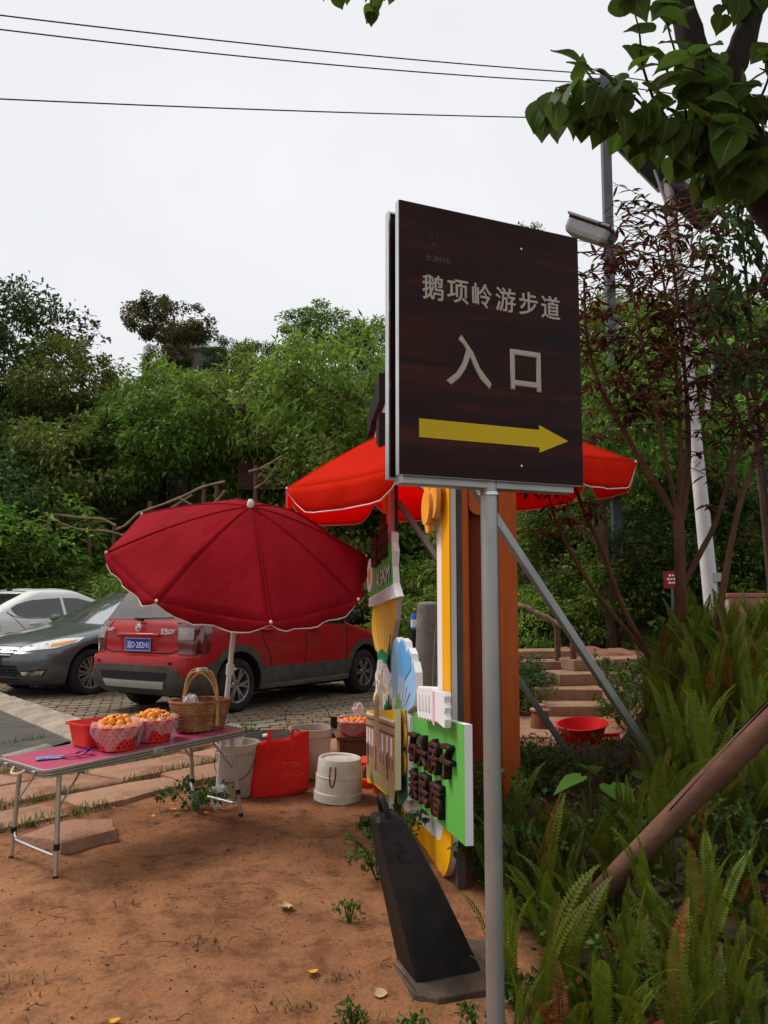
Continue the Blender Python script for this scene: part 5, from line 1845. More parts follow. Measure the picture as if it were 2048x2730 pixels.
mb.grid([[bagpt(u, 0, s) for u in np.linspace(0, 1, 9)] for s in (1, 0, -1)])
o = mb.build('bag_body', M_bag, cb_, smooth=60)
sol = o.modifiers.new('thick', 'SOLIDIFY')
sol.thickness = .003
for x0 in (-.09, .07):
    mb = MB()
    pts = smooth_curve([(x0, -.03, .30), (x0 + .005, -.04, .45), (x0 + .02, -.05, .475), (x0 + .06, -.045, .45)], 4)
    for a, b in zip(pts, pts[1:]):
        mb.add([a + Vector((-.013, -.006, 0)), b + Vector((-.013, -.006, 0)), b + Vector((.013, -.006, 0)), a + Vector((.013, -.006, 0))], [(0, 1, 2, 3)])
    mb.build('strap', M_bag, cb_)
M_gold = mat('faint_gold_print', (.62, .16, .02), rough=.5)
mb = MB()
gr_ = random.Random(5)
for row_, z0, n_g, gs in ((0, .245, 3, .036), (1, .175, 4, .03)):
    for i in range(n_g):
        cx = .02 + i * gs * 1.15
        for k_ in range(5):
            a_ = Vector((cx + gr_.uniform(-.4, .4) * gs, -.099, z0 + gr_.uniform(-.45, .45) * gs))
            mb.tube([a_, a_ + Vector((gr_.choice((-1, 1)) * gs * gr_.uniform(.2, .6), 0, gr_.uniform(-.3, .3) * gs))], .0014, 4)
mb.build('gold_lettering', M_gold, cb_)
# white bucket upside down
M_wb = mat('white_enamel_plastic', (.68, .63, .56), (.60, .54, .46), scale=5, rough=.45, dirt=(.32, .24, .17), dscale=9, damt=.45)
wb = thing('bucket', 'upturned dirty white bucket with dark red rope handle', 'bucket', (-.315, 5.62, .045), (R(1), R(3), 0))
mb = MB()
mb.lathe([(.168, -.005), (.168, .05), (.160, .055), (.158, .15), (.154, .152), (.148, .262), (.142, .272), (.125, .266), (.122, .256), (0, .256)], 44)
mb.build('shell', M_wb, wb, smooth=28)
mb = MB()
mb.tube([(.156 * math.cos(a), .156 * math.sin(a), .156) for a in np.linspace(0, 2 * PI, 41)[:-1]], .005, 6, closed=True)
mb.build('band', M_wb, wb, smooth=50)
mb = MB()
mb.tube(smooth_curve([(-.055, -.146, .235), (-.056, -.153, .17), (-.048, -.160, .12), (-.038, -.163, .108), (-.028, -.163, .118), (-.018, -.16, .17), (-.020, -.155, .235)], 4), .0045, 6)
mb.build('rope_handle', mat('rope_red', (.22, .02, .02), rough=.8), wb, smooth=60)
# scale
M_scl = mat('scale_red', (.85, .07, .03), (.78, .055, .025), scale=5, rough=.35)
scl = thing('weighing_scale', 'orange red kitchen weighing scale with tilted display beside the white bucket', 'scale', (-.06, 5.98, .045), (0, 0, R(-12)))
mb = MB()
mb.prism([(-.13, 0), (.13, 0), (.13, .06), (.05, .11), (-.13, .11)], lambda u, v, w: (w, -u, v), -.12, .12)
mb.build('body', M_scl, scl, bevel=.008)
mb = MB()
mb.box((0, .03, .165), (.27, .22, .02))
mb.box((0, .03, .14), (.06, .06, .06))
mb.build('pan', M_scl, scl, bevel=.006)
mb = MB()
mb.box((0, -.092, .089), (.15, .003, .05), Matrix.Rotation(R(-58), 3, 'X'))
mb.build('display', mat('lcd', (.03, .035, .03), rough=.15), scl)
mb = MB()
for xx in (-.08, -.04, 0, .04, .08):
    mb.box((xx, -.045, .113), (.025, .018, .008))
mb.build('keys', mat('key_white', (.7, .68, .66), rough=.5), scl, bevel=.002)
for xx in (-.09, .09):
    for yy in (-.09, .09):
        mb = MB()
        mb.lathe([(.016, -.012), (.014, 0)], 10, 0, Matrix.Translation((xx, yy, .0)))
        mb.build('foot', M_black, scl)
bucket('bright orange red bucket half hidden behind the picture panel', (.02, 5.78, .045), .10, .115, .27, mat('hot_red_plastic', (.86, .05, .03), rough=.35), 0, rim=False)
# stool with basin
M_box = mat('brown_stool', (.13, .055, .03), (.19, .085, .05), scale=8, rough=.8, stretch=(1, 1, 4))
stl = thing('stool', 'small brown wooden stool carrying the wrapped red basin', 'stool', (-.22, 6.72, .05), (0, 0, R(8)))
mb = MB()
mb.box((0, 0, .215), (.36, .28, .03))
mb.build('seat', M_box, stl, bevel=.004)
for xx in (-.145, .145):
    mb = MB()
    mb.box((xx, 0, .10), (.025, .25, .20))
    mb.build('side_board', M_box, stl, bevel=.003)
mb = MB()
mb.box((0, -.10, .12), (.264, .02, .16))
mb.build('apron', M_box, stl, bevel=.003)
plastic_basket('shallow red basin of loquats wrapped in film on the stool', (-.22, 6.70, .283), .13, .185, .115, 0, seed=7, m=M_redpl2, cat='basin', name='fruit_basin')
heap((-.22, 6.70, .37), (1, 1), 'small orange loquat in the film wrapped basin on the stool', 'loquats in the basin on the stool', 44, .155, .03, .9, seed=12)
tray = plastic_basket('low tray of loquats on the ground behind the stool', (-.13, 7.15, .20), .22, .27, .06, .2, film=False, m=M_redpl2, cat='tray', name='fruit_tray')
mb = MB()
mb.box((0, 0, -.075), (.5, .36, .15))
mb.build('stand', M_box, tray, bevel=.006)
heap((-.13, 7.15, .255), (1.1, .9), 'orange loquat on the low tray behind the stool', 'loquats on the low tray', 48, .22, .055, 1.0, seed=14)
bag_wad('plastic_bag', 'twisted top of a clear bag standing above the basin', (-.22, 6.93, .40), .05, 41)

# ================================================================== PLANTS
def leaf_cards(n, rs, size, centers, crad, flat=.75, droop=.25, aspect=.5, outward=.6, seed=0, origin=None):
    """n folded leaf quads gathered round clump centres; returns verts, quads"""
    g = np.random.default_rng(seed)
    ci = g.integers(0, len(centers), n)
    C = np.asarray(centers)[ci]
    d = g.normal(size=(n, 3))
    d /= np.linalg.norm(d, axis=1)[:, None]
    rr = np.asarray(crad)[ci] * (g.random(n) ** .45)
    P = C + d * rr[:, None] * np.array([1, 1, flat])
    org = np.zeros(3) if origin is None else np.asarray(origin)
    o = (P - org)
    o /= (np.linalg.norm(o, axis=1)[:, None] + 1e-6)
    D = o * outward + g.normal(size=(n, 3)) * .6 + np.array([0, 0, -droop])
    D /= np.linalg.norm(D, axis=1)[:, None]
    up = np.array([0, 0, 1.0]) + g.normal(size=(n, 3)) * .55
    S = np.cross(D, up)
    S /= (np.linalg.norm(S, axis=1)[:, None] + 1e-6)
    N = np.cross(S, D)
    L = size * (.6 + .8 * g.random(n))
    Wd = L * aspect * (.8 + .4 * g.random(n))
    base = P
    tip = P + D * L[:, None] - np.array([0, 0, 1]) * (L * droop * .3)[:, None]
    mid = P + D * (L * .45)[:, None]
    lf = mid + S * (Wd / 2)[:, None] + N * (Wd * .16)[:, None]
    rt = mid - S * (Wd / 2)[:, None] + N * (Wd * .16)[:, None]
    V = np.stack([base, rt, tip, lf], 1).reshape(-1, 3)
    F = np.arange(n * 4).reshape(-1, 4)
    return V, F

def leafmat(name, c1, c2, tr=.35, isl=1.0, rough=.55, spec=.3):
    return mat(name, c1, c2, scale=.9, rough=rough, transl=tr, island=isl, spec=spec * .5)
L_mid = leafmat('leaf_mid', (.075, .138, .018), (.115, .185, .028))
L_dark = leafmat('leaf_dark', (.032, .068, .020), (.052, .098, .026))
L_olive = leafmat('leaf_olive', (.09, .132, .02), (.13, .155, .03))
L_bright = leafmat('leaf_bright', (.14, .25, .038), (.19, .30, .05), .5)
L_blossom = leafmat('leaf_blossom', (.17, .14, .055), (.06, .085, .03), .3, 1.0)
L_red = leafmat('leaf_plum', (.11, .016, .013), (.065, .018, .013), .4, .9)
L_redg = leafmat('leaf_plum_green', (.07, .065, .018), (.055, .075, .02), .4, .9)
L_fern = leafmat('leaf_fern', (.115, .140, .011), (.072, .105, .010), .4, .3)
L_fernb = leafmat('leaf_fern_brown', (.26, .11, .02), (.12, .06, .015), .3, .7)
L_weed = leafmat('leaf_weed', (.045, .095, .016), (.075, .13, .024), .3, .8)
L_grass = leafmat('leaf_grass', (.075, .105, .025), (.12, .12, .04), .3, .8)
M_bark = mat('bark', (.055, .035, .024), (.10, .068, .045), scale=14, rough=.95, bump=.6, bscale=40, stretch=(1, 1, .3))
M_barkd = mat('bark_dark', (.018, .014, .012), (.035, .027, .022), scale=14, rough=.95, bump=.7, bscale=40, stretch=(1, 1, .3))
M_barkr = mat('bark_plum', (.095, .042, .026), (.14, .07, .042), scale=16, rough=.85, bump=.5, bscale=50, stretch=(1, 1, .3), dirt=(.05, .055, .025), dscale=6, damt=.4)

def crown_proto(name, seed, n, m, rx, ry, rz, clumps, leaf, cr=.42, flat=.8, droop=.25, aspect=.5, gaps=0):
    g = np.random.default_rng(seed)
    d = g.normal(size=(clumps, 3))
    d /= np.linalg.norm(d, axis=1)[:, None]
    q = (.35 + .65 * g.random(clumps) ** .5)
    C = d * q[:, None] * np.array([rx, ry, rz])
    C[:, 2] = np.where(C[:, 2] < -rz * .55, C[:, 2] * .6, C[:, 2])
    V, F = leaf_cards(n, None, leaf, C, cr * (.6 + .8 * g.random(clumps)), flat, droop, aspect, .7, seed)
    return np_mesh(name, V, F, m)

def trunk_proto(name, seed, h, r, m, spread, limbs=5, lean=.15):
    g = random.Random(seed)
    mb = MB()
    top = Vector((g.uniform(-lean, lean) * h, g.uniform(-lean, lean) * h, h))
    pts = smooth_curve([(0, 0, -.4), (top.x * .2 + g.uniform(-.1, .1), top.y * .2, h * .35), (top.x * .6, top.y * .6 + g.uniform(-.1, .1), h * .7), top], 4)
    mb.tube(pts, radii(r, r * .35, len(pts)), 8)
    for i in range(limbs):
        p = pts[int(len(pts) * (.45 + .5 * i / limbs))]
        a = g.uniform(0, 2 * PI)
        e = p + Vector((math.cos(a) * spread, math.sin(a) * spread, g.uniform(.3, .9) * spread))
        q = smooth_curve([p, p.lerp(e, .5) + Vector((0, 0, -.08 * spread)), e], 4)
        mb.tube(q, radii(r * .45, r * .1, len(q)), 6)
    return mb.mesh(name, m, 50)

# prototypes: crown centred at the origin, trunk from the ground up
PROTO = {}
for key, lm, seed, rx, rz, n, cl, lf, cr, asp in (
        ('mid', L_mid, 11, 2.1, 1.7, 9000, 66, .15, .55, .5), ('mid2', L_mid, 12, 1.9, 2.0, 8500, 60, .14, .5, .45),
        ('dark', L_dark, 13, 2.2, 2.1, 9000, 64, .14, .55, .5), ('olive', L_olive, 14, 2.0, 1.6, 6500, 70, .15, .45, .5),
        ('bright', L_bright, 15, 2.0, 1.9, 6500, 50, .21, .6, .32), ('blossom', L_blossom, 16, 2.2, 1.5, 10000, 74, .15, .42, .6)):
    PROTO[key] = (crown_proto('crown', seed, n, lm, rx, rx, rz, cl, lf, cr, .75, .35, asp), rx, rz)
TRUNK = [trunk_proto('trunk', 30 + i, 3.2, .13, M_bark, 1.2) for i in range(3)]

def hill_tree(kind, x, y, top, label, group, s=1.0, name='tree', squash=1.0, r_=None):
    me, rx, rz = PROTO[kind]
    g0 = gz(x, y)
    t = thing(name, label, 'tree', (x, y, g0), (0, 0, (x * 7.3 + y * 3.1) % 6.28), group)
    ch = top - g0 - rz * s * squash * .95
    c = link('crown', me, t, loc=(0, 0, ch))
    c.scale = (s, s, s * squash)
    tr = link('trunk', TRUNK[int(abs(x * 13 + y)) % 3], t)
    k = max(.4, (ch + .2 * rz * s) / 3.2)
    tr.scale = (max(.7, s), max(.7, s), k)
    return t

# skyline trees one can tell apart
hill_tree('dark', -16.2, 31, 13.9, 'very dark bushy tree at the far left of the skyline', None, 1.6)
hill_tree('dark', -13.4, 28.5, 12.0, 'dark rounded tree just below the dark tree at the left edge', None, 1.35)
hill_tree('blossom', -9.9, 36, 15.0, 'wide tree in pale blossom standing over the little tower on the skyline', None, .92, squash=.95)
hill_tree('blossom', -9.5, 34, 12.1, 'low yellowish blossoming tree in front of the little tower', None, .5)
hill_tree('dark', -6.9, 34, 12.5, 'round dark tree on the skyline right of the tower', None, .52)
hill_tree('olive', -5.3, 33, 12.0, 'thin pale tree with sky showing through beside the round dark one', None, .62)
hill_tree('mid', -2.5, 34, 13.7, 'flat topped tree on the skyline left of the sign', None, 1.0, squash=.75)
hill_tree('mid2', -.5, 35, 13.6, 'tall tree on the skyline directly left of the sign', None, .8)
hill_tree('bright', -1.2, 21.5, 8.6, 'light green tree with long leaves next to the sign edge', None, 1.15)
hill_tree('bright', -3.7, 23, 8.3, 'yellow green leafy tree above the vermilion parasol', None, 1.05)
hill_tree('dark', 6.9, 36, 18.6, 'slim dark treetop rising just above the brown sign', None, .55, squash=1.7)
hill_tree('olive', -10.6, 26, 9.7, 'lacy feathery tree between the dark left trees and the blossoming tree', None, .9)

r6 = random.Random(61)
hill_tree('mid2', 3.45, 12.1, 5.3, 'young leafy tree in front of the dark lamp pole right of the sign', None, .72)
hill_tree('bright', 5.2, 13.2, 5.6, 'bright green young tree behind the white lamp pole', None, .8)
WOOD = 'dense broadleaf trees covering the slope'
WLAB = 'leafy green tree in the dense wood on the slope below the skyline'
rows6 = [(18.2, 4.6, 2.35), (20.5, 5.8, 2.6), (23.2, 7.1, 2.9), (26.2, 8.3, 3.1), (29.5, 9.4, 3.4), (33, 10.2, 3.8)]
for y0, top0, step in rows6:
    x = -.56 * y0 - 2
    while x < .56 * y0 + 2:
        xx, yy = x + r6.uniform(-.5, .5), y0 + r6.uniform(-.9, .9)
        x += step
        f = xx / yy
        if y0 < 19 and xx < -2.2:
            continue
        if y0 < 22 and -8.6 < xx < -2.0:       # the fence shows here
            continue
        if f > .10:
            kind = r6.choice(('mid', 'bright', 'mid2', 'dark'))
        elif f < -.3:
            kind = r6.choice(('dark', 'olive', 'mid2', 'dark', 'olive'))
        else:
            kind = r6.choice(('mid', 'mid2', 'mid', 'bright', 'olive', 'dark'))
        tp = top0 + r6.uniform(-.9, .7) + (1.0 * ss(-.1, .15, f) + 2.6 * ss(.2, .34, f) if y0 > 24 else 0)
        hill_tree(kind, xx, yy, tp, WLAB, WOOD, r6.uniform(.85, 1.15))

# bushes on the bank behind the cars
BUSH = 'bushes along the foot of the bank'
def bush(kind, x, y, s, label, sq=.8, group=None):
    me, rx, rz = PROTO[kind]
    t = thing('bush', label, 'bush', (x, y, gz(x, y)), (0, 0, (x * 5.3 + y) % 6.28), group)
    c = link('foliage', me, t, loc=(0, 0, rz * s * sq * .6))
    c.scale = (s, s, s * sq)
    st_ = link('stems', TRUNK[0], t)
    st_.scale = (s * .8, s * .8, s * .35)
    return t
for i in range(15):
    x = -10.6 + i * .82
    y = hill_y(x) + .75 + r6.uniform(-.15, .4)
    bush(r6.choice(('olive', 'mid', 'mid2')), x, y, r6.uniform(.62, .88), 'rounded green bush at the foot of the bank behind the parked cars', group=BUSH)
for x, y, s, k in ((-9.4, 20.6, 1.15, 'bright'), (-10.9, 21.6, 1.3, 'mid'), (-9.9, 19.6, 1.0, 'bright'), (-8.2, 20.2, .8, 'mid')):
    bush(k, x, y, s, 'light green bush on the bank at the left edge of the picture', group='bushes at the left edge')
for x, y, s, k in ((1.6, 13.6, .55, 'mid2'), (2.6, 13.2, .5, 'bright'), (3.5, 12.9, .6, 'mid'), (4.6, 12.6, .6, 'dark'), (1.0, 14.6, .6, 'bright'), (5.6, 12.4, .6, 'mid'), (2.2, 15.2, .7, 'bright'), (4.0, 14.6, .75, 'mid'), (6.4, 14, .8, 'dark')):
    bush(k, x, y, s, 'green bush on the shady bank behind the stone steps', group='bushes behind the steps')
bush('dark', 1.42, 9.75, .27, 'small dark shrub beside the lowest stone step')

# undergrowth over the whole bank: nobody could count it
g = np.random.default_rng(5)
pts = []
while len(pts) < 26000:
    y = 11 + 24 * g.random() ** 1.6
    x = (g.random() * 1.24 - .62) * y
    if y > hill_y(x) - .1:
        pts.append((x, y, gz(x, y) + .35 * g.random()))
V, F = leaf_cards(len(pts), None, .17, np.array(pts), np.full(len(pts), .12), .6, .3, .55, .0, 6)
# keep one leaf per point
o = link('undergrowth', np_mesh('undergrowth', V, F, [L_mid, L_dark, L_weed], mi=g.integers(0, 3, len(F))))
tag(o, 'tangled green undergrowth covering the bank', 'undergrowth', kind='stuff')

# ------------------------------------------------------------------ rustic branch fence on the bank
M_rail = mat('weathered_branch', (.30, .20, .13), (.20, .13, .085), scale=18, rough=.9, bump=.4, bscale=60)
M_post = mat('fence_post', (.13, .075, .05), (.09, .055, .038), scale=16, rough=.95, bump=.4, bscale=60)
fn = thing('rustic_fence', 'rustic fence of crooked branches and stubby posts climbing the bank', 'fence', (-6, 19.8, 0))
FD = 20.0
def fq(x17, z17, D=FD):
    k_ = D / 17
    return Vector((x17 * k_ + 6, D - 19.8, 1.45 + (z17 - 1.45) * k_))
posts = [(-7.25, 3.10, .30), (-6.97, 3.12, .5), (-6.27, 2.87, .35), (-5.75, 2.78, .3), (-5.0, 3.32, .75), (-3.86, 3.72, .9), (-3.58, 3.7, .6), (-2.75, 4.1, .8)]
for x, z, hh in posts:
    p = fq(x, z)
    mb = MB()
    gg = gz(p.x - 6, FD)
    mb.tube([(p.x + .02, p.y, min(gg - .2, p.z - hh * 1.2)), (p.x, p.y, p.z + .04)], [.062, .055], 9)
    mb.build('post', M_post, fn, smooth=50)
rails = [[(-7.3, 3.12), (-7.1, 2.98), (-6.8, 2.86), (-6.4, 2.76), (-5.9, 2.74), (-5.4, 2.6)],
         [(-7.25, 3.1), (-6.9, 3.08), (-6.4, 3.02), (-6.0, 2.98), (-5.7, 2.80)],
         [(-5.7, 2.72), (-5.5, 2.86), (-5.25, 3.06), (-5.0, 3.2), (-4.4, 3.42), (-3.86, 3.66), (-3.4, 3.78)],
         [(-5.0, 2.95), (-4.6, 3.05), (-4.2, 3.12), (-3.86, 3.2), (-3.0, 3.3)],
         [(-4.9, 3.0), (-4.5, 3.25), (-4.1, 3.5)], [(-4.4, 3.45), (-4.0, 3.25), (-3.8, 3.15)],
         [(-3.9, 3.2), (-3.6, 3.34), (-3.4, 3.6)], [(-2.9, 3.98), (-2.6, 4.1), (-2.25, 4.26), (-2.05, 4.42)], [(-2.75, 3.6), (-2.5, 3.85), (-2.3, 4.1)]]
for rl in rails:
    pts = [fq(x, z) + Vector((0, -.06 + .02 * math.sin(x * 9), .03 * math.sin(x * 13))) for x, z in rl]
    c = smooth_curve(pts, 4)
    mb = MB()
    mb.tube(c, [.032 + .008 * math.sin(i * 1.7) for i in range(len(c))], 7)
    mb.build('rail', M_rail, fn, smooth=60)
hb = thing('brick_hut', 'glimpse of a dark brick wall among the trees behind the fence', 'wall', (-3.55, 22.6, 0))
mb = MB()
mb.box((0, 0, 4.75), (1.2, .3, .9))
mb.build('wall', mat('dark_brick', (.10, .05, .035), (.07, .035, .025), scale=6, rough=.9, stretch=(1, 1, 6), bump=.4, bscale=20), hb)
mb = MB()
for i in range(6):
    mb.box((0, -.155, 4.4 + i * .14), (1.19, .012, .018))
mb.build('mortar_joints', mat('dark_mortar', (.05, .035, .03), rough=.95), hb)

# ------------------------------------------------------------------ little tower on the hilltop
tw = thing('hill_tower', 'small dark grey concrete tower house on the hilltop under the blossoming tree', 'building', (-11.05, 42, gz(-11.6, 42) - .5))
M_conc = mat('old_concrete', (.14, .125, .115), (.095, .085, .08), scale=1.5, rough=.9, bump=.3, bscale=8)
zt = 15.35 - (gz(-11.6, 42) - .5)
mb = MB()
mb.box((0, 0, zt / 2 - .1), (1.25, 1.5, zt - .2))
mb.build('wall', M_conc, tw)
mb = MB()
mb.box((0, 0, zt - .08), (1.6, 1.8, .18))
mb.build('roof', M_conc, tw, bevel=.03)
mb = MB()
mb.box((1.5, .4, zt - 2.3), (1.8, 2, 2.3))
mb.build('annex', M_conc, tw)
mb = MB()
mb.box((1.5, .4, zt - 1.1), (2.0, 2.3, .12))
mb.build('annex_roof', M_conc, tw)
for xx in (-.28, .28):
    mb = MB()
    mb.box((xx, -.76, zt - .8), (.3, .06, .6))
    mb.build('window', M_glass, tw)

# ------------------------------------------------------------------ lamp posts and cables
M_wpole = mat('white_pole_paint', (.68, .66, .66), (.58, .56, .56), scale=4, rough=.5, dirt=(.3, .28, .26), dscale=3, damt=.4)
M_gpole = mat('grey_pole_paint', (.11, .13, .14), (.085, .10, .11), scale=4, rough=.5)
M_solar = mat('solar_cells', (.02, .024, .035), rough=.2, spec=.8)
M_lgrey = mat('lamp_grey', (.42, .42, .43), (.36, .36, .37), scale=4, rough=.5)
sl = thing('solar_lamp', 'leaning white pole carrying two angled solar panels above the red leaved tree', 'lamp post', (3.70, 9.0, gz(3.7, 9.0)))
zb = gz(3.7, 9)
mb = MB()
mb.tube([(0, 0, -.1), (-.32, 0, 5.9 - zb), (-.345, 0, 6.3 - zb)], [.088, .06, .057], 14)
mb.build('pole', M_wpole, sl, smooth=50)
for s_, c_, ry in ((-1, (-.62, 0, 6.55 - zb), R(48)), (1, (-.16, -.1, 5.98 - zb), R(48))):
    mb = MB()
    mb.box((0, 0, 0), (.72, .62, .03))
    pn = mb.build('solar_panel', M_solar, sl, loc=c_, rot=(R(8), ry, 0))
    mb = MB()
    for dx, dy, sx_, sy_ in ((0, .315, .75, .03), (0, -.315, .75, .03), (.365, 0, .03, .66), (-.365, 0, .03, .66)):
        mb.box((dx, dy, -.003), (sx_, sy_, .045))
    mb.build('panel_frame', M_lgrey, pn)
mb = MB()
mb.tube([(-.3, 0, 5.7 - zb), (-.5, 0, 6.4 - zb)], .02, 6)
mb.tube([(-.3, 0, 5.75 - zb), (-.15, 0, 6.2 - zb)], .02, 6)
mb.build('panel_bracket', M_lgrey, sl)
mb = MB()
mb.tube([(-.23, -.02, 4.5 - zb), (-.02, -.05, 4.28 - zb), (.06, -.06, 4.1 - zb)], .025, 8)
mb.tube([(.06, -.06, 4.1 - zb), (-.02, -.06, 3.5 - zb)], .03, 8)
mb.build('lamp_arm', M_wpole, sl)
mb = MB()
mb.box((.01, -.09, 1.6 - zb), (.08, .02, .1))
mb.build('notice_tag', M_lgrey, sl)
zc = gz(3.8, 13)
dl = thing('flood_lamp', 'dark square pole with a pale boxy lamp head leaning out over the sign', 'lamp post', (3.80, 13.0, zc))
mb = MB()
mb.box((0, 0, (10.3 - zc) / 2), (.15, .15, 10.3 - zc), None)
mb.build('pole', M_gpole, dl, bevel=.01)
hd = bpy.data.objects.new('lamp_head', None)
COL.objects.link(hd)
hd.parent = dl
hd.location = (-.33, -.06, 7.5 - zc)
hd.scale = (1.5, 1.5, 1.8)
hd.rotation_euler = (R(12), R(28), R(-20))
mb = MB()
loft(mb, [[(x * .9, y * .9, -.09) for x, y in rrect(-.24, .24, -.19, .19, .04, 3)], [(x, y, -.05) for x, y in rrect(-.24, .24, -.19, .19, .04, 3)], [(x, y, .03) for x, y in rrect(-.24, .24, -.19, .19, .04, 3)]])
mb.build('housing', M_lgrey, hd, bevel=.006)
mb = MB()
mb.box((0, 0, .065), (.52, .42, .022))
mb.build('lid', M_lgrey, hd, bevel=.006)
mb = MB()
mb.box((0, 0, .042), (.47, .36, .022))
mb.build('gasket', M_black, hd)
mb = MB()
mb.box((.27, 0, 0), (.1, .08, .06))
mb.build('bracket', M_gpole, hd, bevel=.006)
mb = MB()
mb.box((0, 0, 10.2 - zc), (.6, .08, .08))
mb.build('cross_arm', M_gpole, dl)
M_cable = mat('cable', (.02, .02, .022), rough=.6)
for lab, a, b, sag in (('uppermost of the three overhead cables crossing the sky', (-6.94, 9.4, 8.95), (3.8, 13, 10.33), .10),
                       ('middle overhead cable close below the uppermost one', (-6.93, 9.4, 8.76), (3.8, 13, 10.16), .13),
                       ('lowest overhead cable crossing the sky on its own', (-6.83, 9.4, 7.65), (3.8, 13, 9.52), .05)):
    a, b = Vector(a), Vector(b)
    b2 = b + (b - a) * .9
    pts = []
    for i in range(41):
        t_ = i / 40
        p = a.lerp(b, t_ * 1.0)
        p.z -= sag * 4 * t_ * (1 - t_)
        pts.append(p)
    for i in range(1, 21):
        t_ = i / 20
        p = b.lerp(b2, t_)
        p.z -= sag * 4 * t_ * (1 - t_)
        pts.append(p)
    mb = MB()
    mb.tube(pts, .0105, 6)
    tag(mb.build('overhead_cable', M_cable), lab, 'cable', 'overhead cables')

# ------------------------------------------------------------------ red leaved plum tree on the bed
plum = thing('plum_tree', 'slender many stemmed tree with dark red leaves on the fern bed', 'tree', (2.31, 6.2, gz(2.31, 6.2)))
pz = gz(2.31, 6.2)
def W2(p, base=(2.31, 6.2)):
    return Vector((p[0] - base[0], p[1] - base[1], p[2] - pz))
stems = [([(2.32, 6.2, .5), (2.30, 6.2, 1.1), (2.294, 6.2, 1.52), (2.295, 6.2, 1.96), (2.28, 6.2, 2.1)], .052, .04),
         ([(2.285, 6.2, 2.0), (2.14, 6.22, 2.28), (1.992, 6.25, 2.55), (1.711, 6.2, 3.06), (1.602, 6.15, 3.46), (1.58, 6.1, 3.9)], .030, .009),
         ([(2.32, 6.2, 2.0), (2.38, 6.2, 2.4), (2.416, 6.25, 2.85), (2.409, 6.3, 3.46), (2.35, 6.3, 4.25), (2.30, 6.3, 4.6)], .030, .008),
         ([(2.30, 6.2, 2.05), (2.29, 6.1, 2.5), (2.27, 6.05, 3.0), (2.2, 6.0, 3.6), (2.12, 6.0, 4.2)], .022, .007),
         ([(2.31, 6.2, 1.5), (2.44, 6.15, 1.75), (2.56, 6.1, 2.02), (2.765, 6.0, 2.70), (2.963, 6.0, 3.15), (3.1, 6, 3.7)], .026, .008),
         ([(2.28, 6.2, 2.05), (2.2, 6.1, 2.35), (2.08, 6.0, 2.8), (1.95, 5.9, 3.35), (1.85, 5.9, 4.0)], .02, .006),
         ([(2.45, 6.05, .5), (2.487, 6.0, .86), (2.47, 6.0, 1.10), (2.577, 6.0, 1.66), (2.68, 6.0, 2.08), (2.808, 6.0, 2.43), (2.934, 6.0, 2.81), (2.98, 6, 3.3)], .036, .012),
         ([(2.7, 6.0, 2.1), (2.66, 6.05, 2.4), (2.72, 6.1, 2.8), (2.7, 6.1, 3.2)], .016, .006),
         ([(2.16, 6.4, .6), (2.122, 6.4, .875), (1.898, 6.4, 1.32), (1.732, 6.4, 1.82), (1.618, 6.4, 2.07), (1.534, 6.4, 2.34), (1.5, 6.4, 2.7)], .030, .010),
         ([(2.13, 6.4, .8), (2.066, 6.4, .963), (1.692, 6.4, 1.43), (1.433, 6.4, 1.88), (1.348, 6.4, 2.13), (1.28, 6.35, 2.4)], .022, .008),
         ([(2.5, 6, .9), (2.62, 5.95, 1.02), (2.8, 5.9, 1.12), (3.05, 5.85, 1.35)], .022, .010)]
ends = []
for p, r0, r1 in stems:
    c = smooth_curve([W2(q) for q in p], 5)
    mb = MB()
    mb.tube(c, [a * (1 + .06 * math.sin(i * 2.3)) for i, a in enumerate(radii(r0, r1, len(c)))], 8)
    mb.build('stem', M_barkr, plum, smooth=60)
    ends.append(c)
# twigs and leaves along the upper stems
rp = random.Random(17)
tw_ = MB()
LV, LF = [], []
def lance(base, d, L, w, droop, out):
    """one narrow drooping leaf of four segments"""
    d = d.normalized()
    s = d.cross(Vector((rp.uniform(-.4, .4), rp.uniform(-.4, .4), 1))).normalized()
    pts = []
    p = base.copy()
    dd = d.copy()
    for i in range(4):
        ww = w * (0.0, .9, 1.0, .0)[i] if i else 0
        pts.append((p - s * ww / 2, p + s * ww / 2))
        dd = (dd + Vector((0, 0, -droop))).normalized()
        p = p + dd * L / 3
    k = len(LV)
    for a, b in pts:
        LV.extend([tuple(a), tuple(b)])
    for i in range(3):
        LF.append((k + 2 * i, k + 2 * i + 1, k + 2 * i + 3, k + 2 * i + 2))
for si, c in enumerate(ends):
    if si == 0:
        continue
    n_ = len(c)
    dens = {1: 56, 2: 44, 3: 50, 4: 40, 5: 60, 6: 34, 7: 22, 8: 14, 9: 12, 10: 5}[si]
    for i in range(dens):
        f = .45 + .55 * rp.random()
        if si in (8, 9, 10):
            f = .6 + .4 * rp.random()
        p = c[min(n_ - 1, int(f * n_))]
        if p.z + pz < 2.3 and si < 8 and rp.random() < .75:
            continue
        a = rp.uniform(0, 2 * PI)
        d = Vector((math.cos(a), math.sin(a) * .7, rp.uniform(-.1, .7))).normalized()
        L = rp.uniform(.25, .6)
        q = smooth_curve([p, p + d * L * .5 + Vector((0, 0, .03)), p + d * L], 4)
        tw_.tube(q, radii(.006, .002, len(q)), 4)
        for j in range(rp.randint(9, 15)):
            b = q[rp.randint(2, len(q) - 1)]
            aa = rp.uniform(0, 2 * PI)
            ld = (d * .4 + Vector((math.cos(aa), math.sin(aa), rp.uniform(-.3, .5)))).normalized()
            lance(b, ld, rp.uniform(.085, .15), rp.uniform(.018, .03), .28, None)
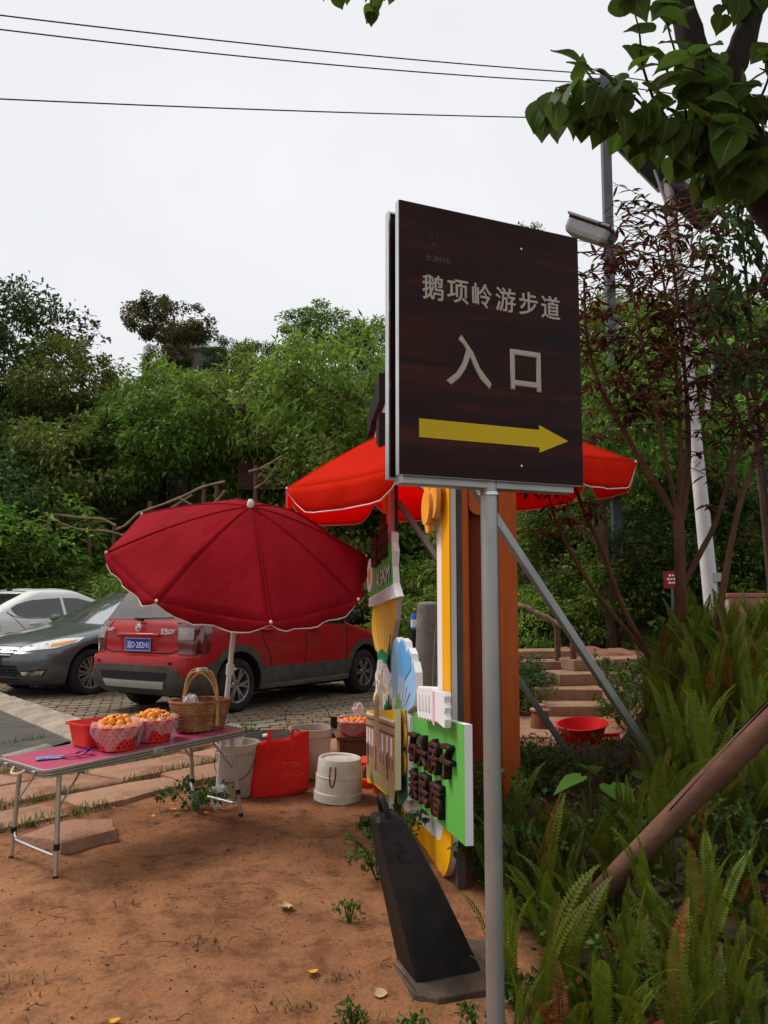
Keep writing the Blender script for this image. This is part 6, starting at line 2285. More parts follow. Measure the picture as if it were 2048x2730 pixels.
tw_.build('twigs', M_barkr, plum)['kind'] = 'stuff'
pmi = np.repeat((np.random.default_rng(4).random(len(LF) // 3) > .68).astype(int), 3)
link('crown', np_mesh('crown', np.array(LV), np.array(LF), [L_red, L_redg], mi=pmi, smooth=True), plum)

# ------------------------------------------------------------------ the propped tree close by, upper right
nt = thing('bauhinia_tree', 'near tree with thick dark leaning limbs and large rounded leaves at upper right', 'tree', (2.48, 2.80, gz(2.48, 2.80)))
nb = Vector((2.48, 2.80, gz(2.48, 2.80)))
limb_defs = [([(2.48, 2.80, .0), (2.40, 2.76, .9), (2.18, 2.74, 1.75), (1.92, 2.88, 2.42), (1.649, 3.0, 2.81), (1.434, 2.95, 3.10), (1.30, 2.9, 3.21), (1.25, 2.9, 3.28)], .15, .085),
             ([(1.31, 2.92, 3.18), (1.259, 2.9, 3.26), (1.223, 2.9, 3.43), (1.174, 2.9, 3.645), (1.12, 2.9, 3.9), (1.0, 2.8, 4.6), (.8, 2.6, 5.6)], .075, .03),
             ([(1.30, 2.92, 3.16), (1.285, 2.9, 3.25), (1.332, 2.9, 3.43), (1.404, 2.9, 3.60), (1.46, 2.9, 3.85), (1.6, 2.8, 4.7), (1.7, 2.6, 5.6)], .07, .03)]
for p, r0, r1 in limb_defs:
    c = smooth_curve([Vector(q) - nb for q in p], 6)
    mb = MB()
    mb.tube(c, [a * (1 + .05 * math.sin(i * 1.9) + .03 * math.sin(i * 4.1)) for i, a in enumerate(radii(r0, r1, len(c), .8))], 14)
    mb.build('limb' if p is not limb_defs[0][0] else 'trunk', M_barkd, nt, smooth=60)
M_bleaf = leafmat('leaf_bauhinia', (.065, .125, .016), (.095, .155, .022), .6, .45, .5, .4)
M_brib = leafmat('leaf_midrib', (.16, .22, .06), (.2, .25, .08), .4, .2)
def big_leaf_mesh(seed):
    """rounded leaf with a drawn-out tip, gently cupped, midrib fold"""
    g = random.Random(seed)
    k0, k1 = g.random(), g.random() * 6
    mb = MB()
    rows = []
    prof = [(0, .06), (.05, .26), (.15, .43), (.3, .50), (.45, .48), (.6, .40), (.75, .27), (.87, .13), (.95, .05), (1.0, .004)]
    for t_, w_ in prof:
        row = []
        for s in (-1, -.68, -.35, -.035, .035, .35, .68, 1):
            row.append((s * w_, t_ + .03 * abs(s) * (t_ < .1) * -1.5, .10 * abs(s) * w_ * 2 - (.12 + .25 * k0) * t_ * t_ + .035 * math.sin(t_ * 8 + s * 3 + k1) * abs(s)))
        rows.append(row)
    mb.grid(rows)
    mb.m = [1 if i % 7 == 3 else 0 for i in range(len(mb.f))]
    return mb.mesh('leaf', [M_bleaf, M_brib], 80)
BL = [big_leaf_mesh(i) for i in range(9)]
br_pts = smooth_curve([Vector(q) - nb for q in ((1.48, 2.92, 2.98), (1.30, 2.84, 2.99), (1.209, 2.8, 3.02), (1.023, 2.7, 3.05), (.862, 2.65, 3.09), (.692, 2.6, 3.10), (.56, 2.6, 3.09))], 8)
mb = MB()
mb.tube(br_pts, radii(.016, .004, len(br_pts)), 7)
branch = mb.build('branch', M_barkd, nt, smooth=60)
rl = random.Random(23)
def put_leaf(par, p, d, L, roll=0):
    """leaf lying along d"""
    d = d.normalized()
    up = Vector((rl.uniform(-.5, .5), -.55 + rl.uniform(-.4, .4), .7))
    x = d.cross(up).normalized()
    z = x.cross(d)
    o = link('leaf', rl.choice(BL), par)
    o.matrix_basis = frame(p, x, d, z) @ Matrix.Diagonal((L, L, L, 1))
n_ = len(br_pts)
for i in range(74):                    # hanging leaves of the long branch
    f = .08 + .92 * (i / 73)
    p = br_pts[min(n_ - 1, int(f * (n_ - 1)))] + Vector((rl.uniform(-.03, .03), rl.uniform(-.10, .08), rl.uniform(-.02, .06)))
    d = Vector((rl.uniform(-.65, .35), rl.uniform(-.3, .2), -1 + rl.uniform(-.2, .35)))
    put_leaf(branch, p, d, rl.uniform(.08, .122))
for i in range(22):                    # leaves standing above the branch
    f = .3 + .7 * rl.random()
    p = br_pts[int(f * (n_ - 1))] + Vector((rl.uniform(-.03, .03), rl.uniform(-.06, .06), rl.uniform(.02, .12)))
    put_leaf(branch, p, Vector((rl.uniform(-1, .2), rl.uniform(-.3, .3), rl.uniform(-.3, .5))), rl.uniform(.085, .12))
sprays = [([(1.02, 2.72, 3.06), (.92, 2.66, 3.28), (.90, 2.64, 3.42), (.86, 2.62, 3.55)], 13), ([(1.10, 2.75, 3.08), (1.07, 2.7, 3.28), (1.02, 2.68, 3.45), (1.0, 2.66, 3.55)], 12),
          ([(1.25, 2.85, 3.25), (1.16, 2.72, 3.32), (1.12, 2.66, 3.38)], 9), ([(1.33, 2.85, 3.3), (1.3, 2.7, 3.2), (1.2, 2.62, 3.14)], 14), ([(1.42, 2.9, 3.2), (1.44, 2.75, 3.34), (1.42, 2.65, 3.42)], 9),
          ([(1.4, 2.9, 3.15), (1.36, 2.75, 2.98), (1.28, 2.65, 2.93)], 8)]
sprays += [([(1.3, 2.85, 3.2), (1.2, 2.6, 3.05), (1.1, 2.5, 2.98)], 14), ([(1.25, 2.85, 3.1), (1.12, 2.6, 3.2), (1.0, 2.52, 3.2)], 14), ([(1.40, 2.85, 3.25), (1.33, 2.6, 3.22), (1.25, 2.5, 3.18)], 12), ([(1.0, 2.7, 3.1), (.8, 2.6, 3.2), (.7, 2.58, 3.24)], 10)]
for pts, k in sprays:
    c = smooth_curve([Vector(q) - nb for q in pts], 5)
    mb = MB()
    mb.tube(c, radii(.006, .002, len(c)), 5)
    tw2 = mb.build('twig', M_barkd, nt, smooth=60)
    for i in range(k):
        p = c[rl.randint(1, len(c) - 1)] + Vector((rl.uniform(-.05, .05), rl.uniform(-.06, .06), rl.uniform(-.04, .04)))
        put_leaf(tw2, p, Vector((rl.uniform(-1, .9), rl.uniform(-.4, .3), rl.uniform(-.8, .4))), rl.uniform(.085, .125))
# small-leaved sprays: dangling top centre, and crown overhead out of view
def spray(par, centers, crad, n, size, m, seed, name='crown'):
    V, F = leaf_cards(n, None, size, np.array(centers), np.array(crad), .8, .5, .42, .3, seed, centers[0])
    return link(name, np_mesh(name, V, F, m), par)
spray(nt, [tuple(Vector(q) - nb) for q in ((1.0, 2.6, 5.0), (.4, 2.4, 5.2), (1.7, 2.6, 5.2), (2.2, 2.8, 5.0), (1.3, 1.8, 5.3), (.6, 1.6, 5.4), (2.0, 1.6, 5.2), (1.2, 3.2, 5.5), (2.6, 3.6, 5.2), (1.6, .8, 5.3), (.2, .8, 5.3), (2.6, 2, 4.8))], [.8] * 12, 5200, .13, M_bleaf, 3)
c = smooth_curve([Vector(q) - nb for q in ((.62, 2.72, 4.9), (.3, 2.9, 4.6), (.0, 3.1, 4.25), (-.08, 3.2, 4.05))], 5)
mb = MB()
mb.tube(c, radii(.02, .003, len(c)), 6)
hang = mb.build('hanging_twig', M_barkd, nt, smooth=60)
for k_ in range(26):
    q = c[-1] + Vector((rl.uniform(-.16, .14), rl.uniform(-.1, .1), rl.uniform(-.10, .14)))
    put_leaf(hang, q, Vector((rl.uniform(-.6, .6), rl.uniform(-.2, .2), -1)), rl.uniform(.05, .085))
c = smooth_curve([Vector(q) - nb for q in ((1.46, 2.9, 3.85), (1.42, 2.85, 3.72), (1.33, 2.85, 3.62))], 4)
mb = MB()
mb.tube(c, radii(.008, .003, len(c)), 5)
hang = mb.build('hanging_twig', M_barkd, nt, smooth=60)
for k_ in range(14):
    q = c[rl.randint(2, len(c) - 1)] + Vector((rl.uniform(-.07, .05), rl.uniform(-.05, .05), rl.uniform(-.03, .06)))
    put_leaf(hang, q, Vector((rl.uniform(-.5, .5), rl.uniform(-.2, .2), -1)), rl.uniform(.05, .09))
# narrow-leaved twig of a shrub at the right edge
sh = thing('shrub', 'leafy green shrub reaching in at the right edge below the thick limb', 'shrub', (3.6, 7.4, gz(3.6, 7.4)))
zs = gz(3.6, 7.4)
mb = MB()
for e in ((-.35, 0, 3.6), (-.1, .1, 4.2), (.1, 0, 3.3)):
    c = smooth_curve([(0, 0, -.1), (e[0] * .3, e[1], e[2] * .5), e], 5)
    mb.tube(c, radii(.04, .008, len(c)), 7)
mb.build('stem', M_bark, sh, smooth=60)
spray(sh, [(-.3, 0, 3.9), (-.45, .0, 3.3), (-.1, .1, 4.4), (.2, 0, 3.6), (.2, .1, 4.9), (-.25, 0, 2.7), (.3, 0, 2.9)], [.38] * 7, 1500, .13, L_dark, 9, 'crown')

# ------------------------------------------------------------------ prop log and steel stake
M_log = mat('prop_log', (.17, .085, .055), (.105, .052, .035), scale=6, rough=.8, bump=.5, bscale=24, stretch=(1, 1, 1), dirt=(.05, .03, .02), dscale=5, damt=.6)
lg_ = thing('prop_log', 'peeled brown log propping the near tree, slanting out of the ferns', 'log', (.88, 3.50, .2))
a, b = Vector((-.1, .07, -.2)), Vector((1.22, -.84, 1.66))
d = (b - a)
pts = [a + d * t_ + Vector((0, 0, .012 * math.sin(t_ * 7))) for t_ in np.linspace(0, 1, 14)]
mb = MB()
mb.tube(pts, [.048 + .003 * math.sin(i * 1.3) for i in range(14)], 16)
mb.build('shaft', M_log, lg_, smooth=60)
mb = MB()
up_ = d.cross(Vector((0, 0, 1))).cross(d).normalized()
side_ = d.cross(up_).normalized()
for k_, (o1, l0, l1) in enumerate(((.35, .1, .9), (-.25, .2, .7), (.8, .3, .95))):
    c = [a + d * t_ + (up_ * math.cos(o1 + .12 * math.sin(t_ * 9)) + side_ * math.sin(o1 + .12 * math.sin(t_ * 9))) * .0485 for t_ in np.linspace(l0, l1, 18)]
    mb.tube(c, [.0032] * 18, 4)
mb.build('crack', M_seam, lg_)

# ------------------------------------------------------------------ things on the trail side
stn = thing('stone_drum', 'grey upright stone drum with chiselled face behind the gold frame', 'stone', (.52, 9.1, .05), (0, 0, .4))
mb = MB()
mb.lathe([(.17, -.1), (.175, .05), (.165, .7), (.15, 1.18), (.14, 1.25), (.11, 1.275), (0, 1.28)], 28)
mb.build('drum', mat('grey_stone', (.20, .185, .165), (.13, .12, .105), scale=5, rough=.9, bump=.6, bscale=22, dirt=(.3, .28, .25), dscale=7, damt=.35), stn, smooth=40)
mb = MB()
mb.tube([(-.06, -.168, .1), (-.05, -.166, .5), (-.02, -.158, .9), (.03, -.14, 1.2)], .004, 4)
mb.tube([(-.02, -.168, .35), (.03, -.166, .45), (.06, -.16, .38), (.1, -.146, .5)], .003, 4)
mb.build('pale_vein', mat('vein', (.42, .40, .36), rough=.8), stn)
bo = thing('bollard', 'black bollard with blue and white reflective top behind the board', 'bollard', (.36, 9.6, 0))
mb = MB()
mb.lathe([(.038, 0), (.036, .98), (.036, 1.0)], 16)
mb.build('shaft', M_black, bo, smooth=40)
mb = MB()
mb.lathe([(.040, .99), (.040, 1.16), (.03, 1.175), (0, 1.178)], 16)
tp = mb.build('reflector', mat('reflect_blue', (.05, .12, .55), rough=.3), bo, smooth=40)
mb = MB()
mb.lathe([(.0412, 1.02), (.0412, 1.11)], 16)
mb.build('white_band', mat('reflect_white', (.8, .8, .82), (.55, .6, .8), scale=20, rough=.3), tp, smooth=40)
pst = thing('trail_post', 'thin reddish wooden post beside the trail steps', 'post', (2.38, 10.2, .2))
mb = MB()
mb.tube([(0, 0, -.1), (.01, 0, .8)], [.045, .04], 10)
mb.build('shaft', mat('red_wood', (.15, .055, .04), (.11, .04, .03), scale=8, rough=.85), pst, smooth=40)
rail = thing('branch_rail', 'crooked pale branch rail along the trail below the parasol', 'rail', (1.5, 10.4, 0))
c = smooth_curve([(-.15, 0, 1.31), (.1, 0, 1.27), (.32, -.03, 1.24), (.45, .0, 1.17), (.62, .02, 1.10), (.8, .0, .98)], 6)
mb = MB()
mb.tube(c, [.034 + .006 * math.sin(i * 1.4) for i in range(len(c))], 8)
mb.build('branch', M_rail, rail, smooth=60)
for xx, hh in ((.74, 1.02),):
    mb = MB()
    mb.tube([(xx, .04, -.1), (xx, .04, hh)], .04, 8)
    mb.build('post', M_post, rail, smooth=60)
rock = thing('rock_ledge', 'long reddish boulder edging the trail above the steps', 'rock', (2.85, 11.2, .28))
mb = MB()
P = []
for i in range(17):
    row = []
    x = -.7 + 1.5 * i / 16
    for j in range(13):
        a = PI * j / 12
        hh = (.44 - .10 * abs(x)) * (1 + .22 * noise.noise(Vector((x * 4, j * .5, 1))))
        row.append((x + .04 * noise.noise(Vector((x * 3, j, 4))), -.35 * math.cos(a) * (1 + .2 * noise.noise(Vector((x * 3, j * .4, 7)))), -.05 + hh * math.sin(a) ** .5))
    P.append(row)
mb.grid(P)
mb.build('boulder', mat('red_rock', (.30, .14, .085), (.19, .085, .055), scale=5, rough=.95, bump=.7, bscale=14, bdist=.03), rock, smooth=35)
wl_ = thing('brick_wall', 'low pink red masonry block at the right edge beyond the ferns', 'wall', (4.78, 10.0, .45), (0, 0, R(-14)))
M_pb = [mat('pink_block_%d' % i, c, c2, scale=6, rough=.9, bump=.3, bscale=40) for i, (c, c2) in enumerate((((.34, .13, .11), (.29, .105, .09)), ((.38, .155, .13), (.32, .12, .10))))]
M_mort = mat('pale_mortar', (.40, .33, .28), rough=.95)
mb = MB()
mb.box((0, 0, .44), (.96, .36, .96))
mb.build('core', M_mort, wl_)
for rr_ in range(3):
    off = .24 * (rr_ % 2)
    for cc in range(-1, 3):
        x0 = max(-.49, -.49 + cc * .49 - off)
        x1 = min(.49, -.49 + (cc + 1) * .49 - off - .02)
        if x1 - x0 < .1:
            continue
        mb = MB()
        mb.box(((x0 + x1) / 2, -.19, .15 + rr_ * .31), (x1 - x0, .05, .285))
        mb.build('block', rnd.choice(M_pb), wl_, bevel=.006)
mb = MB()
mb.box((0, 0, .945), (1.02, .44, .05))
mb.build('coping', M_pb[1], wl_, bevel=.006)
apr = thing('stone_apron', 'pale stone landing at the foot of the pink block', 'paving', (4.5, 9.75, .28), (0, 0, R(-14)))
mb = MB()
mb.box((0, 0, .15), (1.1, .5, .32))
mb.build('slab', M_step, apr, bevel=.015)
rs = thing('warning_sign', 'small dark red notice with white lettering half hidden by the plum stems', 'sign', (3.96, 11.0, gz(3.96, 11)))
zr = gz(3.96, 11)
mb = MB()
mb.box((0, 0, 1.6 - zr), (.25, .015, .23))
mb.build('plate', mat('notice_red', (.28, .012, .03), rough=.35), rs, bevel=.003)
for k_, (ww, zz, xx) in enumerate(((.16, 1.66, .02), (.17, 1.61, 0), (.15, 1.56, .01))):
    for j in range(4):
        mb = MB()
        mb.box((xx - ww / 2 + (j + .5) * ww / 4, -.009, zz - zr), (ww / 4 * .7, .002, .02 if j % 2 else .028))
        mb.build('white_mark', M_ptext, rs)
mb = MB()
mb.box((0, .02, .75 - zr / 2), (.03, .03, 1.5 - zr))
mb.build('post', M_gpole, rs)

# red basins and crate among the ferns
M_hot = mat('scarlet_plastic', (.80, .020, .025), (.74, .016, .022), scale=6, rough=.35)
bs = thing('wash_basin', 'bright red round basin tilted on top of the red crate behind the ferns', 'basin', (1.72, 7.05, .10), (R(4), R(-6), .3))
mb = MB()
mb.lathe([(.12, 0), (.13, .005), (.205, .20), (.222, .205), (.224, .215), (.205, .217), (.196, .20), (.12, .014), (0, .012)], 44)
mb.build('shell', M_hot, bs, smooth=40)
mb = MB()
for i in range(44):
    a = 2 * PI * i / 44
    mb.tube([(.136 * math.cos(a), .136 * math.sin(a), .02), (.200 * math.cos(a), .200 * math.sin(a), .185)], .0022, 4)
mb.build('flutes', M_hot, bs)
cr_ = thing('plastic_crate', 'red plastic crate with slotted sides behind the fern tips', 'crate', (1.93, 7.0, -.02), (0, 0, R(12)))
mb = MB()
for sx_ in (-1, 1):
    mb.box((0, sx_ * .125, .215), (.34, .012, .03))
    mb.box((sx_ * .165, 0, .215), (.012, .24, .03))
mb.build('rim', M_hot, cr_, bevel=.003)
mb = MB()
for sx_ in (-1, 1):
    for i in range(12):
        mb.box((-.15 + i * .0273, sx_ * .118, .105), (.014, .008, .21))
    for i in range(8):
        mb.box((sx_ * .157, -.1 + i * .0285, .105), (.008, .015, .21))
mb.box((0, 0, .008), (.32, .24, .012))
for zz in (.07, .14):
    for sx_ in (-1, 1):
        mb.box((0, sx_ * .1195, zz), (.32, .006, .012))
mb.build('slotted_sides', M_hot, cr_)
bag_wad('plastic_bag', 'white netted bundle hanging on the red crate rim', (2.03, 6.88, .17), .045, 51, mat('net_white', (.7, .66, .6), (.3, .25, .2), scale=60, rough=.7))
bag_wad('plastic_bag', 'pale pink plastic bag beside the round red basin', (1.50, 7.05, .08), .085, 55, M_bagp)
hy = thing('clay_post', 'squat terracotta post with a stepped round cap on the trail', 'post', (1.57, 8.2, .06))
mb = MB()
mb.lathe([(.105, -.1), (.10, .03), (.085, .16), (.08, .185)], 20)
mb.build('shaft', mat('terracotta', (.24, .09, .05), (.15, .055, .032), scale=8, rough=.8, stretch=(4, 4, .6)), hy, smooth=40)
mb = MB()
mb.lathe([(.085, .185), (.10, .19), (.102, .205), (.08, .215), (.065, .22), (.062, .245), (.055, .252), (0, .256)], 20)
mb.build('cap', mat('terracotta_pale', (.42, .21, .14), (.32, .15, .10), scale=8, rough=.8), hy, smooth=40)

# ------------------------------------------------------------------ ferns
def frond(mbV, mbF, base, az, lean, L, curl, g, npin=26, w=.036):
    """sword fern frond: rachis and paired leaflets"""
    p = np.array(base, float)
    dirh = np.array([math.cos(az), math.sin(az), 0])
    side = np.array([-math.sin(az), math.cos(az), 0])
    th = lean
    step = L / npin
    rach = [p.copy()]
    for i in range(npin):
        th += curl * (i / npin) ** 2 * 3.0 / npin
        d = dirh * math.sin(th) + np.array([0, 0, 1]) * math.cos(th)
        nrm = -dirh * math.cos(th) + np.array([0, 0, 1]) * math.sin(th)
        p = p + d * step
        rach.append(p.copy())
        f = i / npin
        ww = w * min(1, .35 + f * 4) * min(1, (1 - f) * 3.2 + .12)
        if f < .06:
            continue
        for s in (-1, 1):
            tip = p + side * s * ww + d * ww * .22 + nrm * ww * .18 * g.uniform(.2, 1)
            b0 = p - d * step * .5
            m = p + side * s * ww * .42 + d * step * .62 + nrm * ww * .1
            m2 = p + side * s * ww * .62 - d * step * .30 + nrm * ww * .1
            k = len(mbV)
            mbV.extend([b0, m2, tip, m])
            mbF.append((k, k + 1, k + 2, k + 3))
    # rachis ribbon
    for a, b in zip(rach, rach[1:]):
        k = len(mbV)
        mbV.extend([a - side * .0016, b - side * .0016, b + side * .0016, a + side * .0016])
        mbF.append((k, k + 1, k + 2, k + 3))

FERN = []
for i in range(10):
    g = random.Random(70 + i)
    Vv, Ff, Mi = [], [], []
    for k in range(g.randint(5, 9)):
        az = g.uniform(0, 2 * PI)
        n0 = len(Ff)
        frond(Vv, Ff, (g.uniform(-.05, .05), g.uniform(-.05, .05), 0), az, g.choice((g.uniform(0, .2), g.uniform(.05, .3), g.uniform(.2, .6))), g.uniform(.26, .55), g.uniform(.0, 1.1), g, 36, g.uniform(.026, .038))
        Mi += [1 if g.random() < .05 else 0] * (len(Ff) - n0)
    FERN.append(np_mesh('fronds', np.array(Vv), np.array(Ff), [L_fern, L_fernb], mi=Mi))
rf = random.Random(81)
FLAB = 'upright sword fern growing in the bed right of the signpost'
spots = []
tries = 0
while len(spots) < 235 and tries < 20000:
    tries += 1
    y = 2.3 + 4.9 * rf.random() ** 1.15
    x = .42 + rf.random() * (.54 * y - .35)
    if x < .62 + .10 * math.sin(y * 3) and y > 2.9:
        continue
    if (Vector((x, y)) - Vector((.312, 2.36))).length < .3 or (x < .95 and 4.6 < y < 5.6):
        continue
    if y > 6.5 and x < 2.3 or (y > 4.3 and .15 < x / y < .325):
        continue
    if abs(x - 1.3) < .5 and y > 6.4:
        continue
    if all((x - a) ** 2 + (y - b) ** 2 > .145 ** 2 for a, b in spots):
        spots.append((x, y))
for x, y in spots:
    t = thing('fern', FLAB, 'fern', (x, y, gz(x, y) - .02), (rf.uniform(-.12, .12), rf.uniform(-.12, .12), rf.uniform(0, 6.28)), 'sword ferns in the bed')
    c = link('fronds', rf.choice(FERN), t)
    s = rf.uniform(.6, 1.2) * (.72 if (x / y < .32 and y > 4.0) else .74 if (.23 < x / y < .5 and 2.55 < y < 3.6) else 1)
    c.scale = (s, s, s * rf.uniform(.9, 1.15))

# low leaf litter and creeping plants under the ferns
g = np.random.default_rng(9)
pts = []
while len(pts) < 9000:
    y = 1.7 + 6.5 * g.random() ** 1.3
    x = .30 + g.random() * .62 * y
    if humus(x, y) > .55 and y < 8:
        pts.append((x, y, gz(x, y) + .01 + .12 * g.random() ** 2))
V, F = leaf_cards(len(pts), None, .042, np.array(pts), np.full(len(pts), .03), .5, .1, .6, .0, 10)
o = link('ground_cover', np_mesh('ground_cover', V, F, [L_weed, L_weed, L_fernb], mi=(g.random(len(F)) > .9) * 2))
tag(o, 'low creeping leaves and litter under the ferns', 'ground cover', kind='stuff')

# broad arrow-shaped leaves beside the pillar
taro = thing('arrow_leaf_plant', 'plant with broad arrow shaped leaves below the red basins', 'plant', (1.16, 4.6, gz(1.16, 4.6) - .16))
M_taro = leafmat('leaf_taro', (.075, .15, .022), (.10, .18, .03), .4, .3)
for k_, (dx, dy, hh, L, az) in enumerate(((-.10, -.05, .42, .16, 200), (.10, -.12, .38, .19, 290), (.28, .0, .42, .17, 330), (.02, .12, .45, .15, 60), (.2, -.22, .32, .14, 250), (.38, -.1, .36, .18, 300))):
    mb = MB()
    st_ = smooth_curve([(0, 0, 0), (dx * .5, dy * .5, hh * .7), (dx, dy, hh)], 4)
    mb.tube(st_, .004, 5)
    a = R(az)
    d = Vector((math.cos(a), math.sin(a), -.35)).normalized()
    s_ = d.cross(Vector((0, 0, 1))).normalized()
    up_ = s_.cross(d)
    c0 = Vector((dx, dy, hh))
    rows_ = []
    for t_, w_ in ((-.25, .18), (-.12, .40), (0.0, .50), (.2, .44), (.45, .32), (.7, .17), (.9, .06), (1.0, .004)):
        rows_.append([c0 + d * (t_ - (.12 * abs(j / 2) if t_ < 0 else 0)) * L + s_ * w_ * L * (j / 2) + up_ * (.12 * abs(j / 2) * w_ * L - .15 * max(0, t_) ** 2 * L) for j in range(-2, 3)])
    mb.grid(rows_)
    mb.build('leaf', M_taro, taro, smooth=70)

# weeds at the edge of the dirt
def weed(x, y, s, label, group=None, n=120, m=None, seed=0, hgt=.3, name='weed'):
    r_ = random.Random(seed)
    t = thing(name, label, 'weed', (x, y, gz(x, y)), (0, 0, 0), group)
    mb = MB()
    cs, cr = [], []
    for i in range(6):
        a = r_.uniform(0, 6.28)
        e = Vector((math.cos(a) * .5 * s, math.sin(a) * .5 * s, r_.uniform(.5, 1.0) * hgt))
        c = smooth_curve([(0, 0, -.02), e * .5 + Vector((0, 0, .06)), e], 4)
        mb.tube(c, radii(.004, .0015, len(c)), 4)
        for q in c[2:]:
            cs.append(tuple(q))
            cr.append(.06 * s + .02)
    mb.build('stems', L_weed, t)
    V, F = leaf_cards(int(n * 1.7), None, .018 + .042 * s, np.array(cs), np.array(cr), .7, .3, .6, .4, seed + 1)
    link('leaves', np_mesh('leaves', V, F, m or L_weed), t)
for i, (x, y, s, h_) in enumerate(((.06, 4.3, .36, .30), (-.03, 4.1, .30, .22), (.0, 4.55, .3, .22), (.48, 4.05, .35, .34), (.45, 4.7, .4, .4), (.66, 4.5, .4, .4), (.58, 3.8, .35, .3), (.10, 3.92, .2, .12))):
    weed(x, y, s, 'leafy green weed growing at the foot of the festival board', 'weeds round the board', 170, None, 100 + i, h_)
for i, (x, y, s, h_) in enumerate(((.10, 2.68, .12, .05), (.30, 2.66, .16, .08), (.45, 2.85, .18, .10), (-.10, 2.75, .08, .03))):
    weed(x, y, s, 'small weed sprouting around the base of the black cone', 'weeds round the cone', 60, None, 130 + i, h_)
weed(-1.22, 5.28, .45, 'dark green weed clump on the paving edge under the table', None, 220, L_dark, 150, .16)
weed(-.15, 3.6, .12, 'tiny weed on the bare dirt left of the cone', None, 30, None, 151, .05)

rw = random.Random(91)
for i in range(26):
    yy = 2.6 + 3.6 * rw.random()
    xx = .62 + rw.random() * (.5 * yy - .5)
    if .15 < xx / yy < .325 and yy > 4.3:
        continue
    weed(xx, yy, rw.uniform(.25, .4), 'broad leaved weed growing between the sword ferns', 'weeds between the ferns', 120, None, 200 + i, rw.uniform(.15, .34))
for i, (xx, yy) in enumerate(((1.0, 5.2), (1.3, 5.5), (1.05, 5.9), (1.1, 5.5), (1.55, 5.4))):
    weed(xx, yy, .35, 'low dark weed in front of the red basins', 'weeds by the basins', 130, None, 240 + i, .14)
for i, (xx, yy, hh) in enumerate(((1.62, 9.0, .3), (2.75, 9.3, .45), (2.9, 9.9, .5), (1.5, 10.2, .5), (2.6, 8.9, .45), (2.45, 8.4, .4), (1.75, 9.9, .4), (2.35, 8.0, .35), (1.45, 9.4, .45))):
    weed(xx, yy, .6, 'green weed overgrowing the side of the stone steps', 'weeds by the steps', 200, None, 260 + i, hh)

# grass: tufts in the joints and on the dirt
def grass(name, label, pts, lo, hi, m, seed):
    g = np.random.default_rng(seed)
    n = len(pts)
    P = np.array(pts)
    a = g.random(n) * 2 * PI
    L = lo + (hi - lo) * g.random(n) ** 1.5
    lean = .2 + .9 * g.random(n)
    d = np.stack([np.cos(a) * np.sin(lean), np.sin(a) * np.sin(lean), np.cos(lean)], 1)
    s = np.stack([-np.sin(a), np.cos(a), np.zeros(n)], 1) * .003
    mid = P + d * (L * .55)[:, None] + np.array([0, 0, 1]) * (L * .08)[:, None]
    tip = P + d * L[:, None] - np.array([0, 0, 1]) * (L * .12)[:, None]
    V = np.stack([P - s, P + s, mid + s * .8, mid - s * .8, tip + s * .15, tip - s * .15], 1).reshape(-1, 3)
    b = np.arange(n)[:, None] * 6
    F = np.concatenate([b + np.array([[0, 1, 2, 3]]), b + np.array([[3, 2, 4, 5]])], 0)
    return tag(link(name, np_mesh(name, V, F, m)), label, 'grass', kind='stuff')
g = np.random.default_rng(19)
pts = []
for ri in range(len(rows)):                      # along the joints of the flagstones
    for k in range(3000):
        s_ = -3.2 + 7.4 * g.random()
        if noise.noise(Vector((s_ * 1.6, ri * 3.1, 0))) < (-.2 if ri else -.3):
            continue
        p = F0 + FT * s_ + FN * (rows[ri] + g.normal() * .035)
        if in_lot(p.x, p.y) or p.y < 4.55:
            continue
        pts.append((p.x, p.y, gz(p.x, p.y) + .004))
for k in range(2400):                             # ragged edge of the parking lot
    t_ = g.random()
    p = LOT_A.lerp(LOT_B, t_) + LOT_N * (g.normal() * .09 - .02)
    if noise.noise(Vector((t_ * 9, 4, 0))) > -.05:
        pts.append((p.x, p.y, gz(p.x, p.y) + .01))
grass('grass', 'short grass growing in the joints of the flagstones', pts, .02, .10, L_grass, 20)
pts = []
for cx, cy, n_, r_ in ((-1.35, 3.05, 60, .10), (-.92, 2.72, 60, .10), (-1.05, 2.62, 50, .09), (-.33, 2.9, 26, .05), (-1.5, 2.55, 80, .12), (-.75, 3.4, 20, .05), (-1.15, 3.75, 14, .04), (-.1, 4.9, 24, .06), (-.15, 3.1, 18, .04), (-.2, 4.4, 20, .05), (-.9, 2.35, 60, .1), (-1.3, 2.3, 60, .14), (-.15, 2.45, 40, .08)):
    for k in range(n_):
        x, y = cx + g.normal() * r_, cy + g.normal() * r_ * .6
        pts.append((x, y, gz(x, y)))
grass('grass_tufts', 'sparse grass tufts scattered over the bare dirt', pts, .012, .045, L_grass, 21)
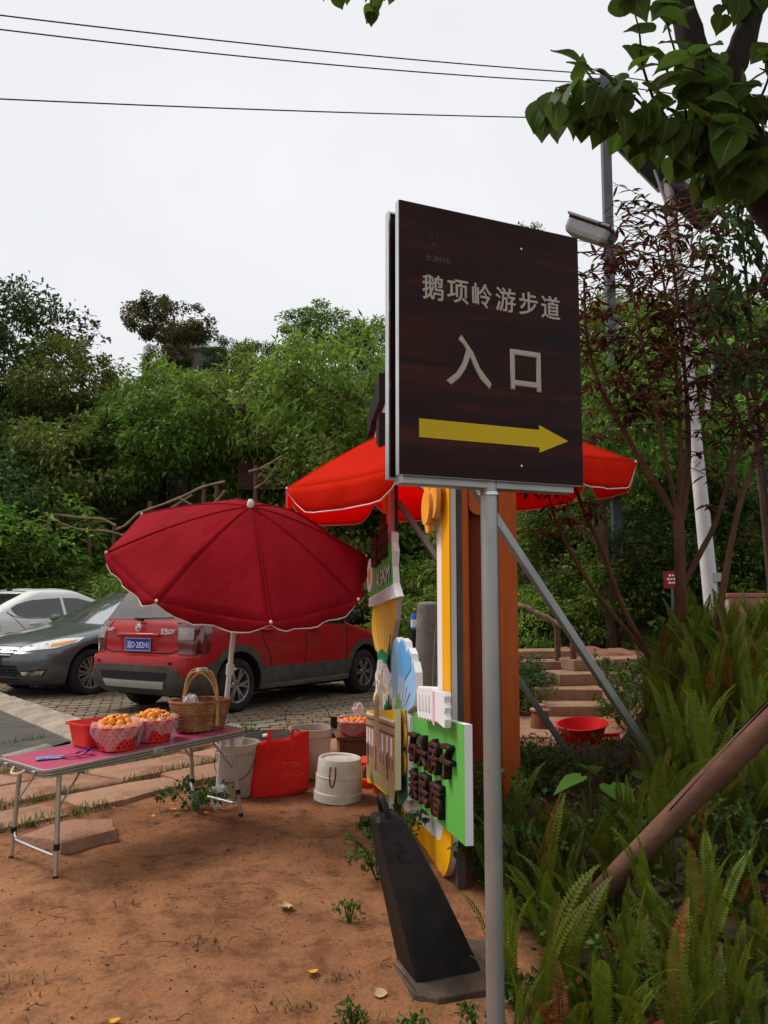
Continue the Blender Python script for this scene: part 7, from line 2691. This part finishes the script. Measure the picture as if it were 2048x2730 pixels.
# twigs, crumbs and pebbles trodden into the dirt
pts = MB()
rg = random.Random(33)
for k in range(900):
    y = 2.0 + 4.2 * rg.random()
    x = -.5 * y + rg.random() * (.5 * y + .1)
    if humus(x, y) > .6 or (Vector((x, y)) - F0).dot(FN) > -.05:
        continue
    r_ = rg.uniform(.002, .0055) * (1 if rg.random() < .96 else 1.7)
    z = gz(x, y) + .022 * noise.noise(Vector((x, y, 0)) * 1.7) + .012 * noise.noise(Vector((x, y, 0)) * 6.3)
    M = Matrix.Translation((x, y, z + r_ * .2)) @ Matrix.Rotation(rg.uniform(0, 6), 4, 'Z') @ Matrix.Diagonal((1.3, .9, .7, 1))
    pts.lathe([(0, -r_), (r_ * .8, -r_ * .5), (r_, r_ * .2), (r_ * .5, r_ * .8), (0, r_)], 6, rg.randrange(3), M)
for k in range(170):
    y = 2.0 + 3.6 * rg.random()
    x = -.5 * y + rg.random() * (.5 * y + .1)
    if humus(x, y) > .6 or (Vector((x, y)) - F0).dot(FN) > -.05:
        continue
    a, L = rg.uniform(0, 6.28), rg.uniform(.02, .09)
    z = gz(x, y) + .016
    pts.tube([(x, y, z), (x + math.cos(a) * L * .5, y + math.sin(a) * L * .5, z + rg.uniform(0, .012)), (x + math.cos(a + .3) * L, y + math.sin(a + .3) * L, z)], .0016, 4, 2)
o = pts.build('dirt_crumbs', [mat('crumb_a', (.20, .10, .055), rough=.95), mat('crumb_b', (.13, .07, .042), rough=.95), mat('crumb_twig', (.075, .045, .028), rough=.95)], smooth=50)
tag(o, 'pebbles, crumbs and twigs trodden into the dirt', 'debris', kind='stuff')

# dry leaves, peel and cigarette ends one by one
M_dry = mat('dry_leaf', (.55, .40, .22), (.42, .27, .13), scale=30, rough=.8)
M_yleaf = mat('yellow_leaf', (.70, .38, .05), (.55, .25, .03), scale=30, rough=.7)
def dry_leaf(x, y, L, az, m, label):
    mb = MB()
    rows_ = []
    for t_, w_ in ((0, .05), (.15, .3), (.4, .42), (.65, .36), (.85, .2), (1, .02)):
        rows_.append([(w_ * L * j / 2, (t_ - .5) * L, .12 * L * (abs(j) / 2) ** 2 + .10 * L * (2 * t_ - 1) ** 2 + .02 * L * math.sin(j * 3 + t_ * 8)) for j in range(-2, 3)])
    mb.grid(rows_)
    z = gz(x, y) + .022 * noise.noise(Vector((x, y, 0)) * 1.7) + .012 * noise.noise(Vector((x, y, 0)) * 6.3)
    o = mb.build('fallen_leaf', m, None, smooth=70, loc=(x, y, z + .006), rot=(rg.uniform(-.25, .25), rg.uniform(-.25, .25), az))
    tag(o, label, 'leaf')
dry_leaf(-.44, 3.72, .075, .5, M_dry, 'pale curled dry leaf lying in the middle of the dirt')
dry_leaf(-.27, 3.14, .05, 1.9, M_yleaf, 'yellow fallen leaf on the dirt left of the cone')
dry_leaf(-.02, 2.98, .06, 1.4, M_dry, 'pale dry leaf touching the left side of the cone base')
dry_leaf(-.17, 2.77, .045, .2, M_dry, 'tan dry leaf on the dirt just below the cone base')
dry_leaf(-1.83, 3.5, .05, .3, M_dry, 'brown dry leaf on the dirt below the table leg')
dry_leaf(-.89, 2.78, .045, 1.7, M_yleaf, 'yellowish leaf scrap in the lower middle of the dirt')
dry_leaf(-1.37, 2.68, .05, 1.0, M_dry, 'pale flat leaf fragment on the dirt at lower left')
for k_, (x, y, az, lab) in enumerate(((-.98, 2.68, 1.4, 'orange cigarette end with white tip in the lower middle of the dirt'), (-1.32, 2.37, .8, 'orange cigarette end near the bottom left corner'))):
    ci = thing('cigarette_end', lab, 'litter', (x, y, gz(x, y) + .012), (0, 0, az))
    mb = MB()
    mb.tube([(0, -.014, 0), (0, .010, 0)], .004, 8)
    mb.build('filter', mat('filter_orange', (.65, .22, .04), rough=.8), ci)
    mb = MB()
    mb.tube([(0, .010, 0), (.001, .018, .0)], .0038, 8)
    mb.build('paper', mat('paper_white', (.75, .72, .68), rough=.8), ci)
for k_, (x, y) in enumerate(((-1.38, 5.32), (-1.33, 5.2), (-1.10, 5.12), (-1.42, 5.05))):
    mb = MB()
    rows_ = [[(.02 * (j - 1), .016 * (i - 1), .008 * abs(j - 1) + .006 * abs(i - 1)) for j in range(3)] for i in range(3)]
    mb.grid(rows_)
    tag(mb.build('fruit_peel', mat('peel', (.68, .24, .03), rough=.6), None, loc=(x, y, gz(x, y) + .03), rot=(0, 0, k_ * 1.3)), 'scrap of orange fruit peel on the paving by the table', 'litter', 'orange peel scraps')
